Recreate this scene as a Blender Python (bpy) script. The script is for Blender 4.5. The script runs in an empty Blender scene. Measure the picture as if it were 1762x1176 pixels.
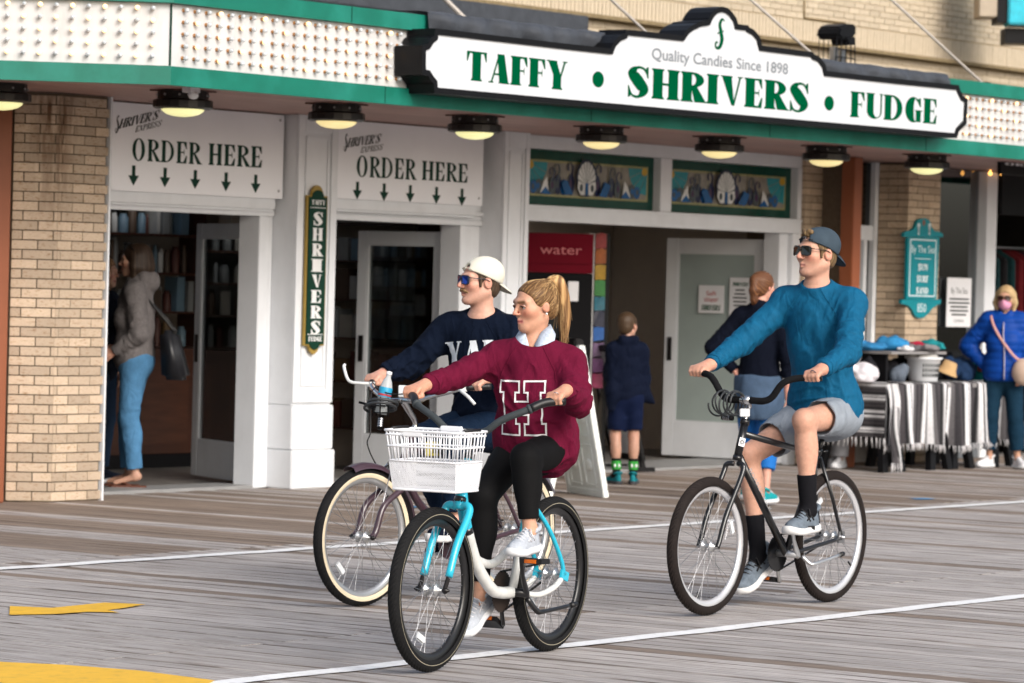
import bpy, bmesh, math, random
import numpy as np
from mathutils import Vector, Matrix
from mathutils.bvhtree import BVHTree
random.seed(7); RS = np.random.RandomState(5)
SC = bpy.context.scene; COL = SC.collection
PI = math.pi

# ------------------------------------------------------------------ camera
FPX = 6000.0; RHO = math.radians(1.5); CAMZ = 1.62
_phi = math.atan2(4720.0, FPX); _th = math.atan2(100.0, FPX)
FWD0 = np.array([math.cos(_phi), math.sin(_phi), 0.]); RIGHT = np.array([math.sin(_phi), -math.cos(_phi), 0.])
FWD = FWD0*math.cos(_th) + np.array([0, 0, -math.sin(_th)]); UPV = np.cross(RIGHT, FWD)
CAMP = np.array([0., 0., CAMZ])
cx_ = RIGHT*math.cos(RHO) + UPV*math.sin(RHO)*1.0
cy_ = -RIGHT*math.sin(RHO) + UPV*math.cos(RHO)
cam_d = bpy.data.cameras.new('camera'); cam = bpy.data.objects.new('camera', cam_d); COL.objects.link(cam)
# picture content is turned clockwise: pixel-right = RIGHT cos + (-UP)(-sin) ...
_pr = RIGHT*math.cos(RHO) + UPV*math.sin(RHO)
_pu = -RIGHT*math.sin(RHO) + UPV*math.cos(RHO)
mw = Matrix(((_pr[0], _pu[0], -FWD[0], 0), (_pr[1], _pu[1], -FWD[1], 0), (_pr[2], _pu[2], -FWD[2], CAMZ), (0, 0, 0, 1)))
cam.matrix_world = mw
cam_d.sensor_width = 36; cam_d.lens = 36*FPX/1762.0; cam_d.clip_start = .5; cam_d.clip_end = 400
cam_d.dof.use_dof = True; cam_d.dof.focus_distance = 15.4; cam_d.dof.aperture_fstop = 5.6
SC.camera = cam

# ------------------------------------------------------------------ sky, sun, exposure
SUN_EL, SUN_AZ = math.radians(31), math.radians(-108)      # direction towards the sun, azimuth from +X
W = bpy.data.worlds.new('World'); SC.world = W; W.use_nodes = True
nt = W.node_tree; nt.nodes.clear()
o_ = nt.nodes.new('ShaderNodeOutputWorld'); b_ = nt.nodes.new('ShaderNodeBackground')
s_ = nt.nodes.new('ShaderNodeTexSky'); s_.sky_type = 'NISHITA'; s_.sun_disc = False
s_.sun_elevation = SUN_EL; s_.sun_rotation = PI/2 - SUN_AZ; s_.air_density = 1.0; s_.dust_density = 4.0; s_.ozone_density = 1.0
hs_ = nt.nodes.new('ShaderNodeHueSaturation'); hs_.inputs['Saturation'].default_value = .68
nt.links.new(s_.outputs[0], hs_.inputs['Color']); nt.links.new(hs_.outputs[0], b_.inputs[0])
b_.inputs[1].default_value = .15; nt.links.new(b_.outputs[0], o_.inputs[0])
sl = bpy.data.lights.new('sun', 'SUN'); sl.energy = 1.6; sl.angle = math.radians(26); sl.color = (1, .985, .965)
so = bpy.data.objects.new('sun', sl); COL.objects.link(so)
sd = Vector((math.cos(SUN_EL)*math.cos(SUN_AZ), math.cos(SUN_EL)*math.sin(SUN_AZ), math.sin(SUN_EL)))
so.rotation_euler = sd.to_track_quat('Z', 'Y').to_euler()
SC.view_settings.view_transform = 'Standard'; SC.view_settings.look = 'None'
SC.view_settings.exposure = 0.45; SC.view_settings.gamma = 1.0; SC.view_settings.use_curve_mapping = False
SC.cycles.max_bounces = 8; SC.cycles.transparent_max_bounces = 12; SC.cycles.sample_clamp_indirect = 6
SC.cycles.use_denoising = True

# ------------------------------------------------------------------ helpers: where a photo point falls on a plane of the place
def _ray(x, y):
    u = x-881.; v = y-588.
    a = u*math.cos(RHO)+v*math.sin(RHO); b = -u*math.sin(RHO)+v*math.cos(RHO)
    return (RIGHT*a - UPV*b + FWD*FPX)/FPX
def atY(x, y, Y):
    d = _ray(x, y); return CAMP + d*((Y-CAMP[1])/d[1])
def atX(x, y, X):
    d = _ray(x, y); return CAMP + d*((X-CAMP[0])/d[0])
def atZ(x, y, Z=0.):
    d = _ray(x, y); return CAMP + d*((Z-CAMP[2])/d[2])
def XZ(x, y, Y):
    p = atY(x, y, Y); return float(p[0]), float(p[2])

# ------------------------------------------------------------------ helpers: objects
def tag(o, label=None, cat=None, group=None, kind=None):
    if label: o['label'] = label
    if cat: o['category'] = cat
    if group: o['group'] = group
    if kind: o['kind'] = kind
    return o
def empty(name, loc=(0, 0, 0), label=None, cat=None, group=None):
    o = bpy.data.objects.new(name, None); COL.objects.link(o); o.location = loc; o.empty_display_size = .1
    return tag(o, label, cat, group)
def link(name, me, parent=None, mat=None, loc=None):
    o = bpy.data.objects.new(name, me); COL.objects.link(o)
    if mat is not None:
        if not isinstance(mat, (list, tuple)): mat = [mat]
        if len(me.materials) == 0:
            for m in mat: me.materials.append(m)
    if parent is not None: o.parent = parent
    if loc is not None: o.location = loc
    return o
def piece(name, me, parent, loc, rz=0, rot=None, scale=None):
    o = bpy.data.objects.new(name, me); COL.objects.link(o); o.parent = parent; o.location = loc
    if rot: o.rotation_euler = rot
    else: o.rotation_euler = (0, 0, rz)
    if scale: o.scale = scale
    return o
def V(p): return np.array(p, float)
def unit(v):
    v = np.array(v, float); return v/ (np.linalg.norm(v)+1e-12)
def perp(d):
    d = unit(d); a = np.array([0, 0, 1.]) if abs(d[2]) < .9 else np.array([1., 0, 0])
    u = unit(np.cross(d, a)); return u, np.cross(d, u)
def spline(pts, n=8):
    P = [V(p) for p in pts]
    if len(P) < 3: return P
    P = [2*P[0]-P[1]] + P + [2*P[-1]-P[-2]]
    out = []
    for i in range(1, len(P)-2):
        p0, p1, p2, p3 = P[i-1:i+3]
        for k in range(n):
            t = k/n
            out.append(.5*((2*p1)+(-p0+p2)*t+(2*p0-5*p1+4*p2-p3)*t*t+(-p0+3*p1-3*p2+p3)*t**3))
    out.append(P[-2]); return out

class MB:
    """gathers boxes, tubes, lathes and polygons, then links them as one mesh object"""
    def __init__(s): s.v = []; s.f = []; s.m = []; s.cur = 0; s.sm = []; s.smooth = False
    def add(s, vs, fs, smooth=None):
        o = len(s.v); s.v += [tuple(map(float, p)) for p in vs]
        for f in fs: s.f.append([i+o for i in f]); s.m.append(s.cur); s.sm.append(s.smooth if smooth is None else smooth)
        return s
    def box(s, a, b):
        x0, y0, z0 = a; x1, y1, z1 = b
        return s.add([(x0,y0,z0),(x1,y0,z0),(x1,y1,z0),(x0,y1,z0),(x0,y0,z1),(x1,y0,z1),(x1,y1,z1),(x0,y1,z1)],
                     [(0,3,2,1),(4,5,6,7),(0,1,5,4),(1,2,6,5),(2,3,7,6),(3,0,4,7)])
    def obox(s, c, ex, ey, ez):
        c, ex, ey, ez = V(c), V(ex), V(ey), V(ez)
        vs = [c+sx*ex+sy*ey+sz*ez for sz in (-1,1) for sx, sy in ((-1,-1),(1,-1),(1,1),(-1,1))]
        return s.add(vs, [(0,3,2,1),(4,5,6,7),(0,1,5,4),(1,2,6,5),(2,3,7,6),(3,0,4,7)])
    def tube(s, pts, r, n=8, cap=True, closed=False, smooth=True, flat=1.0, up=None):
        P = [V(p) for p in pts]; N = len(P)
        R = list(r) if hasattr(r, '__len__') else [r]*N
        vs = []; u = None
        for i in range(N):
            if closed: d = P[(i+1) % N]-P[i-1]
            else: d = P[min(i+1, N-1)]-P[max(i-1, 0)]
            d = unit(d)
            if u is None:
                if up is not None:
                    w = unit(np.cross(d, V(up))); u = np.cross(w, d)
                else: u, w = perp(d)
            else:
                u = unit(u - d*np.dot(u, d))
            w = np.cross(d, u)
            for k in range(n):
                a = 2*PI*k/n; vs.append(P[i]+R[i]*(math.cos(a)*u*flat+math.sin(a)*w))
        fs = []
        for i in range(N if closed else N-1):
            j = (i+1) % N
            for k in range(n): fs.append((i*n+k, i*n+(k+1) % n, j*n+(k+1) % n, j*n+k))
        if cap and not closed: fs.append(tuple(reversed(range(n)))); fs.append(tuple(range((N-1)*n, N*n)))
        return s.add(vs, fs, smooth)
    def lathe(s, prof, c=(0,0,0), axis=(0,0,1), n=24, closed=False, smooth=True, cap=False):
        axis = unit(axis); u, w = perp(axis); c = V(c); vs = []
        for r, h in prof:
            for k in range(n):
                a = 2*PI*k/n; vs.append(c+axis*h+r*(math.cos(a)*u+math.sin(a)*w))
        fs = []; m = len(prof)
        for i in range(m if closed else m-1):
            j = (i+1) % m
            for k in range(n): fs.append((i*n+k, i*n+(k+1) % n, j*n+(k+1) % n, j*n+k))
        if cap: fs.append(tuple(reversed(range(n)))); fs.append(tuple(range((m-1)*n, m*n)))
        return s.add(vs, fs, smooth)
    def sphere(s, c, r, n=12, m=8):
        r = V(r) if hasattr(r, '__len__') else V((r,r,r)); vs = []; c = V(c)
        for i in range(m+1):
            t = PI*i/m
            for k in range(n):
                a = 2*PI*k/n; vs.append(c+r*V((math.sin(t)*math.cos(a), math.sin(t)*math.sin(a), math.cos(t))))
        fs = [(i*n+k, (i+1)*n+k, (i+1)*n+(k+1) % n, i*n+(k+1) % n) for i in range(m) for k in range(n)]
        return s.add(vs, fs, True)
    def poly(s, pts): return s.add(pts, [tuple(range(len(pts)))], False)
    def prism(s, pts, off):
        """polygon pts (3d loop) pushed by off"""
        n = len(pts); off = V(off); vs = [V(p) for p in pts]+[V(p)+off for p in pts]
        fs = [tuple(reversed(range(n))), tuple(range(n, 2*n))]+[(i, (i+1) % n, n+(i+1) % n, n+i) for i in range(n)]
        return s.add(vs, fs, False)
    def mesh(s, name, mats=None):
        me = bpy.data.meshes.new(name); me.from_pydata(s.v, [], s.f)
        if mats is not None:
            for m in (mats if isinstance(mats, (list, tuple)) else [mats]): me.materials.append(m)
        me.polygons.foreach_set('material_index', s.m); me.polygons.foreach_set('use_smooth', s.sm); me.update()
        return me
    def build(s, name, mats, parent=None, loc=None, bevel=0, seg=2, fix=False):
        me = s.mesh(name, mats)
        if bevel or fix:
            bm = bmesh.new(); bm.from_mesh(me)
            if fix: bmesh.ops.recalc_face_normals(bm, faces=bm.faces)
            if bevel:
                es = [e for e in bm.edges if len(e.link_faces) == 2 and e.calc_face_angle(0) > .6]
                bmesh.ops.bevel(bm, geom=es, offset=bevel, segments=seg, affect='EDGES', clamp_overlap=True)
            bm.to_mesh(me); bm.free()
        return link(name, me, parent, None, loc)

# ------------------------------------------------------------------ materials
def _n(nt, t, **k):
    n = nt.nodes.new(t)
    for a, b in k.items(): setattr(n, a, b)
    return n
_mats = {}
def mat(name, col, rough=.55, metal=0., var=.12, scale=6., stretch=(1,1,1), bump=0., bscale=80., bstretch=None, rand=0., spec=.5,
        emit=None, estr=0., trans=0., ior=1.45, alpha=1., attr=False, col2=None, mixscale=3., mixpos=(.45,.62), coat=0., det=4, dirt=0., crease=0., cscale=11.):
    if name in _mats: return _mats[name]
    m = bpy.data.materials.new(name); m.use_nodes = True; nt = m.node_tree; L = nt.links
    bs = nt.nodes['Principled BSDF']
    tc = _n(nt, 'ShaderNodeTexCoord')
    def noise(sc, st, det=4, rgh=.6):
        mp = _n(nt, 'ShaderNodeMapping'); mp.inputs['Scale'].default_value = st; L.new(tc.outputs['Object'], mp.inputs[0])
        n = _n(nt, 'ShaderNodeTexNoise'); n.inputs['Scale'].default_value = sc; n.inputs['Detail'].default_value = det; n.inputs['Roughness'].default_value = rgh
        if rand or True:
            oi = _n(nt, 'ShaderNodeObjectInfo'); ad = _n(nt, 'ShaderNodeVectorMath', operation='ADD'); ml = _n(nt, 'ShaderNodeVectorMath', operation='SCALE')
            cv = _n(nt, 'ShaderNodeCombineXYZ'); L.new(oi.outputs['Random'], cv.inputs[0]); L.new(oi.outputs['Random'], cv.inputs[1]); ml.inputs['Scale'].default_value = 37.
            L.new(cv.outputs[0], ml.inputs[0]); L.new(mp.outputs[0], ad.inputs[0]); L.new(ml.outputs[0], ad.inputs[1]); L.new(ad.outputs[0], n.inputs['Vector'])
        return n
    c4 = (*col, 1)
    if attr:
        at = _n(nt, 'ShaderNodeAttribute', attribute_name='Col'); base = at.outputs['Color']
    else:
        rg = _n(nt, 'ShaderNodeRGB'); rg.outputs[0].default_value = c4; base = rg.outputs[0]
    if col2 is not None:
        n2 = noise(mixscale, stretch); rp = _n(nt, 'ShaderNodeValToRGB'); rp.color_ramp.elements[0].position = mixpos[0]; rp.color_ramp.elements[1].position = mixpos[1]
        L.new(n2.outputs['Fac'], rp.inputs[0]); mx = _n(nt, 'ShaderNodeMixRGB'); L.new(rp.outputs[0], mx.inputs[0]); L.new(base, mx.inputs[1]); mx.inputs[2].default_value = (*col2, 1); base = mx.outputs[0]
    if var or rand:
        n1 = noise(scale, stretch, det)
        mr = _n(nt, 'ShaderNodeMapRange'); mr.inputs[1].default_value = .25; mr.inputs[2].default_value = .75; mr.inputs[3].default_value = 1-var; mr.inputs[4].default_value = 1+var; mr.clamp = False
        L.new(n1.outputs['Fac'], mr.inputs[0]); f = mr.outputs[0]
        if rand:
            oi = _n(nt, 'ShaderNodeObjectInfo'); r2 = _n(nt, 'ShaderNodeMapRange'); r2.inputs[3].default_value = 1-rand; r2.inputs[4].default_value = 1+rand
            L.new(oi.outputs['Random'], r2.inputs[0]); mm = _n(nt, 'ShaderNodeMath', operation='MULTIPLY'); L.new(f, mm.inputs[0]); L.new(r2.outputs[0], mm.inputs[1]); f = mm.outputs[0]
        sc_ = _n(nt, 'ShaderNodeVectorMath', operation='SCALE'); L.new(base, sc_.inputs[0]); L.new(f, sc_.inputs['Scale']); base = sc_.outputs[0]
    if dirt:
        n3 = noise(mixscale*.7, (1,1,.35), 6, .7); rp = _n(nt, 'ShaderNodeValToRGB'); rp.color_ramp.elements[0].position = .5; rp.color_ramp.elements[1].position = .75
        rp.color_ramp.elements[1].color = (dirt, dirt, dirt, 1)
        L.new(n3.outputs['Fac'], rp.inputs[0]); mx = _n(nt, 'ShaderNodeMixRGB'); L.new(rp.outputs[0], mx.inputs[0]); L.new(base, mx.inputs[1]); mx.inputs[2].default_value = (.12, .09, .06, 1); base = mx.outputs[0]
    L.new(base, bs.inputs['Base Color'])
    bs.inputs['Roughness'].default_value = rough; bs.inputs['Metallic'].default_value = metal
    bs.inputs['Specular IOR Level'].default_value = spec; bs.inputs['IOR'].default_value = ior
    bs.inputs['Transmission Weight'].default_value = trans; bs.inputs['Alpha'].default_value = alpha; bs.inputs['Coat Weight'].default_value = coat
    if emit: bs.inputs['Emission Color'].default_value = (*emit, 1); bs.inputs['Emission Strength'].default_value = estr
    if bump:
        nb = noise(bscale, bstretch or (1,1,1), 5); bp = _n(nt, 'ShaderNodeBump'); bp.inputs['Strength'].default_value = 1.; bp.inputs['Distance'].default_value = bump
        L.new(nb.outputs['Fac'], bp.inputs['Height']); L.new(bp.outputs[0], bs.inputs['Normal'])
        if crease:
            nc = noise(cscale, (1,1,.55), 3, .5); sb_ = _n(nt, 'ShaderNodeMath', operation='SUBTRACT'); sb_.inputs[1].default_value = .5; L.new(nc.outputs['Fac'], sb_.inputs[0]); ab_ = _n(nt, 'ShaderNodeMath', operation='ABSOLUTE'); L.new(sb_.outputs[0], ab_.inputs[0])
            nc.inputs['Distortion'].default_value = .8
            b2 = _n(nt, 'ShaderNodeBump'); b2.invert = True; b2.inputs['Strength'].default_value = 1.; b2.inputs['Distance'].default_value = crease; L.new(ab_.outputs[0], b2.inputs['Height']); L.new(b2.outputs[0], bp.inputs['Normal'])
    _mats[name] = m; return m

def glass_mat(name, tint=(.9,.95,.95), refl=.25, clear=.6, rough=.02):
    """a pane: partly see-through, partly mirror-like"""
    if name in _mats: return _mats[name]
    m = bpy.data.materials.new(name); m.use_nodes = True; nt = m.node_tree; nt.nodes.clear(); L = nt.links
    o = _n(nt, 'ShaderNodeOutputMaterial'); tr = _n(nt, 'ShaderNodeBsdfTransparent'); tr.inputs[0].default_value = (*[clear*t for t in tint], 1)
    gl = _n(nt, 'ShaderNodeBsdfGlossy'); gl.inputs['Roughness'].default_value = rough; gl.inputs[0].default_value = (.9,.93,.95,1)
    fr = _n(nt, 'ShaderNodeFresnel'); fr.inputs[0].default_value = 1.5
    ad = _n(nt, 'ShaderNodeMath', operation='ADD'); ad.inputs[1].default_value = refl*.5; L.new(fr.outputs[0], ad.inputs[0])
    mx = _n(nt, 'ShaderNodeMixShader'); L.new(ad.outputs[0], mx.inputs[0]); L.new(tr.outputs[0], mx.inputs[1]); L.new(gl.outputs[0], mx.inputs[2]); L.new(mx.outputs[0], o.inputs[0])
    _mats[name] = m; return m

# ------------------------------------------------------------------ lettering: heavy serif capitals built from polygons
def _ring(cx, cy, rx, ry, irx, iry, a0, a1, n=18, icx=None):
    icx = cx if icx is None else icx; out = []
    for k in range(n):
        q = []
        for a in (a0+(a1-a0)*k/n, a0+(a1-a0)*(k+1)/n):
            q.append(((cx+rx*math.cos(a), cy+ry*math.sin(a)), (icx+irx*math.cos(a), cy+iry*math.sin(a))))
        out.append([q[0][0], q[1][0], q[1][1], q[0][1]])
    return out
def _stroke(pts, ws, n=6):
    P = spline([(x, y, 0) for x, y in pts], n); N = len(P); out = []; pr = None
    w = np.interp(np.linspace(0, 1, N), np.linspace(0, 1, len(ws)), ws)
    for i in range(N):
        d = unit(P[min(i+1, N-1)]-P[max(i-1, 0)]); nn = V((-d[1], d[0], 0))*w[i]/2
        a, b = P[i]+nn, P[i]-nn
        if pr is not None: out.append([pr[0][:2], pr[1][:2], b[:2], a[:2]])
        pr = (a, b)
    return [[tuple(p) for p in q] for q in out]
def glyph(ch, S=.24, t=.07, sf=.05):
    h = .045
    def stem(x, S=S, y0=0, y1=1): return [(x-sf,y0),(x+S+sf,y0),(x+S+sf,y0+h),(x+S,y0+h*2),(x+S,y1-h*2),(x+S+sf,y1-h),(x+S+sf,y1),(x-sf,y1),(x-sf,y1-h),(x,y1-h*2),(x,y0+h*2),(x-sf,y0+h)]
    def base(x, w): return [(x-w/2-sf, 0), (x+w/2+sf, 0), (x+w/2+sf, h), (x-w/2-sf, h)]
    def topb(x, w): return [(x-w/2-sf, 1-h), (x+w/2+sf, 1-h), (x+w/2+sf, 1), (x-w/2-sf, 1)]
    if ch == 'I': return [stem(0)], S
    if ch == 'H': return [stem(0), stem(S+.2), [(S,.46),(S+.2,.46),(S+.2,.54),(S,.54)]], 2*S+.2
    if ch == 'N': return [stem(0, t), stem(S+.28, t), [(0,1),(S*1.1,1),(S+.28+t,0),(S+.28,0)]], S+.28+t
    if ch == 'T':
        W = S+.44; c = W/2
        return [stem(c-S/2), [(0,.93),(W,.93),(W,1),(0,1)], [(0,1),(0,.66),(.035,.66),(.12,.93)], [(W,1),(W-.12,.93),(W-.035,.66),(W,.66)]], W
    if ch == 'L':
        W = S+.28; return [stem(0), [(S,0),(W,0),(W,.07),(S,.07)], [(W,0),(W+.02,.36),(W-.03,.36),(W-.14,.06)]], W
    if ch in 'FE':
        W = S+.27
        g = [stem(0), [(S,.93),(W,.93),(W,1),(S,1)], [(W,1),(W-.14,.93),(W-.02,.66),(W+.02,.66)], [(S,.48),(W-.1,.48),(W-.1,.54),(S,.54)], [(W-.1,.68),(W-.14,.54),(W-.14,.48),(W-.1,.34)]]
        if ch == 'E': g += [[(S,0),(W,0),(W,.07),(S,.07)], [(W,0),(W+.03,.36),(W-.02,.36),(W-.14,.07)]]
        return g, W
    if ch in 'RPD':
        g = [stem(0)]; rw = .2 if ch != 'D' else .26
        if ch == 'D': g += _ring(S, .5, rw+S*.85, .5, rw+.0, .5-t, -PI/2, PI/2); return g, S+rw+S*.85
        g += _ring(S, .745, rw+S*.7, .255, rw*.75, .255-t, -PI/2, PI/2)
        W = S+rw+S*.7
        if ch == 'R': g += [[(S*.9,.52),(S*1.55,.52),(W+.1,0),(W+.1-S*1.25,0)], [(W-.05,0),(W+.13,0),(W+.13,h),(W-.05,h)]]
        return g, W
    if ch == 'U':
        W = S+.3+t; g = [stem(0, S, .25, 1), stem(W-t, t, .25, 1)]
        g[0] = [(0,.3),(S,.3),(S,1-h),(S+sf,1-h),(S+sf,1),(-sf,1),(-sf,1-h),(0,1-h)]; g[1] = [(W-t,.3),(W,.3),(W,1-h),(W+sf,1-h),(W+sf,1),(W-t-sf,1),(W-t-sf,1-h),(W-t,1-h)]
        g += _ring(W/2, .3, W/2, .3, (W-S-t)/2, .3-t, PI, 2*PI, 18, S+(W-S-t)/2); return g, W
    if ch == 'O':
        W = S*2+.26; return _ring(W/2, .5, W/2, .52, W/2-S*.95, .52-t, 0, 2*PI, 36), W
    if ch in 'GC':
        W = S*1.1+.42; g = _ring(W/2, .5, W/2, .51, W/2-S, .51-t, PI*.28, PI*1.72, 28, W/2+S*.3)
        g += [[(W-.1,.98),(W-.04,.98),(W-.02,.62),(W-.07,.62),(W-.2,.85)]]
        if ch == 'G': g += [[(W-S*.85,.02),(W-.02,.02),(W-.02,.45),(W+sf,.45),(W+sf,.45+h),(W-S*.85-sf,.45+h),(W-S*.85-sf,.45),(W-S*.85,.45)]]
        else: g += [[(W-.08,.3),(W-.02,.3),(W-.05,.05),(W-.16,.1)]]
        return g, W
    if ch == 'A':
        W = S+.42; x = W*.44
        return [[(.04,0),(.04+t,0),(x+.06,.96),(x-.0,.96)], [(x-.04,1),(x+S*.72,1),(W,0),(W-S*1.1,0)], [(.16,.27),(W-S*.8,.27),(W-S*.8,.34),(.18,.34)], base(.06, t*1.4), base(W-S*.55, S)], W
    if ch == 'V':
        W = S+.42; x = W*.56
        return [[(0,1),(S*1.08,1),(x+.06,.02),(x-.04,0)], [(W-t*1.4,1),(W-t*.4,1),(x+.07,.0),(x+.0,0)], topb(S*.55, S), topb(W-t, t*1.4)], W
    if ch == 'Y':
        W = S+.44; x = W/2-S/2
        return [[(0,1),(S*1.05,1),(x+S,.45),(x+S*.15,.4)], [(W-t*1.6,1),(W-t*.5,1),(x+S,.42),(x+S*.75,.38)], stem(x, S, 0, .5)[:4]+[(x+S,.48),(x,.48),(x,.1),(x-sf,h)], topb(S*.5, S), topb(W-t, t*1.4)], W
    if ch == 'X':
        W = S+.4; return [[(0,1),(S*1.1,1),(W,0),(W-S*1.1,0)], [(W-t*1.8,1),(W-t*.6,1),(t*1.4,0),(t*.3,0)], base(t, t*1.4), base(W-S*.55, S*.9), topb(S*.55, S*.9), topb(W-t, t*1.4)], W
    if ch == 'S':
        W = S*1.1+.36; g = _stroke([(W-.07,.80),(W*.72,.955),(W*.42,.96),(S*.52,.78),(W*.5,.52),(W-S*.52,.25),(W*.55,.035),(W*.26,.04),(.05,.2)], [t*.8,t*1.1,t*1.4,S*1.02,S*1.15,S*1.02,t*1.4,t*1.1,t*.8], 7)
        g += [[(W-.1,.98),(W-.02,1.03),(W-.01,.64),(W-.05,.64),(W-.13,.86)], [(.02,-.03),(.1,.02),(.14,.14),(.05,.37),(.01,.37)]]; return g, W
    if ch == "'": return [[(0,1),(.1,1),(.03,.72),(0,.72)]], .1
    if ch == '.': return _ring(.16, .47, .16, .2, 0, 0, 0, 2*PI, 20), .32
    return [], .3
def text_polys(txt, S=.24, t=.07, gap=.13, sf=.05):
    out = []; x = 0
    for ch in txt:
        g, w = glyph(ch, S, t, sf)
        out += [[(px+x, py) for px, py in p] for p in g]; x += w+gap
    return out, x-gap
def lettering(mb, txt, O, ex, ey, n, height, width=None, S=.24, t=.07, gap=.13, slant=0, sf=.05, lift=.002, stack=False):
    """flat letters on a plane: O = lower left corner, ex/ey = unit axes, n = outward normal"""
    O, ex, ey, n = V(O), V(ex), V(ey), V(n)
    P, w = text_polys(txt, S, t, gap, sf)
    kx = height if width is None else width/w
    for i, p in enumerate(P):
        off = n*(lift+(i % 9)*.00012)
        q = [O+ex*((x+slant*y)*kx)+ey*(y*height)+off for x, y in p]
        a = np.cross(q[1]-q[0], q[2]-q[0]); 
        mb.poly(q)
    return w*kx
def font_polys(txt, size=1.):
    """the built-in plain font as triangles"""
    cu = bpy.data.curves.new('t', 'FONT'); cu.body = txt; cu.size = size; cu.resolution_u = 3
    ob = bpy.data.objects.new('t', cu); COL.objects.link(ob); bpy.context.view_layer.update()
    me = ob.to_mesh(); vs = [tuple(v.co[:2]) for v in me.vertices]; fs = [tuple(p.vertices) for p in me.polygons]
    ob.to_mesh_clear(); bpy.data.objects.remove(ob); bpy.data.curves.remove(cu)
    return vs, fs
def plain_text(mb, txt, O, ex, ey, n, height, width=None, lift=.002, slant=0, centre=False, bold=0):
    vs, fs = font_polys(txt, 1.)
    if not vs: return
    xs = [v[0] for v in vs]; x0, x1 = min(xs), max(xs); ky = height/.72
    kx = ky if width is None else width/(x1-x0)
    O, ex, ey, n = V(O), V(ex), V(ey), V(n)
    sh = -(x1-x0)*kx/2 if centre else 0
    mb.add([O+ex*((x-x0+slant*y)*kx+sh)+ey*(y*ky)+n*lift for x, y in vs], fs, False)

def letter_parts(parent, m, txt, O, ex, ey, n, height, width=None, S=.24, t=.07, gap=.13, slant=0, sf=.05, lift=.002, name='letter'):
    """one mesh per letter, each a part of the sign"""
    O, ex, ey, n = V(O), V(ex), V(ey), V(n); W_ = text_polys(txt, S, t, gap, sf)[1]; kx = height if width is None else width/W_; x0 = 0
    for ch in txt:
        g, w = glyph(ch, S, t, sf); mb = MB()
        for i, p in enumerate(g): mb.poly([O+ex*((x+x0+slant*y)*kx)+ey*(y*height)+n*(lift+(i % 9)*.00012) for x, y in p])
        if g: o = mb.build(name, m, parent); o.location = -parent.location
        x0 += w+gap
def split_loose(o):
    """gives every loose piece of a small mesh an object of its own under the same parent"""
    bm = bmesh.new(); bm.from_mesh(o.data); bm.verts.index_update(); seen = set(); comps = []
    for v in bm.verts:
        if v.index in seen: continue
        st = [v]; seen.add(v.index); c = []
        while st:
            q = st.pop(); c.append(q.index)
            for e in q.link_edges:
                w = e.other_vert(q)
                if w.index not in seen: seen.add(w.index); st.append(w)
        comps.append(set(c))
    bm.free()
    if len(comps) < 2: return
    me = o.data; V0 = [tuple(v.co) for v in me.vertices]; F0 = [(tuple(p.vertices), p.material_index, p.use_smooth) for p in me.polygons]
    for k, c in enumerate(comps):
        ix = sorted(c); mp = {a: b for b, a in enumerate(ix)}; fs = [(tuple(mp[i] for i in f), mi, sm_) for f, mi, sm_ in F0 if f[0] in c]
        nm = bpy.data.meshes.new(me.name); nm.from_pydata([V0[i] for i in ix], [], [f[0] for f in fs])
        for mm in me.materials: nm.materials.append(mm)
        nm.polygons.foreach_set('material_index', [f[1] for f in fs]); nm.polygons.foreach_set('use_smooth', [f[2] for f in fs]); nm.update()
        if k == 0: o.data = nm
        else:
            q = o.copy(); q.data = nm; COL.objects.link(q)
# ================================================================== materials of the place
m_white = mat('white_paint', (.68,.70,.73), .45, var=.06, scale=3, bump=.0006, bscale=60, dirt=.10, mixscale=4)
m_whiteold = mat('white_panel', (.55,.55,.55), .4, var=.06, scale=5, dirt=.25, mixscale=9)
m_board = mat('sign_board', (.84,.85,.89), .5, var=.04, scale=2)
m_green = mat('green_metal', (.002,.135,.092), .45, var=.14, scale=3.5, col2=(.008,.17,.125), mixscale=2.5, bump=.001, bscale=9, dirt=.0)
m_dkgreen = mat('dark_green_paint', (.002,.032,.018), .6, var=.08, spec=.25)
m_letter = mat('green_letter', (.0,.070,.026), .75, var=.05, spec=.0)
m_black = mat('black_paint', (.0045,.0045,.0055), .42, var=.2, scale=9, spec=.22)
m_tarp = mat('tar_membrane', (.045,.05,.06), .5, var=.25, scale=7, bump=.012, bscale=5)
m_signface = mat('sign_face', (.57,.59,.62), .35, var=.02, scale=2)
m_grey = mat('grey_letter', (.20,.22,.24), .5)
m_brick = mat('buff_brick', (.53,.41,.29), .85, var=.13, scale=14, rand=.16, bump=.003, bscale=90, col2=(.30,.17,.08), mixscale=5, mixpos=(.55,.75))
m_bricks = mat('stained_buff_brick', (.51,.40,.295), .85, var=.15, scale=14, rand=.20, bump=.003, bscale=90, col2=(.30,.17,.08), mixscale=5, mixpos=(.55,.75))
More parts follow.
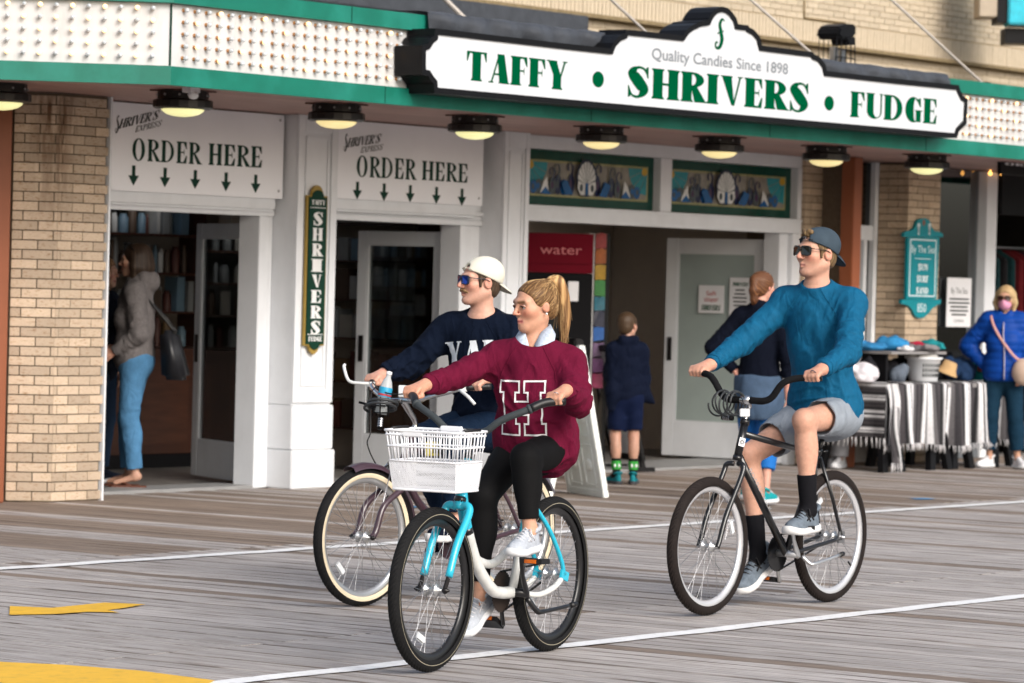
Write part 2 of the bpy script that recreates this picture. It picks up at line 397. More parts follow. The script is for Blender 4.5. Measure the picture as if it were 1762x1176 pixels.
def _stain(m):
    nt = m.node_tree; L = nt.links; bs = nt.nodes['Principled BSDF']; src = bs.inputs['Base Color'].links[0].from_socket
    gp = _n(nt, 'ShaderNodeNewGeometry'); sp = _n(nt, 'ShaderNodeSeparateXYZ'); L.new(gp.outputs['Position'], sp.inputs[0])
    def rng(sock, a, b):
        r = _n(nt, 'ShaderNodeMapRange'); r.inputs[1].default_value = a; r.inputs[2].default_value = b; r.clamp = True; L.new(sock, r.inputs[0]); return r.outputs[0]
    def mul(a, b, op='MULTIPLY'):
        q = _n(nt, 'ShaderNodeMath', operation=op); L.new(a, q.inputs[0]); L.new(b, q.inputs[1]); return q.outputs[0]
    xa = mul(rng(sp.outputs[0], 17.02, 17.14), rng(sp.outputs[0], 17.38, 17.24)); za = rng(sp.outputs[2], 1.75, 2.75)
    mp = _n(nt, 'ShaderNodeMapping'); mp.inputs['Scale'].default_value = (22,22,4); L.new(gp.outputs['Position'], mp.inputs[0]); n = _n(nt, 'ShaderNodeTexNoise'); n.inputs['Scale'].default_value = 1.; n.inputs['Detail'].default_value = 5; L.new(mp.outputs[0], n.inputs['Vector'])
    f = mul(mul(xa, za), rng(n.outputs['Fac'], .30, .58)); mx = _n(nt, 'ShaderNodeMixRGB'); L.new(f, mx.inputs[0]); L.new(src, mx.inputs[1]); mx.inputs[2].default_value = (.16,.085,.045,1); L.new(mx.outputs[0], bs.inputs['Base Color'])
_stain(m_bricks)
m_brickup = mat('pale_buff_brick', (.50,.42,.31), .85, var=.08, scale=14, rand=.09, bump=.003, bscale=90)
m_mortar = mat('mortar', (.13,.10,.07), .95, var=.2, scale=30)
m_mortarup = mat('pale_mortar', (.42,.32,.18), .95, var=.2, scale=30)
m_brown = mat('russet_paint', (.25,.075,.03), .45, var=.08, scale=4)
m_soffit = mat('soffit_wood', (.38,.235,.205), .55, var=.22, scale=3, stretch=(.6,10,10), rand=.12)
m_iron = mat('bronze_metal', (.014,.012,.012), .35, var=.3, scale=10, metal=.3)
m_dome = mat('lit_dome', (.8,.7,.45), .3, var=.12, scale=9, emit=(1,.80,.34), estr=.55)
m_domeg = mat('lit_dome_pale', (.8,.78,.5), .3, var=.12, scale=9, emit=(1,.95,.42), estr=.55)
m_bulbon = mat('lit_bulb', (.9,.75,.5), .2, var=0, emit=(1,.60,.24), estr=1.3)
m_bulboff = mat('clear_bulb', (.50,.53,.55), .08, var=0, coat=.6)
m_socket = mat('rusty_socket', (.36,.17,.06), .6, var=.3)
m_steel = mat('steel', (.45,.45,.46), .35, 1.0, var=.1)
m_glass = glass_mat('door_glass', (.93,.97,.96), .22, .8)
m_glassf = glass_mat('frosted_glass', (.80,.90,.86), .10, .72, .12)
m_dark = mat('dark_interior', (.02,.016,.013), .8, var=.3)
m_wood = mat('cherry_wood', (.045,.016,.009), .4, var=.3, scale=4, stretch=(1,1,6))
m_tile = mat('floor_tile', (.16,.15,.14), .4, var=.2)
m_beige = mat('beige_wall', (.40,.345,.29), .7, var=.05)
m_red = mat('vending_red', (.115,.002,.010), .6, var=.06, spec=.08)
m_vblack = mat('vending_black', (.004,.004,.005), .6, spec=.1)
m_paper = mat('paper', (.72,.72,.74), .7, var=.03)
m_teal = mat('teal_sign', (.0,.21,.25), .45, var=.08)
m_gold = mat('gold_paint', (.30,.20,.04), .5, var=.1)
m_ink = mat('dark_ink', (.03,.035,.035), .6, var=0)
m_redink = mat('red_ink', (.5,.03,.04), .6, var=0)

CUBE = MB().box((-.5,-.5,-.5),(.5,.5,.5))
me_brick = bpy.data.meshes.new('brick')
def _brickmesh(m):
    mb = MB(); mb.box((-.5,-.5,-.5),(.5,.5,.5)); me = mb.mesh('brick', m); return me
me_brick = _brickmesh(m_brick); me_brickl = _brickmesh(m_bricks); me_brickup = _brickmesh(m_brickup)
def bricks(parent, O, ang, length, z0, z1, me, depth=.06, L=.205, H=.0597, gap=.0080, phase=0., first=0., jit=.0025, limit=None, stuff=None):
    """runs of single bricks on a wall face starting at O, face direction ang; outward normal is to the right of the direction"""
    ex = V((math.cos(ang), math.sin(ang), 0)); nn = V((math.sin(ang), -math.cos(ang), 0)); cnt = 0
    z = z0; row = 0
    while z < z1-.02:
        x = -((row % 2)*(L+gap)/2+phase) ; h = min(H, z1-z)
        while x < length-.004:
            a, b = max(x, 0), min(x+L, length)
            if b-a > .02:
                c = V(O)+ex*(a+b)/2+nn*(-depth/2+random.uniform(-jit, jit)); zc = z+h/2
                if stuff is not None and cnt >= limit:
                    stuff.obox((c[0], c[1], zc), ex*(b-a)/2, nn*depth/2, (0,0,h/2))
                else:
                    piece('brick', me, parent, (c[0], c[1], zc), ang, scale=(b-a, depth, h))
                cnt += 1
            x += L+gap
        z += H+gap; row += 1
    return cnt

# ================================================================== ground
m_plank = mat('weathered_plank', (.43,.40,.385), .8, var=.40, scale=2.6, stretch=(26,.7,1), rand=.15, bump=.004, bscale=9, bstretch=(14,.5,1),
              col2=(.135,.10,.075), mixscale=3.4, mixpos=(.47,.70), det=8)
m_plankfar = mat('weathered_plank_far', (.43,.40,.385), .8, var=.40, scale=2.6, stretch=(26,.7,1), rand=.15, bump=.004, bscale=9, bstretch=(14,.5,1),
              col2=(.135,.10,.075), mixscale=3.4, mixpos=(.47,.70), det=8)
m_plank2 = mat('brown_plank', (.235,.185,.15), .8, var=.36, scale=2.6, stretch=(26,.7,1), rand=.18, bump=.004, bscale=9, bstretch=(14,.5,1), col2=(.11,.075,.05), mixscale=3.2, mixpos=(.48,.72), det=8)
def _edges(m):
    nt = m.node_tree; L = nt.links; bs = nt.nodes['Principled BSDF']; src = bs.inputs['Base Color'].links[0].from_socket
    tc = _n(nt, 'ShaderNodeTexCoord'); sp = _n(nt, 'ShaderNodeSeparateXYZ'); L.new(tc.outputs['Object'], sp.inputs[0]); ab = _n(nt, 'ShaderNodeMath', operation='ABSOLUTE'); L.new(sp.outputs[0], ab.inputs[0])
    mp = _n(nt, 'ShaderNodeMapping'); mp.inputs['Scale'].default_value = (9,2.2,1); L.new(tc.outputs['Object'], mp.inputs[0]); oi = _n(nt, 'ShaderNodeObjectInfo'); L.new(oi.outputs['Random'], mp.inputs['Location'])
    n = _n(nt, 'ShaderNodeTexNoise'); n.inputs['Scale'].default_value = 1.; n.inputs['Detail'].default_value = 6; L.new(mp.outputs[0], n.inputs['Vector'])
    ml = _n(nt, 'ShaderNodeMath', operation='MULTIPLY_ADD'); L.new(n.outputs['Fac'], ml.inputs[0]); ml.inputs[1].default_value = .05; L.new(ab.outputs[0], ml.inputs[2])
    r = _n(nt, 'ShaderNodeMapRange'); r.inputs[1].default_value = .080; r.inputs[2].default_value = .094; r.inputs[4].default_value = .78; r.clamp = True; L.new(ml.outputs[0], r.inputs[0])
    mx = _n(nt, 'ShaderNodeMixRGB'); L.new(r.outputs[0], mx.inputs[0]); L.new(src, mx.inputs[1]); mx.inputs[2].default_value = (.07,.052,.042,1); L.new(mx.outputs[0], bs.inputs['Base Color'])
_edges(m_plank); _edges(m_plank2)
m_under = mat('dark_gap', (.025,.02,.016), .9)
g = MB(); g.box((-40,-30,-.3),(90,70,-.05)); ground = g.build('ground', m_under); tag(ground, kind='structure')
walk = empty('boardwalk', (0,0,0)); tag(walk, kind='structure', label='weathered grey timber boardwalk in front of the shops')
def plank_mesh(w, l, m):
    mb = MB(); b = .004
    vs = [(-w/2,-l/2,-.04),(w/2,-l/2,-.04),(w/2,l/2,-.04),(-w/2,l/2,-.04),(-w/2,-l/2,-b),(w/2,-l/2,-b),(w/2,l/2,-b),(-w/2,l/2,-b),(-w/2+b,-l/2,0),(w/2-b,-l/2,0),(w/2-b,l/2,0),(-w/2+b,l/2,0)]
    mb.add(vs, [(0,1,5,4),(1,2,6,5),(2,3,7,6),(3,0,4,7),(4,5,9,8),(5,6,10,9),(6,7,11,10),(7,4,8,11),(8,9,10,11)])
    return mb.mesh('plank', m)
PT = math.radians(5.0)
rows = [(7.2,10.35),(10.35,14.1),(14.1,18.02)]
pm = [[plank_mesh(.134, (b-a)/math.cos(PT)-.006, m) for m in (m_plank, m_plank2)] for a, b in rows]
far = MB()
npk = 0
for ri, (a, b) in enumerate(rows):
    yc = (a+b)/2; x = 5.0
    while x < 46:
        vis = [(9.2,18.4),(11.6,25.2),(14.2,31.0)][ri]
        xx = x; m_ = pm[ri][1 if (random.random() < (.07, .12, .75)[ri]) else 0]
        if vis[0] < x < vis[1] and npk < 300:
            piece('plank', m_, walk, (xx, yc, random.uniform(-.002,.0015)), PT+random.uniform(-.001,.001)); npk += 1
        else:
            l = (b-a)/math.cos(PT)/2-.003; d = V((-math.sin(PT), math.cos(PT), 0)); w = V((math.cos(PT), math.sin(PT), 0))
            far.obox((xx, yc, -.02+random.uniform(-.002,.0015)), w*.067, d*l, (0,0,.02))
        x += .1435/math.cos(PT)
for x in np.arange(5, 46, .1435):           # nearest run, only its upper end can be seen
    far.obox((x+.3, 5.6, -.02), V((math.cos(PT), math.sin(PT), 0))*.0685, V((-math.sin(PT), math.cos(PT), 0))*1.59, (0,0,.02))
fo = far.build('plank_run', m_plankfar, walk); tag(fo, kind='stuff')
# painted markings, as thin sheets just above the boards
m_line = mat('white_road_paint', (.84,.84,.84), .6, var=.08, scale=5, dirt=.35, mixscale=26)
m_yellow = mat('yellow_road_paint', (.80,.46,.03), .6, var=.08, scale=5, dirt=.3, mixscale=20)
def stripe(name, y0, x0, x1, w, label):
    mb = MB(); n = int((x1-x0)/.12); lo = []; hi = []
    for i in range(n+1):
        x = x0+(x1-x0)*i/n; j = .006*math.sin(x*7.3)+random.uniform(-.007,.007)
        lo.append((x, y0-w/2+j+random.uniform(-.004,.004), .0055)); hi.append((x, y0+w/2+j+random.uniform(-.004,.004), .0055))
    mb.add(lo+hi, [(i, i+1, n+2+i, n+1+i) for i in range(n)])
    tag(mb.build(name, m_line), label, kind='structure')
stripe('lane_line', 9.43, 8.5, 24, .118, 'white painted lane line nearest the riders')
stripe('lane_line', 13.80, 9, 38, .125, 'white painted lane line nearer the shops')
def mark(name, px, label):
    mb = MB(); mb.poly([tuple(atZ(x, y, .006)) for x, y in px]); tag(mb.build(name, m_yellow), label, kind='structure')
mark('painted_arrow', [(17,1043),(90,1046),(180,1037),(250,1040),(215,1046),(185,1050),(205,1054),(150,1053),(90,1057),(16,1058)], 'yellow arrow painted on the boards')
mark('painted_band', [(-60,1136),(0,1139),(110,1144),(240,1154),(370,1171),(310,1200),(-60,1170)], 'yellow band painted across the boards')

# ================================================================== left brick pier
PIH = 2.868
pier = empty('brick_pier', (17.45,17.8,0), 'buff brick corner pier with stained top, left of the first doorway', 'pier')
def sub(name, mb, m, parent, **k):
    """builds a world-coordinate mesh under a parent Empty"""
    o = mb.build(name, m, parent, **k)
    if parent is not None: o.location = -parent.location
    return o
def bricks_on(parent, *a, **k):
    n0 = set(parent.children); r = bricks(parent, *a, **k)
    for c in parent.children:
        if c not in n0: c.location = Vector(c.location)-parent.location
    return r
cA = V((17.20,17.60,0)); dch = V((-.7071,.7071,0))
core = MB(); core.prism([tuple(p) for p in (cA+V((.006,.014,0)), V((17.675,17.614,0)), V((17.675,18.3,0)), V((16.9,18.3,0)), cA+dch*.30+V((.01,.01,0)))], (0,0,PIH))
sub('mortar', core, m_mortar, pier)
bricks_on(pier, cA, 0, .482, .012, PIH, me_brickl, phase=.07)
bricks_on(pier, cA+dch*.315, -PI/4, .312, .012, PIH, me_brickl, phase=.03)
st = MB(); st.box((17.684,17.585,0),(17.70,17.70,PIH)); sub('corner_strip', st, m_white, pier)

post = MB(); c = cA+dch*.43; post.obox((c[0]-.02, c[1]-.02, PIH/2), V((-.7071,.7071,0))*.10, V((.7071,.7071,0))*.09, (0,0,PIH/2))
po = post.build('brown_post', m_brown, None, bevel=.006); tag(po, 'russet brown square post at the far left edge beside the brick pier', 'post')

sw_ = MB(); c = cA+dch*2.05; sw_.obox((c[0]+.12, c[1]+.12, PIH/2), dch*1.5, V((.7071,.7071,0))*.04, (0,0,PIH/2))
for k in range(4): q_ = cA+dch*(.75+.8*k); sw_.obox((q_[0]+.085, q_[1]+.085, PIH/2), dch*.04, V((.7071,.7071,0))*.012, (0,0,PIH/2))
o = sw_.build('side_wall', m_brown, None); tag(o, 'russet panelled side wall running back from the post at the far left', 'wall')

# ================================================================== canopy with its rows of bulbs
can = empty('canopy', (20,16,2.86), 'long green and white marquee canopy with rows of light bulbs over the shop doors', 'canopy')
CC = V((16.46,15.85,0)); CE = CC+V((-.7071,.7071,0))*3.2; CR = V((38,15.85,0))
nF = V((0,-1,0)); nL = V((-.7071,-.7071,0))
def band(mb, out, z0, z1, th=.03):
    """strip that follows the canopy edge, pushed outwards by out"""
    k = out*math.tan(PI/8); kb = (out-th)*math.tan(PI/8)
    def loop(o):
        q = o*math.tan(PI/8); return [CE+nL*o, CC+nF*o+V((-q,0,0)), CR+nF*o]
    A, B = loop(out), loop(out-th); vs = []
    for P in (A, B):
        for z in (z0, z1): vs += [(p[0], p[1], z) for p in P]
    # A z0:0-2, A z1:3-5, B z0:6-8, B z1:9-11
    fs = []
    for i in (0, 1): fs += [(i, i+1, i+4, i+3), (i+7, i+6, i+9, i+10), (i+3, i+4, i+10, i+9), (i+1, i, i+6, i+7)]
    fs += [(0,3,9,6), (2,8,11,5)]
    mb.add(vs, fs)
b = MB(); band(b, .03, 2.852, 2.975, .05); sub('lower_fascia', b, m_green, can, fix=True)
b = MB(); band(b, .05, 3.385, 3.50, .09); sub('upper_fascia', b, m_green, can, fix=True)
b = MB(); band(b, .0, 2.978, 3.382, .02); sub('bulb_panel', b, m_whiteold, can, fix=True)
b = MB()
for x in (18.6,21.0,23.4,25.8,28.2): b.box((x, 15.8175,2.856),(x+.006,15.8195,2.973)); b.box((x-.4,15.797,3.39),(x-.394,15.7995,3.498))
b.box((16.455,15.843,2.98),(16.472,15.846,3.38))
sub('seam', b, m_dkgreen, can)
# roof deck and soffit boards
b = MB(); b.box((17.2,15.90,3.40),(38,18.6,3.46)); sub('roof_deck', b, m_tarp, can)
b = MB(); b.prism([tuple(p) for p in (CE+V((0.04,.04,2.905)), CC+V((.02,.06,2.905)), V((38,15.91,2.905)), V((38,18.5,2.905)), V((13.9,18.5,2.905)))], (0,0,.05)); sub('soffit_back', b, m_dark, can)
for k in range(9):
    y = 15.93+k*.262
    for x0, x1 in ((17.0-.0-(.0 if k else 0)+0, 19.52),(19.53,22.06),(22.07,24.6),(24.61,27.2),(27.21,32)):
        b = MB(); xa = x0 if x0 > 17.05 else CC[0]+.12-(y-15.85)
        b.box((xa, y, 2.872),(x1, y+.255, 2.9)); sub('soffit_board', b, m_soffit, can)
# bulbs
def bulb_mesh(on):
    mb = MB(); mb.cur = 1
    mb.lathe([(.013,0),(.013,.008),(.010,.011),(.010,.022)], (0,0,0), (0,-1,0), 8)
    mb.cur = 0
    mb.lathe([(.009,.020),(.014,.026),(.0165,.035),(.0145,.045),(.008,.051),(.001,.053)], (0,0,0), (0,-1,0), 9)
    return mb.mesh('light_bulb', [m_bulbon if on else m_bulboff, m_socket])
bm_on, bm_off = bulb_mesh(True), bulb_mesh(False)
zr = [3.035+.078*r for r in range(5)]
sgnX0, sgnX1 = 18.86, 26.42
for r, z in enumerate(zr):
    for k in range(12):      # chamfered end
        p = CC+dch*(.11+.104*k)+V((0,0,z)); piece('light_bulb', bm_on if (k+r) % 2 else bm_off, can, Vector(p)-can.location, -PI/4)
    x = CC[0]+.12; k = 0
    while x < 28.6:
        if x < sgnX0-.02 or x > sgnX1+.02:
            piece('light_bulb', bm_on if (k+(r % 2)*2+1) % 4 == 0 else bm_off, can, Vector((x, 15.85, z))-can.location, 0)
        x += .1085; k += 1

# ================================================================== main sign on the canopy
YS = 15.60
sign = empty('shop_sign', (22.6,YS,3.2), 'big white shop sign with green letters, scrolled top and black edge', 'sign')
outl = [(752,60),(751,69),(744,74),(737.5,85),(730.5,87),(730.5,120),(737.5,121.5),(743,131),(750.4,140),(751,151),
        (1200,191.5),(1642,229.5),(1644.5,221),(1653,212),(1657,208),(1658.5,176),(1653,173),(1647,161),(1645,155),
        (1530,143.5),(1417,131),(1414,117),(1407,107),(1396,102),(1394.5,98.5),(1305.5,87.5),(1301,69),(1293,60),(1284,55.5),(1283,53),(1264,50.5),(1261,38),(1254,28),(1248,23),(1240.5,21),(1233,23),(1227,29),(1222,37),(1220,43.5),(1202,46.5),(1201,48),(1190,53),(1182,60),(1175,71),(1078.5,61),(1077,66.5),(1066,71),(1057,81),(1052,94),(960,84)]
OL = [XZ(x, y, YS) for x, y in outl]
cxz = (sum(p[0] for p in OL)/len(OL), 3.22)
def grow(P, d):
    n = len(P); out = []
    area = sum(P[i][0]*P[(i+1) % n][1]-P[(i+1) % n][0]*P[i][1] for i in range(n)); sg = 1 if area > 0 else -1
    for i in range(n):
        a, b, c_ = V(P[i-1]), V(P[i]), V(P[(i+1) % n]); n1 = V(((b-a)[1], -(b-a)[0])); n2 = V(((c_-b)[1], -(c_-b)[0]))
        n1, n2 = unit(n1)*sg, unit(n2)*sg; m_ = unit(n1+n2); q = max(.45, float(np.dot(m_, n1))); out.append(tuple(b+m_*d/q))
    return out
GO = grow(OL, .042)
b = MB(); b.prism([(x, YS, z) for x, z in OL], (0,.012,0)); sub('sign_face', b, m_signface, sign, fix=True)
b = MB(); b.prism([(x, YS+.012, z) for x, z in GO], (0,.225,0)); sub('sign_case', b, m_black, sign, fix=True)
b = MB()
n_ = len(OL)
for i in range(n_):
    j = (i+1) % n_; a, bb, c2, d2 = OL[i], OL[j], GO[j], GO[i]
    b.add([(a[0],YS-.014,a[1]),(bb[0],YS-.014,bb[1]),(c2[0],YS-.014,c2[1]),(d2[0],YS-.014,d2[1]),(a[0],YS+.011,a[1]),(bb[0],YS+.011,bb[1]),(c2[0],YS+.011,c2[1]),(d2[0],YS+.011,d2[1])],
          [(0,1,2,3),(0,4,5,1),(3,2,6,7)])
sub('sign_edge', b, m_black, sign, fix=True)
EX, EZ, NY = V((1,0,0)), V((0,0,1)), V((0,-1,0))
def text_px(par, m, txt, Y, lb, rb, top, lift=.002, **k):
    """letters whose lower left / lower right / top fall where the photo has them on plane Y"""
    a, c_ = XZ(*lb, Y), XZ(*rb, Y); t_ = XZ(*top, Y)
    ex = unit((c_[0]-a[0], 0, c_[1]-a[1])); letter_parts(par, m, txt, (a[0], Y, a[1]), ex, EZ, NY, t_[1]-a[1], math.hypot(c_[0]-a[0], c_[1]-a[1]), lift=lift, **k)
b = MB()
text_px(sign, m_letter, 'TAFFY', YS, (802,138), (974,156), (802,87), S=.33, gap=.12)
text_px(sign, m_letter, 'SHRIVERS', YS, (1079,166), (1390,194), (1079,113), S=.35, gap=.15)
text_px(sign, m_letter, 'FUDGE', YS, (1464,201.5), (1610,214), (1464,157), S=.30, gap=.13)
for x, y in ((1029,137),(1426.5,178)):
    b = MB(); cx, cz = XZ(x, y, YS); b.poly([(cx+.072*math.cos(a), YS-.002, cz+.060*math.sin(a)) for a in np.linspace(0, 2*PI, 28)[:-1]]); sub('dot', b, m_letter, sign)
b = MB()
# small scroll S at the top of the arch
c0 = XZ(1240, 62, YS)
for q in _stroke([(.035,.115),(.01,.13),(-.012,.09),(.0,.03),(.012,-.03),(-.01,-.09),(-.045,-.095),(-.05,-.06),(-.03,-.052)], [.008,.02,.03,.034,.036,.03,.018,.014,.018], 6):
    b.poly([(c0[0]+x*1.35, YS-.0025, c0[1]+z) for x, z in q])
b.poly([(c0[0]+x, YS-.003, c0[1]+z) for x, z in ((-.05,.02),(.04,.045),(.04,.035),(-.05,.01))])
sub('scroll_letter', b, m_letter, sign)
b = MB(); a_, c_ = XZ(1121,102,YS), XZ(1355,123,YS)
[plain_text(b, 'Quality Candies Since 1898', (a_[0]+dx, YS, a_[1]+dz), (1,0,0), EZ, NY, .088, c_[0]-a_[0], .002+.0003*k) for k, (dx, dz) in enumerate(((0,0),(.006,0),(.003,.004)))]
sub('small_letters', b, m_grey, sign)
# crumpled membrane laid over the canopy edge behind the sign
def tarp(x0, x1, ztop, name='membrane'):
    mb = MB(); nx = int((x1-x0)/.05); prof = [(15.755,0.0),(15.74,.06),(15.76,.12),(15.85,.135),(16.1,.14)]
    vs = []
    for i in range(nx+1):
        for j, (y, z) in enumerate(prof):
            w = .012*math.sin(i*.9+j)+.01*math.sin(i*.37+2*j)+random.uniform(-.006,.006)
            vs.append((x0+(x1-x0)*i/nx, y+w, ztop-.10+z+w*.5))
    m5 = len(prof); mb.add(vs, [(i*m5+j, (i+1)*m5+j, (i+1)*m5+j+1, i*m5+j+1) for i in range(nx) for j in range(m5-1)], True)
    sub(name, mb, m_tarp, can)
tarp(18.98, 21.75, 3.50); tarp(24.0, 26.05, 3.50)

# ================================================================== soffit lamps
def lamp_mesh():
    a = MB(); a.lathe([(.165,.0),(.175,-.005),(.175,-.06),(.20,-.068),(.205,-.075),(.205,-.118),(.185,-.128),(.14,-.13)], (0,0,0), (0,0,1), 20, smooth=False)
    h = a.mesh('lamp_housing', m_iron)
    d = MB(); d.lathe([(.148,-.126),(.140,-.142),(.115,-.160),(.075,-.173),(.03,-.179),(.001,-.18)], (0,0,0), (0,0,1), 24)
    s = MB()
    for k in range(10):
        t = 2*PI*k/10; s.sphere((.178*math.cos(t), .178*math.sin(t), -.035), .009, 6, 4)
    return h, d.mesh('lamp_dome', m_dome), d.mesh('lamp_dome', m_domeg), s.mesh('screw', m_steel)
lh, ld, ldg, ls = lamp_mesh()
LY = 16.45
lamp_px = [(2,165),(315,168),(579,195),(817,215),(1035,232),(1238,248),(1422,262),(1595,276)]
spot = ['leftmost soffit lamp, cut by the picture edge, above the brown post','round soffit lamp above the left order here board, a white sensor beside it','warm soffit lamp above the white pilaster with the hanging green sign',
 'soffit lamp over the right end of the second order here board','soffit lamp over the left stained glass transom','soffit lamp over the right stained glass transom','soffit lamp in front of the russet post on the right','last soffit lamp, above the teal hanging sign']
for i, (x, y) in enumerate(lamp_px):
    if i == 0: X, Y_ = 16.18, 17.2
    else: X, Y_ = XZ(x, y, LY)[0], LY
    if i == 0:
        p = atZ(2, 165, 2.79); X, Y_ = p[0], p[1]
    L_ = empty('soffit_lamp', (X, Y_, 2.872), spot[i], 'lamp', 'lamps under the canopy')
    piece('lamp_housing', lh, L_, (0,0,0)); piece('lamp_dome', ldg if i in (0,1,3,7) else ld, L_, (0,0,0)); piece('screw', ls, L_, (0,0,0))
    if i: 
        tr = MB(); tr.box((-.16,-.16,-.010),(.16,.16,0)); o = tr.build('mount_plate', mat('mount_plate', (.10,.035,.025), .5), L_)
p = atZ(297, 152, 2.86)
s = MB(); s.box((-.045,-.04,-.035),(.045,.04,0)); s.sphere((0,-.02,-.05), (.04,.035,.03), 12, 8)
o = s.build('motion_sensor', m_white, None, (16.98,16.14,2.872)); tag(o, 'small white motion sensor under the canopy edge by the first doorway', 'sensor')

# ================================================================== shop front: wall panels, doorways, pilasters
shop = empty('candy_shop', (22.5,18,0), 'white painted candy shop front with three doorways under the canopy', 'shop')
def sb(name, boxes, m=m_white, parent=shop, bevel=.004):
    mb = MB()
    for a, c_ in boxes: mb.box(a, c_)
    return sub(name, mb, m, parent, bevel=bevel)
TOP = 2.870
# header above doors 1 and 2
sb('header_panel', [((17.71,18.06,2.20),(19.93,18.22,TOP))]); sb('header_panel', [((20.40,18.06,2.20),(22.50,18.22,TOP))])
for x0, x1 in ((17.71,19.928),(20.412,22.488)):
    sb('door_header', [((x0,18.02,2.165),(x1,18.2,2.198)),((x0,18.045,2.13),(x1,18.2,2.163)),((x0,18.03,2.085),(x1,18.2,2.128))])
sb('door_jamb', [((19.76,18.03,0),(19.83,18.24,2.084)),((19.835,18.05,0),(19.90,18.24,2.084)),((19.905,18.06,0),(19.945,18.24,2.084))])
sb('door_jamb', [((22.20,18.03,0),(22.27,18.24,2.084)),((22.275,18.05,0),(22.36,18.24,2.084)),((22.365,18.06,0),(22.488,18.24,2.084))])
def pilaster(x0, x1, yf, label):
    P = empty('pilaster', ((x0+x1)/2, yf+.15, 0), label, 'pilaster')
    w = x1-x0
    for nm, bx in (('base_block', (x0-.012,x1+.03,0,.295,-.02)), ('plinth', (x0-.006,x1+.015,.2975,.64,-.008))):
        mb = MB(); mb.box((bx[0], yf+bx[4], bx[2]), (bx[1], 18.3, bx[3])); sub(nm, mb, m_white, P, bevel=.008)
    mb = MB(); mb.box((x0, yf+.012, .6425), (x1, 18.3, TOP)); sub('shaft', mb, m_white, P, bevel=.004)
    s_ = .075 if w > .4 else .055
    mb = MB(); z0, z1 = .70, TOP-.0
    for a, c_ in (((x0,yf-.004,.66),(x0+s_,yf+.0095,z1)), ((x1-s_,yf-.004,.66),(x1,yf+.0095,z1)), ((x0+s_+.001,yf-.004,.66),(x1-s_-.001,yf+.0095,.76)), ((x0+s_+.001,yf-.004,z1-.13),(x1-s_-.001,yf+.0095,z1))): mb.box(a, c_)
    sub('panel_frame', mb, m_white, P, bevel=.003)
    mb = MB(); t = .022; q = s_+.018
    for a, c_ in (((x0+q,yf+.002,.785),(x0+q+t,yf+.0115,z1-.16)), ((x1-q-t,yf+.002,.785),(x1-q,yf+.0115,z1-.16)), ((x0+q+t,yf+.002,.785),(x1-q-t,yf+.0115,.785+t)), ((x0+q+t,yf+.002,z1-.16-t),(x1-q-t,yf+.0115,z1-.16))): mb.box(a, c_)
    sub('bead', mb, m_white, P, bevel=.002)
    return P
pilaster(19.95, 20.41, 17.82, 'broad white panelled pilaster carrying the narrow green hanging sign')
pilaster(22.49, 22.83, 17.82, 'white panelled pilaster behind the cyclist in the cream cap')
# order here boards
def order_board(x0, x1, zb, px, label):
    B = empty('order_board', ((x0+x1)/2, 17.95, 2.5), label, 'sign')
    mb = MB(); mb.box((x0,17.945,zb),(x1,17.97,2.862)); sub('board', mb, m_board, B, bevel=.003)
    mb = MB(); mb.box((x0,17.975,zb-.10),(x1-.03,18.055,zb+.3)); sub('backing', mb, m_white, B, bevel=.02, seg=3)
    mb = MB(); YB = 17.945
    text_px(B, m_dkgreen, 'ORDER', YB, px['o'][0], px['o'][1], px['o'][2], S=.17, t=.05, gap=.17, sf=.045)
    text_px(B, m_dkgreen, 'HERE', YB, px['h'][0], px['h'][1], px['h'][2], S=.17, t=.05, gap=.17, sf=.045)
    for (x, y0, y1) in px['arr']:
        (X, Z1), (_, Z0) = XZ(x, y0, YB), XZ(x, y1, YB)
        mb = MB(); mb.poly([(X+a, YB-.002, c_) for a, c_ in ((-.018,Z1),(.018,Z1),(.018,Z0+.075),(.055,Z0+.075),(0,Z0),(-.055,Z0+.075),(-.018,Z0+.075))]); sub('arrow', mb, m_dkgreen, B)
    mb = MB(); l, r_, t_ = px['s']; a, c_ = XZ(*l, YB), XZ(*r_, YB); tt = XZ(*t_, YB)
    ex = unit((c_[0]-a[0], 0, c_[1]-a[1])); hgt = tt[1]-a[1]; Wd = c_[0]-a[0]
    lettering(mb, "HRIVER'S", V((a[0],YB,a[1])), ex, EZ, NY, hgt*.62, Wd, S=.2, t=.06, gap=.09, slant=.3, sf=.03)
    for q in _stroke([(.02,1.25),(-.12,1.5),(-.3,1.1),(-.16,.7),(-.10,.2),(-.32,-.35),(-.52,-.2),(-.5,.1),(-.4,.08)], [.05,.1,.16,.24,.26,.16,.08,.07,.09], 6):
        mb.poly([tuple(V((a[0],YB-.003,a[1]))+ex*(x*hgt*.62)+EZ*(z*hgt*.62)) for x, z in q])
    lettering(mb, 'EXPRESS', V((a[0]+Wd*.42,YB,a[1]-hgt*.52))+EZ*(ex[2]*Wd*.42), ex, EZ, NY, hgt*.40, Wd*.66, S=.13, t=.05, gap=.13, slant=.25, sf=.03)
    sub('logo_letters', mb, m_ink, B)
    sc = MB()
    for x in (x0+.04, x1-.05):
        for z in (2.82, zb+.06): sc.sphere((x, 17.943, z), .011, 8, 5)
    sub('screw', sc, m_steel, B)
order_board(17.745, 19.92, 2.22, dict(o=((227,276),(343,283.5),(227,238)), h=((360,284),(449,289),(360,247)), s=((204,222),(272,205),(204,197)),
    arr=[(230,285,320),(284,289,323),(336,293,326),(389,297,330),(440,301,333)]), 'left order here board with green letters and five arrows, over the open door')
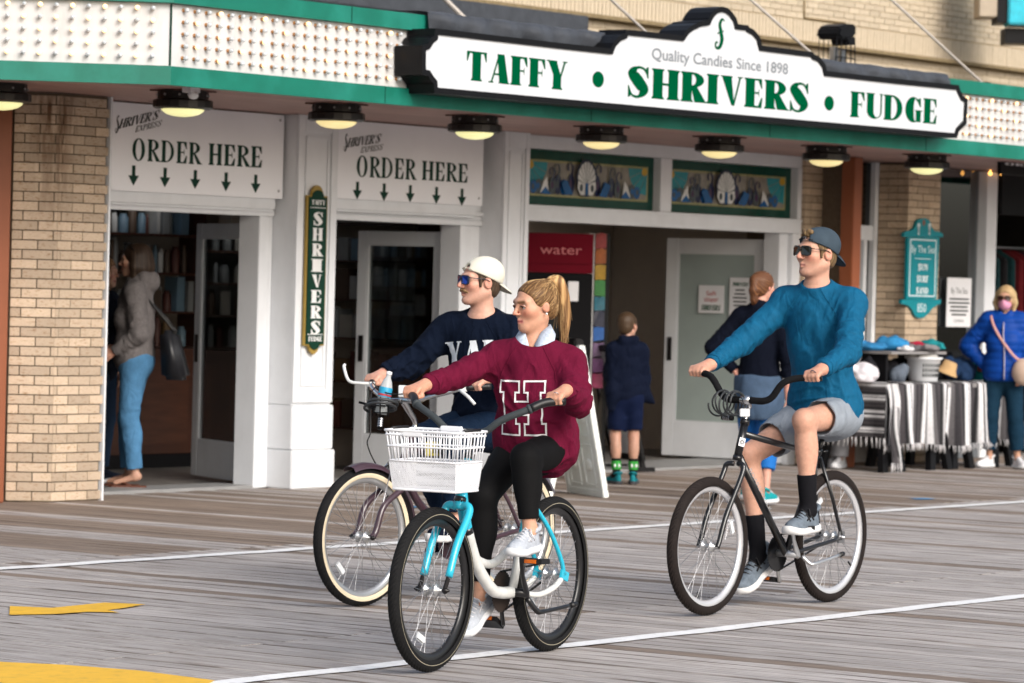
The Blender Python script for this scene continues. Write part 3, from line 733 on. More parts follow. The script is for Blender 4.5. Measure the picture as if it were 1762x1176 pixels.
order_board(20.44, 22.37, 2.25, dict(o=((613,304),(713,310),(613,268)), h=((727,310),(803,315),(727,277)), s=((597,254),(653,246),(597,229)),
    arr=[(615,313,344),(661,316,347),(706,319,349),(751,322,352),(795,325,355)]), 'right order here board with green letters and five arrows, over the second door')
# narrow hanging sign on the first pilaster
hs = empty('hanging_sign', (20.15,17.8,1.7), 'tall narrow green sign with white upright letters and gold rim on the pilaster', 'sign')
YH = 17.785; (xa, za), (xb, zb_) = XZ(527,334,YH), XZ(556,602,YH); xa, xb = 20.035, 20.265
def pl(w, z0, z1, y0, y1, m, name, crown=.07):
    c_ = (xa+xb)/2; pts = [(c_-w,z0),(c_+w,z0)]
    pts = [(c_-w,z0+.0),(c_-.06,z0),(c_-.045,z0-crown*.6),(c_,z0-crown),(c_+.045,z0-crown*.6),(c_+.06,z0),(c_+w,z0),(c_+w,z1),(c_+.07,z1)]+[(c_+.065*math.cos(t), z1+.01+crown*math.sin(t)) for t in np.linspace(0, PI, 9)]+[(c_-.07,z1),(c_-w,z1)]
    mb = MB(); mb.prism([(x, y1, z) for x, z in pts], (0, y0-y1, 0)); sub(name, mb, m, hs, fix=True)
pl(.118, 1.10, 2.255, 17.812, 17.790, m_gold, 'rim'); pl(.103, 1.112, 2.243, 17.7895, 17.781, m_dkgreen, 'face', .045)
mb = MB()
zt = 2.05
for ch in 'SHRIVERS':
    letter_parts(hs, mat('white_letter', (.75,.75,.75), .5, var=.03), ch, (20.098,17.781,zt-.022), EX, EZ, NY, .098, .104, S=.3, t=.08)
    zt -= .1195
lettering(mb, 'TAFFY', (20.075,17.781,2.185), EX, EZ, NY, .036, .15, S=.3, t=.1); lettering(mb, 'FUDGE', (20.075,17.781,1.135), EX, EZ, NY, .036, .15, S=.3, t=.1)
mb.box((20.06,17.7795,2.16),(20.24,17.780,2.165)); mb.box((20.06,17.7795,1.185),(20.24,17.780,1.19))
sub('letters', mb, mat('white_letter', (.75,.75,.75), .5, var=.03), hs)

# third doorway: frame, transoms
sb('transom_frame', [((22.835,17.99,2.76),(27.17,18.16,TOP)),((22.835,17.98,2.15),(27.17,18.16,2.285)),((22.835,18.0,2.2875),(23.06,18.16,2.7575)),((24.92,17.985,2.2875),(25.09,18.16,2.7575)),((27.10,17.985,2.2875),(27.17,18.16,2.7575))])
sb('transom_sill', [((22.84,17.965,2.262),(27.16,17.979,2.283)),((22.84,17.97,2.15),(27.16,17.979,2.172))])
sb('door_jamb', [((22.835,18.0,0),(22.93,18.2,2.148)),((27.03,17.985,0),(27.17,18.2,2.148)),((26.88,18.03,0),(27.026,18.2,2.148))])
# stained glass transoms
sgc = dict(bg=(.24,.22,.19), gr=(.004,.05,.035), wh=(.62,.63,.62), nv=(.015,.02,.06), bl=(.01,.09,.26), te=(.02,.22,.26), ye=(.45,.28,.03), ol=(.30,.28,.13), gy=(.06,.075,.085), pu=(.05,.02,.06))
sgm = {k: mat('leaded_'+k, c_, .18, var=.18, scale=9) for k, c_ in sgc.items()}
def stained(x0, x1, z0, z1, label):
    T = empty('transom_window', ((x0+x1)/2, 18.03, (z0+z1)/2), label, 'window'); w, h = x1-x0, z1-z0
    lay = {'n': 0}
    def P(name, key, pts):
        lay['n'] += 1; y = 18.0592-.00035*lay['n']
        mb = MB(); mb.prism([(x0+w*u, y, z0+h*v) for u, v in pts], (0, .0003, 0)); sub(name, mb, sgm[key], T, fix=True)
    mb = MB(); mb.box((x0,18.06,z0),(x1,18.07,z1)); sub('border_glass', mb, sgm['gr'], T)
    def ell(cx, cz, rx, rz, n=20, a0=0, a1=2*PI): return [(cx+rx*math.cos(t), cz+rz*math.sin(t)) for t in np.linspace(a0, a1, n)[:(-1 if a1-a0 > 6 else None)]]
    l_, r_ = .005, .955
    P('beading','ol',[(l_,.16),(r_,.16),(r_,.82),(l_,.82)]); 
    nn = 9
    for k in range(nn):
        a = l_+.012+(r_-l_-.024)*k/nn; P('pane','bg',[(a,.20),(a+(r_-l_-.024)/nn-.003,.20),(a+(r_-l_-.024)/nn-.003,.78),(a,.78)])
    for sgn, cx in ((1,l_+.012),(-1,r_-.012)):
        for k in range(4):
            t0, t1 = k*PI/8, (k+1)*PI/8-.03
            P('fan_pane','te',[(cx+sgn*.02*math.cos(t0),.78-.08*math.sin(t0)),(cx+sgn*.15*math.cos(t0),.78-.50*math.sin(t0)),(cx+sgn*.15*math.cos(t1),.78-.50*math.sin(t1)),(cx+sgn*.02*math.cos(t1),.78-.08*math.sin(t1))])
        P('sun_pane','ye',ell(cx+sgn*.022,.72,.022,.075))
    c_ = .445
    for k, (dx, key, hh) in enumerate(((.10,'nv',.5),(.16,'bl',.36),(.205,'nv',.46),(.25,'gy',.40),(.36,'gy',.34),(.40,'bl',.3))):
        for sgn in (-1,1):
            x = c_+sgn*dx
            if l_ < x < r_-.02: P('scroll_pane', key, ell(x,.2+hh*.40,.026,hh*.40)); P('scroll_centre', ('pu','bl','gy')[k % 3], ell(x+.003*sgn,.2+hh*.42,.011,hh*.17))
            if k in (0, 2, 3) and l_+.03 < x < r_-.05:
                for q_ in _stroke([(x,.2+hh*.6),(x-.012*sgn,.2+hh*1.0),(x+.008*sgn,.2+hh*1.22),(x+.026*sgn,.2+hh*1.1),(x+.022*sgn,.2+hh*.9)], [.012,.011,.010,.009,.012], 2): P('scroll_lead', ('nv','bl','gy')[k % 3], q_)
    for sgn in (-1,1):
        P('white_pane','wh',[(c_+sgn*.285,.24),(c_+sgn*.30,.52),(c_+sgn*.325,.42),(c_+sgn*.35,.22)]); P('blue_pane','bl',[(c_+sgn*.27,.2),(c_+sgn*.31,.34),(c_+sgn*.35,.2)])
        P('blue_pane','bl',[(c_+sgn*.10,.22),(c_+sgn*.15,.48),(c_+sgn*.19,.42),(c_+sgn*.16,.2)])
    P('oval_border','nv',ell(c_,.53,.078,.345,28)); P('oval_border','gy',ell(c_,.53,.070,.315,28))
    for k in range(8):
        t0, t1 = PI*k/8+.03, PI*(k+1)/8-.03
        P('shell_pane','wh',[(c_+.008*math.cos((t0+t1)/2),.42),(c_+.068*math.cos(t0),.50+.32*math.sin(t0)),(c_+.07*math.cos((t0+t1)/2),.5+.335*math.sin((t0+t1)/2)),(c_+.068*math.cos(t1),.50+.32*math.sin(t1))])
    for sgn in (-1,1): P('shell_pane','wh',[(c_+sgn*.012,.42),(c_+sgn*.066,.48),(c_+sgn*.07,.34),(c_+sgn*.045,.22),(c_+sgn*.014,.22)]); P('eye_pane','gy',ell(c_+sgn*.042,.35,.013,.07))
    P('blue_pane','bl',[(c_-.009,.22),(c_+.009,.22),(c_+.009,.44),(c_-.009,.44)])
    return T
stained(23.07, 24.91, 2.29, 2.755, 'left stained glass transom with a white shell between blue scrolls')
stained(25.10, 27.09, 2.29, 2.755, 'right stained glass transom with a white shell between blue scrolls')

# ------------------------------------------------------------------ door leaves
def door_leaf(hinge, ang, w, h, label, glass, kick=.28, stile=.105, group='white glazed doors standing open', bar=False, z0=.03):
    D = empty('shop_door', (hinge[0], hinge[1], z0), label, 'door', group); D.rotation_euler = (0,0,ang)
    mb = MB()
    for a, c_ in (((0,-.022,0),(stile,.022,h)), ((w-stile,-.022,0),(w,.022,h)), ((stile,-.022,0),(w-stile,.022,kick)), ((stile,-.022,h-stile),(w-stile,.022,h))): mb.box(a, c_)
    mb.build('door_frame', m_white, D, bevel=.004)
    mb = MB(); mb.box((stile,-.004,kick),(w-stile,.004,h-stile)); mb.build('pane', glass, D)
    mb = MB()
    for a, c_ in (((stile,.006,kick),(stile+.018,.02,h-stile)), ((w-stile-.018,.006,kick),(w-stile,.02,h-stile)), ((stile+.018,.006,kick),(w-stile-.018,.02,kick+.018)), ((stile+.018,.006,h-stile-.018),(w-stile-.018,.02,h-stile))): mb.box(a, c_); mb.box((a[0],-c_[1],a[2]),(c_[0],-a[1],c_[2]))
    mb.build('glazing_bead', m_white, D)
    for z in (.22, h-.25):
        mb = MB(); mb.tube([(-.006,-.03,z-.06),(-.006,-.03,z+.06)], .013, 8); mb.box((-.03,-.026,z-.055),(.03,-.0225,z+.055)); mb.build('hinge', m_steel, D)
    mb = MB(); mb.box((w-.085,.024,1.0-.1),(w-.04,.032,1.0+.12)); mb.box((w-.085,-.032,1.0-.1),(w-.04,-.024,1.0+.12)); mb.tube([(w-.06,-.03,.99),(w-.06,-.075,.99),(w-.11,-.085,.99)], .011, 8); mb.build('handle', m_iron, D)
    return D
def ang(a, b): return math.atan2(b[1]-a[1], b[0]-a[0])
door_leaf((19.90,18.27), math.radians(67), .95, 2.0, 'first white door with tall glass pane, folded inwards past the jean-clad customer', m_glass)
door_leaf((22.32,18.27), math.radians(90), .95, 2.0, 'second white glazed door, standing inwards behind the cyclist in the cream cap', m_glass)
d3 = door_leaf((27.0,18.22), math.radians(93), 1.12, 2.06, 'third white door with frosted pane and two paper notices', m_glassf, kick=.32, stile=.13)
mb = MB(); mb.box((.13,.012,.32),(.99,.016,1.93)); mb.build('frosted_film', mat('frosted_glass_film', (.33,.39,.375), .14, var=.12, scale=1.2, spec=.6), d3)
for (x0, x1, za, zb2, ink, nm, lab) in ((.46,.74,1.36,1.62,'r','door_notice','small paper with red and green print'), (.17,.40,1.28,1.70,'k','door_notice','tall paper of green heading and dark lines')):
    N = empty(nm, (0,0,0), ('white paper notice with red and green print' if ink == 'r' else 'taller white notice with lines of print')+' taped to the third door', 'notice')
    mt = Matrix.Translation(d3.location) @ Matrix.Rotation(d3.rotation_euler[2], 4, 'Z')
    N.location = mt @ Vector(((x0+x1)/2, .034, (za+zb2)/2)); N.rotation_euler = d3.rotation_euler
    w, h = (x1-x0)/2, (zb2-za)/2
    mb = MB(); mb.box((-w,-.001,-h),(w,.001,h)); mb.build('sheet', m_paper, N)
    ex = V((-1,0,0)); nn = V((0,1,0))
    if ink == 'r':
        mb = MB(); plain_text(mb, 'Salt', (0,.001,.035), unit((-1,0,.08)), EZ, nn, .045, .11, centre=True); plain_text(mb, 'Water', (0,.001,-.025), unit((-1,0,.08)), EZ, nn, .045, .16, centre=True); mb.build('print', m_redink, N)
        mb = MB(); lettering(mb, "SHRIVERS", (.11,.001,-.105), ex, EZ, nn, .05, .21, S=.2, slant=.2); mb.build('print', m_letter, N)
    else:
        mb = MB(); lettering(mb, "SHRIVERS", (.085,.001,.13), ex, EZ, nn, .035, .17, S=.2, slant=.2); mb.build('print', m_letter, N)
        mb = MB()
        for k in range(7): wl = (.05,.06,.075,.07,.065,.04,.055)[k]; z = .085-k*.036; mb.box((-wl,.0015,z),(wl,.002,z+.014))
        mb.build('print', m_ink, N)

# ------------------------------------------------------------------ rooms behind the doorways
room = MB(); room.box((15.5,18.3,-.04),(33,26,-.0)); o = sub('shop_floor', room, m_tile, shop)
sb('threshold', [((17.71,18.03,-.03),(19.76,18.4,.022)),((20.42,18.03,-.03),(22.2,18.4,.022)),((22.93,18.03,-.03),(27.03,18.9,.02))], mat('threshold_grey', (.25,.25,.25), .5))
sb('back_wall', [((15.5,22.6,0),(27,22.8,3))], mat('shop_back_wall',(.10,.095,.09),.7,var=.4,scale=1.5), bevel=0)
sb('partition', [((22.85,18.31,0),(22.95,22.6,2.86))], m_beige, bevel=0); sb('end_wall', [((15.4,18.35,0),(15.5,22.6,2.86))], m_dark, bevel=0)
sb('ceiling', [((15.5,18.3,2.60),(22.85,20.35,2.65)),((15.5,21.0,2.60),(22.85,22.6,2.65)),((15.5,20.35,2.60),(19.0,21.0,2.65)),((21.6,20.35,2.60),(22.85,21.0,2.65))], mat('shop_ceiling', (.35,.34,.32), .8), bevel=0)  # unseen opening between the slabs, added to let daylight into the shop
m_item = [mat('goods_%s' % n, c_, .5, var=.15, rand=.2) for n, c_ in (('red',(.08,.025,.02)),('white',(.36,.37,.37)),('blue',(.12,.20,.27)),('pale',(.30,.29,.26)),('amber',(.14,.09,.04)),('silver',(.24,.26,.27)),('brown',(.06,.04,.028)),('grey',(.14,.155,.16)))]
def counter(x0, x1, y0, y1, h, label):
    K = empty('shop_counter', ((x0+x1)/2, (y0+y1)/2, 0), label, 'counter')
    mb = MB(); mb.box((x0,y0,.12),(x1,y1,h-.04)); sub('cabinet', mb, m_wood, K, bevel=.005)
    mb = MB(); mb.box((x0-.03,y0-.03,h-.04),(x1+.03,y1+.03,h)); sub('counter_top', mb, m_wood, K, bevel=.008)
    mb = MB(); mb.box((x0+.03,y0+.03,0),(x1-.03,y1-.03,.12)); sub('kick_base', mb, m_black, K)
    n = max(2, int((x1-x0)/.6))
    for k in range(n):
        a = x0+(x1-x0)*(k+.1)/n; c_ = x0+(x1-x0)*(k+.9)/n
        mb = MB(); mb.box((a,y0-.012,.2),(c_,y0,h-.12)); sub('counter_panel', mb, mat('cherry_panel',(.06,.022,.012),.4,var=.3,scale=4,stretch=(1,1,6)), K, bevel=.006)
    return K
counter(18.6, 22.2, 20.3, 20.9, 1.0, 'dark cherry wood shop counter seen through the first doorway')
def shelving(x0, x1, y, z0, z1, n, label, dens=.13):
    S_ = empty('goods_shelf', ((x0+x1)/2, y, 0), label, 'shelf')
    mb = MB()
    for k in range(n+1): z = z0+(z1-z0)*k/n; mb.box((x0,y,z-.02),(x1,y+.3,z))
    mb.box((x0-.03,y,0),(x0,y+.3,z1+.05)); mb.box((x1,y,0),(x1+.03,y+.3,z1+.05)); sub('rack', mb, m_wood, S_)
    st_ = [MB() for _ in m_item]
    for k in range(n):
        x = x0+.03; z = z0+(z1-z0)*k/n
        while x < x1-.1:
            w = random.uniform(.03,.10); h = random.uniform(.45,.9)*(z1-z0)/n; q = random.choice(st_)
            if random.random() < .22: q.box((x,y+.05,z),(x+w,y+.2,z+h))
            else: q.lathe([(w/2,0),(w/2,h*.8),(w/3,h*.9),(w/3,h),(0,h)], (x+w/2,y+.12,z), (0,0,1), 10)
            x += w+random.uniform(.01,.05)
    for q, m in zip(st_, m_item):
        if q.v: tag(sub('goods', q, m, S_), kind='stuff')
shelving(18.4, 20.2, 21.6, 1.0, 2.4, 5, 'shelf packed with jars and boxes of sweets behind the first doorway')
shelving(20.4, 22.3, 21.0, .3, 2.3, 6, 'shelf of boxed goods seen through the second doorway')
shelving(18.2, 19.6, 20.35, 1.02, 1.62, 2, 'glass topped display of sweets on the counter beside the customer')
mb = MB(); mb.box((18.75,20.9,1.95),(19.35,20.93,2.22)); o = mb.build('menu_board', mat('pale_board',(.42,.55,.55),.5), None); tag(o, 'pale green hanging board deep inside the first shop doorway', 'board')
mb = MB(); mb.box((19.0,20.30,1.42),(19.12,20.31,1.52)); mb.box((19.16,20.30,1.42),(19.28,20.31,1.52)); o = mb.build('price_card', m_paper, None); tag(o, 'pair of white price cards on the display behind the customer', 'card')
K = empty('goods_shelf', (22.4,19.2,0), 'shelf of pale boxes seen through the glass of the second door', 'shelf')
mb = MB()
for z in (.35,.75,1.12,1.45,1.78,2.1): mb.box((22.56,18.80,z-.015),(22.84,20.6,z))
mb.box((22.56,18.78,0),(22.84,18.80,2.2)); mb.box((22.56,20.6,0),(22.84,20.62,2.2)); sub('rack', mb, m_wood, K)
for z in (.35,.75,1.12,1.45,1.78):
    y = 18.82
    while y < 20.45:
        w = random.uniform(.07,.16); h = random.uniform(.18,.29); mb = MB(); mb.box((22.60,y,z),(22.80,y+w,z+h)); sub('goods_box', mb, random.choice([m_item[1], m_item[1], m_item[3], m_item[5], m_item[2], m_item[6]]) if z > 1 else random.choice([m_item[0], m_item[6], m_item[4], m_item[7]]), K); y += w+random.uniform(.01,.04)
# recess behind the third doorway
sb('recess_wall', [((24.35,21.0,0),(28.5,21.15,2.86)),((28.3,18.35,0),(28.45,21,2.86)),((22.65,21.0,0),(24.34,21.15,2.86))], m_beige, bevel=0)
sb('recess_ceiling', [((22.96,18.25,2.55),(28.3,19.7,2.6)),((22.96,20.3,2.55),(28.3,21,2.6)),((22.96,19.7,2.55),(24.6,20.3,2.6)),((26.6,19.7,2.55),(28.3,20.3,2.6))], mat('recess_ceiling', (.45,.40,.34), .8), bevel=0)  # unseen gap left in the middle, added to brighten the recess from above
vm = empty('vending_machine', (0,0,0), 'black vending machine with a red water banner in the third doorway', 'vending machine')
pv = atZ(953, 815, 0.0); vm.location = (pv[0], pv[1], 0); va = math.radians(-47); vm.rotation_euler = (0,0,va)
mb = MB(); mb.box((-.29,0,0),(.29,.6,1.72)); mb.build('cabinet', m_vblack, vm, bevel=.01)
mb = MB(); mb.box((-.28,-.014,1.80),(.26,-.002,2.05)); mb.box((-.29,0,1.722),(.29,.6,2.06)); mb.build('banner', m_red, vm)
mb = MB(); plain_text(mb, 'water', (-.17,-.014,1.88), EX, EZ, NY, .085, .36); mb.build('banner_letters', mat('pink_letter',(.45,.12,.13),.5), vm)
mb = MB(); mb.box((.08,-.012,1.48),(.17,-.002,1.65)); mb.build('card_reader', m_paper, vm, bevel=.004)
mb = MB(); mb.box((-.25,-.006,.3),(.0,-.002,1.65)); mb.build('display', mat('vend_window',(.008,.010,.012),.3,spec=.15), vm)
mb = MB(); mb.box((.03,-.012,.78),(.17,-.002,1.08)); mb.build('goods_picture', mat('gold_goods',(.30,.17,.03),.5,var=.5,scale=30), vm)
rc = empty('candy_column', (0,0,0), 'tall stack of rainbow coloured candy bins beside the vending machine', 'display')
pr = atZ(1016, 808, 0.0); rc.location = (pr[0], pr[1], 0); rc.rotation_euler = (0,0,va)
mb = MB(); mb.box((-.07,-.02,0),(-.015,.3,2.08)); mb.build('rail', mat('rail_white',(.5,.5,.5),.4), rc)
mb = MB(); mb.box((.088,-.02,0),(.12,.3,2.08)); mb.build('side_frame', m_black, rc)
for k, c_ in enumerate(((.30,.03,.10),(.16,.05,.17),(.13,.07,.16),(.02,.10,.33),(.012,.015,.04),(.01,.13,.19),(.03,.20,.04),(.42,.25,.02),(.36,.10,.02),(.30,.03,.03))):
    z = .72+.136*k; mb = MB(); mb.prism([(x, -.03+random.uniform(-.006,.006), z0) for x, z0 in ((-.01,z),(.085,z+random.uniform(-.02,.02)),(.085,z+.13),(.04,z+.13+random.uniform(-.015,.02)),(-.01,z+.125))], (0,.2,0)); mb.build('bin', mat('candy_%d' % k, c_, .35, var=.25, scale=25), rc, fix=True)
for k in range(9): mb = MB(); mb.box((-.05,-.026,.7+.14*k),(-.03,-.0205,.74+.14*k)); mb.build('clip', m_black, rc)
sw = empty('switch_plate', (25.9,20.985,1.3), 'small white switch plate on the beige recess wall above the boy', 'switch'); p_ = atY(1089,542,20.99); sw.location = p_
mb = MB(); mb.box((-.045,-.008,-.075),(.045,.005,.075)); mb.build('plate', m_white, sw, bevel=.003); mb = MB(); mb.box((-.012,-.014,-.03),(.012,-.0085,.03)); mb.build('rocker', m_paper, sw)

# ================================================================== right hand bay: bricks, posts, windows
rp = empty('brick_pier', (28.7,17.75,0), 'buff brick pier on the right carrying the teal hanging sign', 'pier')
core = MB(); core.box((28.435,17.615,0),(28.985,18.6,PIH)); sub('mortar', core, m_mortar, rp)
bricks_on(rp, (28.42,17.60,0), 0, .58, .012, PIH, me_brick, phase=.05)
bricks_on(rp, (28.42,17.93,0), -PI/2, .328, .012, PIH, me_brick, phase=.0)
bw = empty('brick_wall', (27.4,17.9,0), 'narrow buff brick wall between the third doorway and the russet post', 'wall')
core = MB(); core.box((27.18,17.965,0),(27.63,18.6,PIH)); core.box((27.46,17.675,0),(27.63,17.96,PIH)); sub('mortar', core, m_mortar, bw)
bricks_on(bw, (27.175,17.95,0), 0, .30, .012, PIH, me_brick); bricks_on(bw, (27.45,17.66,0), 0, .19, .012, PIH, me_brick, phase=.03)
mb = MB(); mb.box((27.24,17.46,0),(27.385,17.60,PIH)); o = mb.build('brown_post', m_brown, None, bevel=.006); tag(o, 'russet brown square post behind the man in the blue shirt', 'post')
nw = empty('narrow_window', (28.0,18.0,1.4), 'narrow dark window with white frame between two brick piers', 'window')
mb = MB()
for a, c_ in (((27.635,17.93,.0),(27.68,18.02,PIH)),((28.35,17.93,0),(28.415,18.02,PIH)),((27.682,17.94,2.12),(28.348,18.02,2.26)),((27.682,17.94,0),(28.348,18.02,.35)),((28.2,17.945,.352),(28.26,18.01,2.118))): mb.box(a, c_)
sub('frame', mb, m_white, nw, bevel=.004)
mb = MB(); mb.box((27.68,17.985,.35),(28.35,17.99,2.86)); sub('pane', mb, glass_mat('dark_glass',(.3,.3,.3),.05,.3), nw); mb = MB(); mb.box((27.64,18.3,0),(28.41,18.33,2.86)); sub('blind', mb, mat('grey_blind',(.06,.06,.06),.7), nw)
bay = empty('gift_shop', (31,18,0), 'dark gift shop front with white framed window on the far right', 'shop')
def bb_(name, boxes, m, bevel=0):
    mb = MB()
    for a, c_ in boxes: mb.box(a, c_)
    return sub(name, mb, m, bay, bevel=bevel)
xm0, xm1 = XZ(1688,400,17.9)[0], XZ(1706,400,17.9)[0]
bb_('window_frame', [((xm0,17.84,0),(xm1,17.98,2.86)),((28.99,17.9,0),(29.05,17.98,2.86))], m_white, .004)
bb_('window_sill', [((29.0,17.86,.0),(xm0,17.99,.52))], mat('grey_sill',(.10,.11,.12),.5,var=.1), .006)
bb_('pane', [((29.05,17.94,.52),(xm0,17.946,2.86))], glass_mat('bay_glass',(.75,.82,.85),.3,.5))
bb_('display_back', [((29.1,18.9,.5),(32.2,18.93,2.86))], mat('bay_back',(.22,.24,.26),.6,var=.5,scale=1.6,col2=(.55,.52,.50),mixscale=.9,mixpos=(.48,.54)), 0)  # added panel, its pale patches painted in place of reflections in the window
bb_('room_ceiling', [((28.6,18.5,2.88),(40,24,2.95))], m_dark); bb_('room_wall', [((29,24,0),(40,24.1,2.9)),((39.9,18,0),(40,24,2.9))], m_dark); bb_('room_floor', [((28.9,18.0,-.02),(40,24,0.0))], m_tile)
bb_('shop_sign_band', [((xm1+.02,17.80,2.44),(36,17.86,2.86))], m_black)
(xs0, zs1), (xs1, zs0) = XZ(1722,300,16.5), XZ(1760,284,16.5)
us = empty('hanging_sign', (xs0+.8,16.5,2.8), 'black sign with white letters under the canopy at the right edge, mostly cut off', 'sign')
mb = MB(); mb.box((xs0,16.5,zs1),(xs0+1.9,16.54,2.868)); sub('board', mb, m_black, us)
pz = XZ(1729,284,16.498); letter_parts(us, m_paper, 'ORIG', (pz[0],16.499,pz[1]), EX, EZ, NY, 2.866-pz[1], .62, S=.25)
bb_('lintel', [((29.0,18.03,2.56),(36,18.07,2.868))], m_black)
for k, (x, y, c_) in enumerate(((1642,283,'w'),(1671,286,'w'),(1704,299,'w'),(1722,298,'w'))):
    p_ = atY(x, y, 17.99 if k < 2 else 17.78); mb = MB(); mb.sphere((0,0,0), .02, 8, 6); mb.tube([(0,0,.015),(0,0,.05)], .008, 6); o = mb.build('string_light', mat('amber_bulb',(.8,.4,.1),.3,var=0,emit=(1,.45,.1),estr=3), None, p_)
    tag(o, ('bright','dim','left of a pair of','right of a pair of')[k]+' amber string light glowing inside the gift shop top', 'light', 'string lights in the gift shop')
# clothes rail deep in the gift shop
cr = empty('clothes_rail', (32.5,19.2,0), 'rail of dark and coloured clothes inside the gift shop doorway', 'rail')
mb = MB(); mb.tube([(30.9,19.3,2.15),(35.5,19.3,2.15)], .018, 8); mb.tube([(30.95,19.3,0),(30.95,19.3,2.15)], .02, 8); mb.tube([(35.4,19.3,0),(35.4,19.3,2.15)], .02, 8); sub('rail_bar', mb, m_steel, cr)
for k in range(26):
    x = 31.0+k*.165; c_ = random.choice(((.02,.02,.025),(.025,.03,.04),(.05,.02,.03),(.01,.06,.07),(.06,.05,.05),(.12,.09,.03),(.20,.012,.02) if k > 8 else (.03,.03,.03)))
    mb = MB(); w = .22; zt = 2.12; zb3 = random.uniform(.9,1.25)
    mb.prism([(x, 19.3+a, z) for a, z in ((-.03,zt),(.03,zt),(w,zt-.1),(w+.02,zb3),(-w-.02,zb3),(-w,zt-.1))], (.06,0,0)); sub('garment', mb, mat('cloth_%d' % (hash(c_) % 997), c_, .9, var=.3, scale=14), cr, fix=True, bevel=.015)

# ================================================================== upper storey wall set back above the canopy
uw = empty('upper_wall', (32,21.5,4), 'pale buff brick upper wall rising behind the canopy sign', 'wall')
core = MB(); core.box((22,21.515,3.0),(46,21.9,6.6)); sub('mortar', core, m_mortarup, uw)
stf = MB()
def soldier(x0, x1, z0):
    x = x0
    while x < x1:
        stf.box((x,21.5+random.uniform(-.002,.002),z0),(x+.056,21.56,z0+.235)); x += .0665
soldier(24.5, 42, 4.395)
bricks_on(uw, (27.2,21.5,0), 0, 14, 4.642, 5.75, me_brickup, limit=285, stuff=stf, phase=.03)
bricks_on(uw, (28.0,21.5,0), 0, 12, 4.06, 4.34, me_brickup, limit=0, stuff=stf)
tag(sub('far_bricks', stf, m_brickup, uw), kind='stuff')
mb = MB(); mb.box((22,21.38,4.345),(46,21.515,4.385)); sub('ledge', mb, mat('stained_ledge',(.20,.15,.08),.8,var=.3,scale=20), uw)
mb = MB(); mb.box((22,21.30,4.16),(28.2,21.5,4.343)); mb.box((22,21.2,3.95),(28.6,21.5,4.10)); mb.box((22,21.25,4.105),(28.5,21.5,4.15)); sub('flashing', mb, m_tarp, uw, bevel=.01)
mb = MB(); mb.box((22,21.22,3.5),(28.6,21.5,3.945)); sub('clerestory', mb, mat('dark_brown_frame',(.045,.03,.025),.6,var=.3), uw)
mb = MB()
for p0, p1 in (((1384,0),(1384,31)),((1384,31),(1455,40))):
    a, c_ = atY(*p0, 21.49), atY(*p1, 21.49); mb.tube([a, c_], .012, 6)
sub('conduit', mb, mat('conduit',(.22,.16,.08),.6), uw)
# tie rods holding the canopy up
for k, (top, bot) in enumerate((((765,-2),(803,36)),((1050,-2),(1112,56)),((1290,-2),(1412,106)),((1532,-2),(1678,132)))):
    yb = 16.35; B = atY(*bot, yb); T_ = atX(*top, B[0]); d = unit(T_-B); E_ = B+d*((21.5-B[1])/d[1]) if d[1] > .05 else B+d*6
    B = B-d*.12
    R_ = empty('tie_rod', tuple(B), ('thick','second','third','last')[k]+' tie rod from the left, slanting from canopy edge up to the wall', 'rod', 'tie rods over the canopy')
    mb = MB(); mb.tube([B, E_], .022 if k == 0 else .013, 8); sub('rod', mb, mat('galvanised',(.36,.33,.30),.5,.4,var=.1), R_)
    mb = MB(); mb.box(tuple(B-V((.04,.05,.03))), tuple(B+V((.04,.05,.02)))); sub('anchor', mb, m_iron, R_)
# floodlight on the canopy roof
fl = empty('floodlight', (0,0,0), 'black floodlight on wire legs standing above the sign', 'floodlight'); p_ = atY(1440,104,18.2); fl.location = p_
mb = MB(); mb.prism([(-.17,-.12,.22),(-.14,-.12,.31),(.0,-.12,.345),(.15,-.12,.35),(.15,-.12,.24),(.02,-.12,.20),(-.1,-.12,.19)], (0,.26,0)); mb.build('lamp_head', m_black, fl, bevel=.02, fix=True)
mb = MB(); mb.prism([(-.02,-.125,.20),(.13,-.125,.23),(.13,-.125,.15),(.02,-.125,.14)], (0,.2,0)); mb.build('visor', m_black, fl, bevel=.01, fix=True)
mb = MB()
for x in (-.16,-.08,0.0,.08,.15): mb.tube([(x,-.1,.22),(x*1.1,-.1,-.05)], .006, 5); mb.tube([(x,.1,.22),(x*1.05,.1,-.05)], .005, 5)
for z in (.02,.1): mb.tube([(-.18,-.1,z),(.17,-.1,z)], .006, 5)
mb.build('wire_legs', m_black, fl); mb = MB(); mb.box((-.13,-.05,-.05),(-.06,.0,.12)); mb.box((.0,-.05,-.05),(.07,.0,.1)); mb.build('ballast', m_steel, fl)
# projecting sign box at the top right corner
bs = empty('projecting_sign', (0,0,0), 'beige and black sign box with turquoise front at the top right corner', 'sign'); p_ = atY(1725,20,20.6); bs.location = p_
ea = V((.618,-.786,0))
def q(mb, u0, u1, v0, v1, d0, d1): mb.obox(RIGHT*(u0+u1)/2+V((0,0,(v0+v1)/2))+FWD0*(d0+d1)/2, RIGHT*(u1-u0)/2, FWD0*(d1-d0)/2, (0,0,(v1-v0)/2))
mb = MB(); q(mb, -.27,-.06,-.065,.8,.0,.5); mb.build('case', mat('beige_metal',(.40,.33,.25),.5), bs, bevel=.01)
mb = MB(); q(mb, -.06,.06,-.13,.8,-.0,.5); q(mb, .05,.5,-.36,-.18,.1,.5); mb.build('bracket', m_black, bs, bevel=.006)
mb = MB(); q(mb, .061,.6,-.15,.8,-.05,.45); mb.build('front', mat('turquoise_panel',(.02,.45,.58),.4,var=.25,scale=12), bs, bevel=.02)
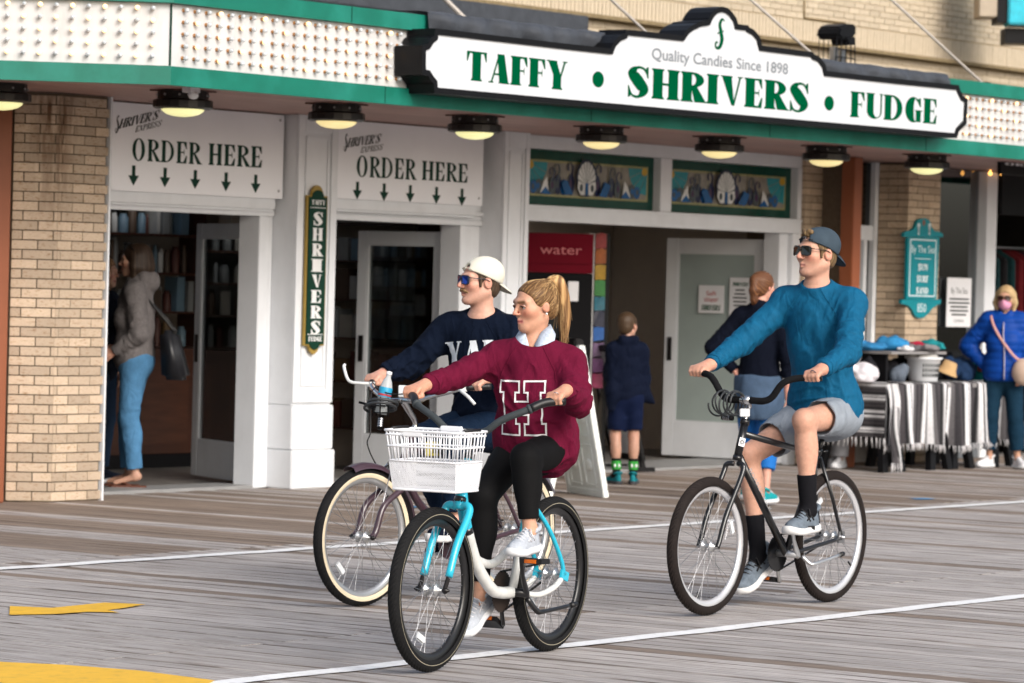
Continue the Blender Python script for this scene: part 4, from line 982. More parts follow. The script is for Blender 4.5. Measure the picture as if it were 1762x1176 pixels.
# ================================================================== soft bodies: signed distance fields turned into one continuous mesh
def _nz(P, fr, seed):
    r = np.random.RandomState(seed); o = 0
    for i in range(5):
        d = r.normal(size=3); d /= np.linalg.norm(d); o = o+np.sin((P[0]*d[0]+P[1]*d[1]+P[2]*d[2])*fr*(.7+.6*r.rand())+r.rand()*6.3)
    return o/5
class SDF:
    def __init__(s, lo, hi, h):
        s.h = h; s.lo = V(lo)-3*h; s.n = np.ceil((V(hi)+3*h-s.lo)/h).astype(int)+1
        s.f = np.full(tuple(s.n), .5, np.float32)
        s.ax = [(s.lo[i]+h*np.arange(s.n[i])).astype(np.float32) for i in range(3)]
    def blk(s, lo, hi, pad):
        a = np.clip(np.floor((V(lo)-pad-s.lo)/s.h).astype(int), 0, s.n); b = np.clip(np.ceil((V(hi)+pad-s.lo)/s.h).astype(int)+1, 0, s.n)
        if (b <= a).any(): return None, None
        sl = tuple(slice(a[i], b[i]) for i in range(3))
        return sl, (s.ax[0][sl[0]][:, None, None], s.ax[1][sl[1]][None, :, None], s.ax[2][sl[2]][None, None, :])
    def _mix(s, sl, d, k, mode):
        a = s.f[sl]
        if mode == 'sub':
            d = -d; h = np.maximum(k-np.abs(a-d), 0)/max(k, 1e-6); s.f[sl] = np.maximum(a, d)+h*h*k*.25
        else:
            h = np.maximum(k-np.abs(a-d), 0)/max(k, 1e-6); s.f[sl] = np.minimum(a, d)-h*h*k*.25
        return s
    def cap(s, a, b, ra, rb=None, k=.02, mode='add', flat=False, flata=False, fold=None):
        a, b = V(a), V(b); rb = ra if rb is None else rb; R = max(ra, rb)
        sl, P = s.blk(np.minimum(a, b)-R, np.maximum(a, b)+R, k+3*s.h+(.03 if fold else 0))
        if sl is None: return s
        d = b-a; L2 = float(d@d)+1e-9
        q = [P[i]-np.float32(a[i]) for i in range(3)]
        tr = (q[0]*d[0]+q[1]*d[1]+q[2]*d[2])/L2; t = np.clip(tr, 0, 1)
        r2 = sum((q[i]-t*d[i])**2 for i in range(3)); D = np.sqrt(r2)-(ra+t*(rb-ra))
        if fold:
            am, fr, sd, t0, t1 = fold
            w = np.clip(1-np.abs((t-t0)/max(t1, 1e-3)), 0, 1)*np.clip((1-tr)*9, 0, 1); u_, v_ = perp(d); u0 = sum(q[i]*u_[i] for i in range(3)); v0 = sum(q[i]*v_[i] for i in range(3))
            n1 = _nz((tr*np.sqrt(L2)*1.5+u0*.35, u0*.55, v0*.55), fr*1.9, sd); n2 = _nz((tr*np.sqrt(L2)*1.5-v0*.4, u0*.5, v0*.5), fr*3.1, sd+9)
            D = D-am*w*np.clip(1.1-3.0*np.abs(n1),-.2,1)-am*.45*w*np.clip(1-3.*np.abs(n2),-.3,1)
        Ld = math.sqrt(L2)
        if flat: D = np.maximum(D, (tr-1)*Ld)
        if flata: D = np.maximum(D, -tr*Ld)
        return s._mix(sl, D.astype(np.float32), k, mode)
    def chain(s, pts, rs, k=.02, **kw):
        for i in range(len(pts)-1): s.cap(pts[i], pts[i+1], rs[i], rs[i+1], k, **kw)
        return s
    def ell(s, c, r, M=None, k=.02, mode='add'):
        c, r = V(c), V(r); M = np.eye(3) if M is None else np.array(M, float); R = max(r)
        sl, P = s.blk(c-R, c+R, k+3*s.h)
        if sl is None: return s
        q = [P[i]-np.float32(c[i]) for i in range(3)]
        l = [q[0]*M[j][0]+q[1]*M[j][1]+q[2]*M[j][2] for j in range(3)]
        k0 = np.sqrt(sum((l[j]/r[j])**2 for j in range(3))); k1 = np.sqrt(sum((l[j]/r[j]**2)**2 for j in range(3)))+1e-6
        return s._mix(sl, (k0*(k0-1)/k1).astype(np.float32), k, mode)
    def plane(s, p, n, k=.004):
        """removes what lies on the side n points to"""
        n = unit(n); P = (s.ax[0][:, None, None], s.ax[1][None, :, None], s.ax[2][None, None, :])
        d = -((P[0]-p[0])*n[0]+(P[1]-p[1])*n[1]+(P[2]-p[2])*n[2])
        return s._mix((slice(None),)*3, d.astype(np.float32), k, 'sub')
    def noise(s, amp, fr, seed=1, stretch=(1,1,1), ridge=False):
        m = np.abs(s.f) < .04; ix = np.nonzero(m)
        P = [s.ax[i][ix[i]]*stretch[i] for i in range(3)]; n = _nz(P, fr, seed)
        if ridge: n = 1-2*np.abs(n)*1.6
        s.f[ix] += amp*n.astype(np.float32); return s
    def folds(s, d, amp, fr, seed=1, c=None, R=.3, stretch=.14):
        """cloth folds running along direction d, strongest near c"""
        m = np.abs(s.f) < .03; ix = np.nonzero(m); P = np.stack([s.ax[i][ix[i]] for i in range(3)], 1); d = unit(d); u, v = perp(d)
        a, b, e = P@d*stretch, P@u, P@v; w = _nz((a*1.3, b*.5, e*.5), fr*.55, seed+50)*.035
        n = 1-3.2*np.abs(_nz((a+w, b+w, e-w), fr, seed)); wt = 1. if c is None else np.exp(-(((P-V(c))**2).sum(1))/R**2)
        s.f[ix] -= (amp*np.clip(n, -.12, 1)*wt).astype(np.float32); return s
    def surf(s, smooth=1):
        f = s.f; b = f < 0; n = s.n
        c = np.zeros(tuple(n-1), np.int8)
        for dx in (0, 1):
            for dy in (0, 1):
                for dz in (0, 1): c += b[dx:n[0]-1+dx, dy:n[1]-1+dy, dz:n[2]-1+dz]
        act = np.argwhere((c > 0) & (c < 8)); N = len(act)
        idx = np.full(tuple(n-1), -1, np.int32); idx[tuple(act.T)] = np.arange(N)
        acc = np.zeros((N, 3), np.float32); cnt = np.zeros(N, np.float32)
        cor = [(x, y, z) for x in (0, 1) for y in (0, 1) for z in (0, 1)]
        fv = {o: f[act[:, 0]+o[0], act[:, 1]+o[1], act[:, 2]+o[2]] for o in cor}
        for o in cor:
            for ax in range(3):
                if o[ax]: continue
                p = list(o); p[ax] = 1; p = tuple(p); a, bb = fv[o], fv[p]; m = (a < 0) != (bb < 0)
                t = np.where(m, a/np.where(m, a-bb, 1), 0)
                for i in range(3): acc[:, i] += np.where(m, o[i]+(t if i == ax else 0), 0)
                cnt += m
        vs = (act+acc/cnt[:, None])*s.h+s.lo
        qs = []
        for ax in range(3):
            sl0 = [slice(1, n[i]-1) for i in range(3)]; sl1 = list(sl0); sl0[ax] = slice(0, n[ax]-1); sl1[ax] = slice(1, n[ax])
            A, B = b[tuple(sl0)], b[tuple(sl1)]; e = np.argwhere(A != B)
            if not len(e): continue
            flip = A[tuple(e.T)]; e = e+V([0 if i == ax else 1 for i in range(3)]).astype(int)
            u, w = (ax+1) % 3, (ax+2) % 3; du = np.eye(3, dtype=int)[u]; dw = np.eye(3, dtype=int)[w]
            q = np.stack([idx[tuple((e-o).T)] for o in (du*0, du, du+dw, dw)], 1)
            q[~flip] = q[~flip][:, ::-1]; qs.append(q)
        q = np.concatenate(qs); q = q[(q >= 0).all(1)]
        for _ in range(smooth):
            ac = np.zeros_like(vs); ct = np.zeros(len(vs))
            for i in range(4):
                a, bb = q[:, i], q[:, (i+1) % 4]; np.add.at(ac, a, vs[bb]); np.add.at(ct, a, 1)
            vs = .5*vs+.5*ac/np.maximum(ct, 1)[:, None]
        return vs, q
def np_mesh(name, vs, q, m, org=None, col=None, smooth=True):
    org = V((0,0,0)) if org is None else V(org)
    me = bpy.data.meshes.new(name); me.vertices.add(len(vs)); me.vertices.foreach_set('co', (vs-org).astype(np.float32).ravel())
    me.loops.add(q.size); me.polygons.add(len(q)); me.loops.foreach_set('vertex_index', q.ravel().astype(np.int32))
    me.polygons.foreach_set('loop_start', np.arange(0, q.size, 4, dtype=np.int32)); 
    me.update(calc_edges=True); me.polygons.foreach_set('use_smooth', np.ones(len(q), bool) if smooth else np.zeros(len(q), bool))
    for x in (m if isinstance(m, (list, tuple)) else [m]): me.materials.append(x)
    if col is not None:
        at = me.color_attributes.new('Col', 'FLOAT_COLOR', 'POINT'); at.data.foreach_set('color', np.concatenate([col, np.ones((len(col), 1))], 1).astype(np.float32).ravel())
    return me

# ================================================================== people
def skinmat(name, rough=.48):
    m = mat(name, (.5,.3,.2), rough, attr=True, var=.13, scale=45, bump=.0010, bscale=260, spec=.4, det=8)
    bs = m.node_tree.nodes['Principled BSDF']; bs.inputs['Subsurface Weight'].default_value = .12; bs.inputs['Subsurface Radius'].default_value = (.012,.005,.003); bs.inputs['Subsurface Scale'].default_value = 1.
    return m
m_skin = skinmat('skin')
m_hair = mat('hair', (.3,.2,.1), .55, attr=True, var=.14, scale=160, stretch=(1,1,.15), spec=.3, bump=.0005, bscale=220, bstretch=(1,1,.12))
def fabric(name, col, rough=.85, bump=.0012, bs=260, var=.10, scale=18, **k): return mat(name, col, rough, bump=bump, bscale=bs, var=var, scale=scale, **{'spec': .12, **k})
class Frame:
    """a local frame: x forward, y left, z up"""
    def __init__(s, o, f, u=(0,0,1)):
        s.o = V(o); s.x = unit(f); s.y = unit(np.cross(V(u), s.x)); s.z = np.cross(s.x, s.y); s.M = np.array([s.x, s.y, s.z])
    def __call__(s, x, y, z): return s.o+s.x*x+s.y*y+s.z*z
    def inv(s, P): return (P-s.o)@s.M.T
def mix3(a, b, t): return a*(1-t[:, None])+np.array(b)[None]*t[:, None]
def sm(x, a, b): t = np.clip((x-a)/(b-a), 0, 1); return t*t*(3-2*t)

def head_sdf(F, H, S, female=False):
    p = lambda x, y, z: H(x*S, y*S, z*S); e = lambda c, r, k=.02, **kw: F.ell(p(*c), V(r)*S, H.M, k, **kw); c = lambda a, b, ra, rb, k=.012, **kw: F.cap(p(*a), p(*b), ra*S, rb*S, k, **kw)
    e((-.014,0,.033), (.098,.077,.077)); e((.022,0,-.032), (.068,.056 if female else .060,.084), .03)
    j = .041 if female else .053; jr = .017 if female else .021; nr = .80 if female else 1.
    for s in (-1, 1):
        c((-.018,s*j,-.05), (.058,s*(.016 if female else .022),-.090 if female else -.098), jr, .016, .03); e((.054,s*.044,-.020), (.026,.022,.022), .03)
        c((.074,s*.045,.026), (.088,s*.012,.023), .011, .012, .018)
    e((.068,0,-.095 if female else -.100), (.020,.022,.018), .02)
    for s in (-1, 1): F.ell(p(.103,s*.033,.004), V((.017,.020,.013))*S, H.M, .016, mode='sub')
    c((.086,0,.014), (.1125,0,-.026), .0085*nr, .0122*nr, .012)
    for s in (-1, 1):
        e((.1000,s*.0118*nr,-.031), (.010,.0080*nr,.0080*nr), .006)
        c((.074,s*.022,-.0625), (.0915,0,-.0570), .0052, .0058, .007); c((.074,s*.019,-.067), (.0895,0,-.0715), .0055, .0065, .007)
        F.ell(p(-.012,s*(.074 if female else .079),-.004), V((.019,.009,.028) if female else (.021,.0095,.031))*S, Frame((0,0,0), H.x*.94+H.y*(s*-.25)-H.z*.15, H.z+H.x*-.2).M, .006)
        F.ell(p(-.004,s*.090,.0), V((.011,.008,.018))*S, H.M, .006, mode='sub')
def head_colour(H, S, P, base, brow=None, stubble=0, lips=(.42,.13,.12)):
    q = H.inv(P)/S; c = np.tile(np.array(base, float), (len(P), 1)); x, y, z = q.T; near = (np.abs(q) < .16).all(1)
    ay = np.abs(y)
    bl = np.exp(-(((ay-.042)/.022)**2+((z+.028)/.020)**2))*(x > .03); c = mix3(c, V(base)*V((1.10,.66,.62)), .70*bl*near)
    no = np.exp(-((y/.017)**2+((z+.026)/.014)**2))*(x > .09); c = mix3(c, V(base)*V((1.1,.72,.70)), .55*no*near)
    ea = np.exp(-(((x+.012)/.03)**2+((z+.004)/.035)**2))*(ay > .074); c = mix3(c, V(base)*V((1.1,.72,.68)), .6*ea*near)
    if stubble:
        st = sm(-z, .045, .075)*(x > -.04)*sm(x, -.04, .0); c = mix3(c, V(base)*V((.66,.62,.62)), stubble*st*near)
    lp = sm(.0255-ay, 0, .006)*np.exp(-((z+.0640+.02*ay)/.0095)**2*1.3)*(x > .07); c = mix3(c, lips, np.clip(1.1*lp, 0, 1)*near)
    ml = sm(.0225-ay, 0, .004)*np.exp(-((z+.0640)/.0030)**2)*(x > .07); c = mix3(c, (.09,.02,.02), .85*ml*near)
    ns = np.exp(-(((ay-.009)/.004)**2+((z+.040)/.0035)**2))*(x > .09); c = mix3(c, (.10,.03,.025), .8*ns*near)
    if brow is not None:
        br = sm(ay, .009, .015)*sm(.056-ay, 0, .012)*np.exp(-((z-.0245-.05*(ay-.03)*(ay < .045))/.0062)**2)*(x > .05); c = mix3(c, brow, np.clip(1.15*br, 0, .95)*near)
        ey = np.exp(-(((ay-.032)/.018)**2+((z-.004)/.009)**2))*(x > .06); c = mix3(c, V(base)*V((.62,.5,.5)), .5*ey*near)
    return c

def grip_hand(F, c, a, w, S, rg=.017):
    """closed hand round a bar: c centre, a axis pointing to the thumb side, w wrist"""
    c, a, w = V(c), unit(a), V(w); ew = (w-c)-a*np.dot(w-c, a); ew = unit(ew); et = np.cross(a, ew)
    if et[2] < 0: et = -et
    pt = lambda th, R, o: c+a*o*S+R*(math.cos(math.radians(th))*ew+math.sin(math.radians(th))*et)
    for i, o in enumerate((.033,.011,-.011,-.032)):
        ln = (1,1.05,1,.86)[i]
        K = pt(62, rg+.026, o*1.05); A = pt(118, rg+.020, o); B = pt(118+72*ln, rg+.012, o*.97); T = pt(118+72*ln+62, rg+.008, o*.95)
        F.cap(w+a*o*.35*S, K, .0155*S, .0125*S, .018)
        F.chain([K, A], [.0125*S, .0108*S], .010); F.chain([A, B, T], [.0105*S, .0092*S, .0078*S], .0035)
    F.cap(w, pt(40, rg+.02, .0), .026*S, .022*S, .02)
    F.chain([w+a*.012*S, pt(15, rg+.02, .036), pt(-35, rg+.014, .046), pt(-85, rg+.010, .036)], [.018*S,.0135*S,.0105*S,.0088*S], .009)
def open_hand(F, w, d, n, S, curl=.5, thumb=None):
    """relaxed hand from wrist w along d, palm facing n"""
    d = unit(d); n = unit(V(n)-d*np.dot(n, d)); s = np.cross(d, n)
    if thumb is not None and np.dot(s, thumb) < 0: s = -s
    F.cap(w, w+d*.05*S, .024*S, .030*S, .02)
    for i, o in enumerate((.03,.010,-.010,-.028)):
        K = w+d*.085*S+s*o*S; l = (.9,1,.94,.76)[i]; A = K+(d*math.cos(curl)+n*math.sin(curl))*.04*l*S; B = A+(d*math.cos(2*curl)+n*math.sin(2*curl))*.026*l*S; T = B+(d*math.cos(2.6*curl)+n*math.sin(2.6*curl))*.02*l*S
        F.cap(w+s*o*.4*S, K, .013*S, .0115*S, .016); F.chain([K, A, B, T], [.0105*S,.0092*S,.0082*S,.007*S], .004)
    F.chain([w+s*.015*S, w+d*.04*S+s*.042*S, w+d*.07*S+s*.052*S+n*.012*S, w+d*.095*S+s*.048*S+n*.02*S], [.017*S,.013*S,.010*S,.0085*S], .01)

def torso_frame(J):
    smid = (J['lsh']+J['rsh'])/2; hm = (J['lhp']+J['rhp'])/2; up = unit(smid-hm); left = J['lsh']-J['rsh']; hl = unit(J['lhp']-J['rhp'])
    T = np.linalg.norm(smid-hm); f = unit(np.cross(left, up)); Fm = Frame(hm, f, up); Ft = Frame(hm, unit(np.cross(hl, up)), up)
    return smid, hm, up, T, Fm, Ft
def torso_sdf(F, J, S, e=0., belly=0., female=False):
    smid, hm, up, T, Fc, Fp = torso_frame(J)
    w = .93 if female else 1.
    for fr, h, rx, ry, rz in ((Fp, .02, .112, .165, .13), (Fp, .20, .105+belly*.4, .148*w, .14), (Fc, .50, .108+belly, .150*w, .18), (Fc, .78, .112, .168*w, .17)):
        F.ell(fr(.008, 0, T*h), (rx*S+e, ry*S+e, rz*S+e), Frame((0,0,0), fr.x, fr.z).M, .06)
    if female:
        for s in (-1, 1): F.ell(Fc(.085*S, s*.07*S, T*.62), V((.05,.065,.06))*S+e, Fc.M, .05)
    sr = (.062 if not female else .052)*S+e
    F.cap(J['lsh'], J['rsh'], sr, sr, .07); F.cap(J['nk']-up*.02, smid, .055*S+e*.6, .075*S+e, .06)
    for s in 'lr': F.cap(J['nk']-Fc.x*.015*S-up*.005, J[s+'sh']*.72+smid*.28+up*.012, .046*S+e*.7, .048*S+e*.8, .05)

def shoe(parent, org, ankle, toe, upv, L=.285, upper=None, sole=None, lace=None, W=1.0, accent=None, Hs=.027, name='shoe'):
    """running shoe: ankle joint, direction of the toes, up normal of the sole"""
    Fr = Frame(ankle, V(toe)-V(upv)*np.dot(toe, upv), upv); z0 = -.105*(L/.285); x0 = -.075*(L/.285)
    stn = np.linspace(0, 1, 17); k = L/.285
    wid = np.interp(stn, [0,.06,.2,.45,.7,.86,.95,1], [.012,.028,.034,.033,.046,.042,.026,.008])*k*W
    top = np.interp(stn, [0,.05,.15,.3,.45,.6,.8,.93,1], [.03,.092,.104,.098,.086,.066,.046,.034,.012])*k
    rise = np.interp(stn, [0,.1,.7,.9,1], [.006,0,0,.006,.018])*k
    mb = MB(); n = 14; vs = []
    for i, s_ in enumerate(stn):
        for j in range(n):
            t = 2*PI*j/n; cs, sn = math.cos(t), math.sin(t)
            zz = z0+Hs*k+rise[i]+(max(sn, 0)**.75*top[i] if sn > 0 else sn*.006); wx = wid[i]*(abs(cs)**.7)*(1 if cs > 0 else -1)*(1-.25*max(sn, 0))
            vs.append(Fr(x0+s_*L, wx, zz))
    fs = [(i*n+j, i*n+(j+1) % n, (i+1)*n+(j+1) % n, (i+1)*n+j) for i in range(16) for j in range(n)]+[tuple(range(n)), tuple(reversed(range(16*n, 17*n)))]
    mb.add([v-org for v in vs], fs, True)
    mb.tube([Fr(-.028*k+.042*k*math.cos(t), .036*k*math.sin(t), z0+(.112-.014*math.cos(t))*k)-org for t in np.linspace(0, 2*PI, 15)[:-1]], .011*k, 8, closed=True)
    U = mb.build(name, upper, parent, fix=True)
    mb = MB(); vs = []
    for i, s_ in enumerate(stn):
        ww = wid[i]+.006*k
        for (yy, zz) in ((-ww, Hs*k+rise[i]+.006), (-ww-.004*k, .4*Hs*k+rise[i]), (-ww*.92, rise[i]), (ww*.92, rise[i]), (ww+.004*k, .4*Hs*k+rise[i]), (ww, Hs*k+rise[i]+.006)):
            vs.append(Fr(x0-.006*k+s_*(L+.014*k), yy, z0+zz)-org)
    mb.add(vs, [(i*6+j, i*6+(j+1) % 6, (i+1)*6+(j+1) % 6, (i+1)*6+j) for i in range(16) for j in range(6)]+[tuple(range(6)), tuple(reversed(range(96, 102)))], True)
    mb.build('sole', sole, U, fix=True)
    mb = MB()
    for q in range(5):
        s_ = .40+.075*q; x = x0+s_*L; tz = np.interp(s_, stn, top)
        mb.tube([Fr(x, -.026*k, z0+Hs*k+tz*.80), Fr(x+.006, 0, z0+Hs*k+tz*1.02+.004), Fr(x, .026*k, z0+Hs*k+tz*.80)]-org, .0032*k, 6)
    if lace is not None:
        mb.tube([Fr(x0+.38*L, .0, z0+Hs*k+.085*k)-org, Fr(x0+.44*L, .03*k, z0+Hs*k+.09*k)-org, Fr(x0+.47*L, .042*k, z0+Hs*k+.06*k)-org, Fr(x0+.42*L, .03*k, z0+Hs*k+.05*k)-org], .003*k, 6)
        mb.build('laces', lace, U)
    if accent is not None:
        mb = MB()
        for sd in (-1, 1):
            for (s0, h0, s1, h1) in ((.30,.25,.42,.85),(.42,.25,.52,.80),(.28,.5,.55,.42)):
                def sp(s_, hh): i_ = np.interp(s_, stn, wid), np.interp(s_, stn, top); sn = hh; return Fr(x0+s_*L, sd*((i_[0])*(math.sqrt(max(1-sn**2, 0))**.7)*(1-.25*sn)+.0012), z0+Hs*k+sn**.75*i_[1]+.001)-org
                mb.tube([sp(s0+(s1-s0)*t, h0+(h1-h0)*t) for t in (0,.5,1)], .0042*k, 5)
        mb.build('stripe', accent, U)
    return U

def cap_hat(parent, org, H, S, m, m_in, brim_back=True, strap=None, tilt=.0):
    lo = H.o-.22*S; hi = H.o+.22*S; F = SDF(lo, hi, .0045)
    p = lambda x, y, z: H(x*S, y*S, z*S)
    F.ell(p(-.016,0,.034), V((.111,.090,.088))*S, H.M, .01); F.ell(p(-.034,0,.066), V((.080,.070,.060))*S, H.M, .05)
    F.ell(p(-.014,0,.028), V((.101,.080,.080))*S, H.M, .004, mode='sub')
    F.plane(p(.09,0,.058), -H.z*1.0+H.x*(.34), .004)
    F.ell(p(.105,0,.072), V((.050,.034,.028))*S, H.M, .006, mode='sub')
    F.noise(.0012, 60, 3)
    vs, q = F.surf(1); c = link('cap', np_mesh('cap', vs, q, m, org), parent)
    mb = MB(); a = np.linspace(-1.0, 1.0, 13)
    inner = []; outer = []
    for t in a:
        x, y = -.016-.108*math.cos(t*.95), .088*math.sin(t*.95); z = .060+(x-.09)*.34
        inner.append((x, y, z)); ext = .072*math.cos(t*1.05)**.6 if abs(t) < .98 else .008
        outer.append((x-ext*.86, y*(1-.10), z-ext*.50-.10*y*y/.0077*.06))
    vs = [p(*q_)-org for q_ in inner]+[p(i[0]*.5+o[0]*.5, i[1]*.5+o[1]*.5, i[2]*.5+o[2]*.5+.006)-org for i, o in zip(inner, outer)]+[p(*q_)-org for q_ in outer]
    n = len(a); up = H.z*.0035*S; vs2 = [v+up for v in vs]
    fs = [(r*n+i, r*n+i+1, (r+1)*n+i+1, (r+1)*n+i) for r in (0, 1) for i in range(n-1)]
    N = 3*n; fs2 = [tuple(N+x for x in reversed(f)) for f in fs]; rim = [(2*n+i, 2*n+i+1, N+2*n+i+1, N+2*n+i) for i in range(n-1)]
    mb.add(vs+vs2, fs+fs2+rim, True); mb.build('brim', m, c, fix=True)
    mb = MB(); arc = []
    for t in np.linspace(-.62, .62, 11): x, y = -.016+.104*math.cos(t), .085*math.sin(t); arc.append(p(x, y, .068+(x-.09)*.34)-org)
    mb.tube(arc, .0075*S, 8, flat=.25, up=H.z); mb.build('strap', strap or m, c)
    mb = MB(); x, y = -.016+.107*math.cos(.1), .086*math.sin(.1); cc = p(x, y, .066)
    mb.tube([cc+H.y*.009*s_+H.z*.008*t_-org for s_, t_ in ((-1,-1),(1,-1),(1,1),(-1,1))], .0013, 6, closed=True); mb.build('buckle', m_steel, c)
    mb = MB(); mb.sphere(p(-.035,0,.1255)-org, .006*S, 8, 6); mb.build('button', m, c)
    return c
def sunglasses(parent, org, H, S, mf, ml):
    p = lambda x, y, z: H(x*S, y*S, z*S)-org
    mb = MB(); lens = MB()
    for s in (-1, 1):
        def ring(k, dx=0):
            out = []
            for t in np.linspace(0, 2*PI, 21)[:-1]:
                cx, cz = abs(math.cos(t))**.55*np.sign(math.cos(t)), abs(math.sin(t))**.6*np.sign(math.sin(t))
                y = .034+(.027+k)*cx; out.append((.1085-(y-.02)**2*7.5+dx, s*y, .006+(.0195+k)*cz-.004*(cx > 0)*(cz < 0)))
            return out
        a, b = ring(.0), ring(.0045); n = len(a)
        vs = [p(*q) for q in a]+[p(*q) for q in b]+[p(q[0]-.006, q[1], q[2]) for q in a]+[p(q[0]-.006, q[1], q[2]) for q in b]
        fs = []
        for i in range(n):
            j = (i+1) % n; fs += [(i,j,n+j,n+i), (2*n+i,3*n+i,3*n+j,2*n+j), (i,2*n+i,2*n+j,j), (n+i,n+j,3*n+j,3*n+i)]
        mb.add(vs, fs, False); lens.poly([p(q[0]-.002, q[1], q[2]) for q in a])
        mb.tube([p(.093,s*.064,.017), p(.06,s*.079,.016), p(.0,s*.085,.014), p(-.02,s*.086,.004)], .0042*S, 6, flat=.5, up=H.z)
    mb.tube([p(.107,-.009,.012), p(.1115,0,.015), p(.107,.009,.012)], .0036, 6)
    g = mb.build('sunglasses', mf, parent, fix=True); lens.build('lens', ml, g)
    return g
def eyes(parent, org, H, S, iris=(.10,.06,.03)):
    mw_ = mat('eye_white', (.55,.52,.50), .25, var=0); mi = mat('iris', iris, .15, var=0)
    for s in (-1, 1):
        mb = MB(); mb.sphere(H(.0775*S, s*.0325*S, .0015*S)-org, .0122*S, 14, 10); e = mb.build('eye', mw_, parent)
        g = unit(H.x*.98+H.y*.10); c = H(.0775*S, s*.0325*S, .0012*S)+g*.0087*S
        mb = MB(); mb.lathe([(.0062*S,0),(.0058*S,.0025*S),(.003*S,.0040*S),(.0001,.0044*S)], c-org, g, 12); mb.build('iris', mi, e)
        T_ = lambda pts, r: mb.tube(spline([H((.0795+x)*S, s*(.0325+y)*S, z*S)-org for x, y, z in pts], 4), r*S, 7)
        mb = MB(); T_(((.003,-.0165,.002),(.0105,-.009,.0085),(.0122,0,.0098),(.0092,.009,.0080),(.000,.0165,.000)), .0030); mb.build('eyelid', mat('eyelid', (.40,.20,.14), .8, var=0, spec=.1), e)
        mb = MB(); T_(((.0055,-.0160,.0015),(.0128,-.009,.0062),(.0148,0,.0072),(.0118,.009,.0056),(.002,.0170,-.001)), .0013); mb.build('eyelash', mat('eyelash', (.03,.02,.015), .6, var=0), e)
def prints(surface, org, polys, Fr, m, name, parent, sub_=3, lift=.003, depth=.4, d=None):
    """flat print laid on the cloth: polygons (u to the wearer's left is -u) in frame Fr (x outward, y left, z up)"""
    me = surface.data; bv = BVHTree.FromPolygons([tuple(v.co) for v in me.vertices], [tuple(p.vertices) for p in me.polygons])
    bm = bmesh.new()
    for p in polys:
        vs = [bm.verts.new((u, v, 0)) for u, v in p]
        try: bm.faces.new(vs)
        except ValueError: pass
    bmesh.ops.triangulate(bm, faces=bm.faces[:])
    for _ in range(sub_): 
        es = [e for e in bm.edges if e.calc_length() > .012]
        if es: bmesh.ops.subdivide_edges(bm, edges=es, cuts=1); bmesh.ops.triangulate(bm, faces=bm.faces[:])
    o = V(Fr.o)-org
    dep = []
    for v in bm.verts:
        h = bv.ray_cast(Vector(o+Fr.y*v.co.x+Fr.z*v.co.y+Fr.x*depth), Vector(-Fr.x))
        if h[0] is not None: dep.append(float(np.dot(V(h[0])-o, Fr.x)))
    md = float(np.median(dep))+.03 if dep else .05; bad = []
    for v in bm.verts:
        P = o+Fr.y*v.co.x+Fr.z*v.co.y+Fr.x*depth
        h = bv.ray_cast(Vector(P), Vector(-Fr.x))
        if h[0] is not None and np.dot(V(h[0])-o, Fr.x) < md: v.tag = False; v.co = h[0]+Vector(Fr.x)*lift
        else: bad.append(v); v.co = Vector(o+Fr.y*v.co.x+Fr.z*v.co.y+Fr.x*(md-.012))
    if bad: bmesh.ops.delete(bm, geom=bad, context='VERTS')
    out = bpy.data.meshes.new(name); bm.to_mesh(out); bm.free(); out.materials.append(m)
    return link(name, out, parent)

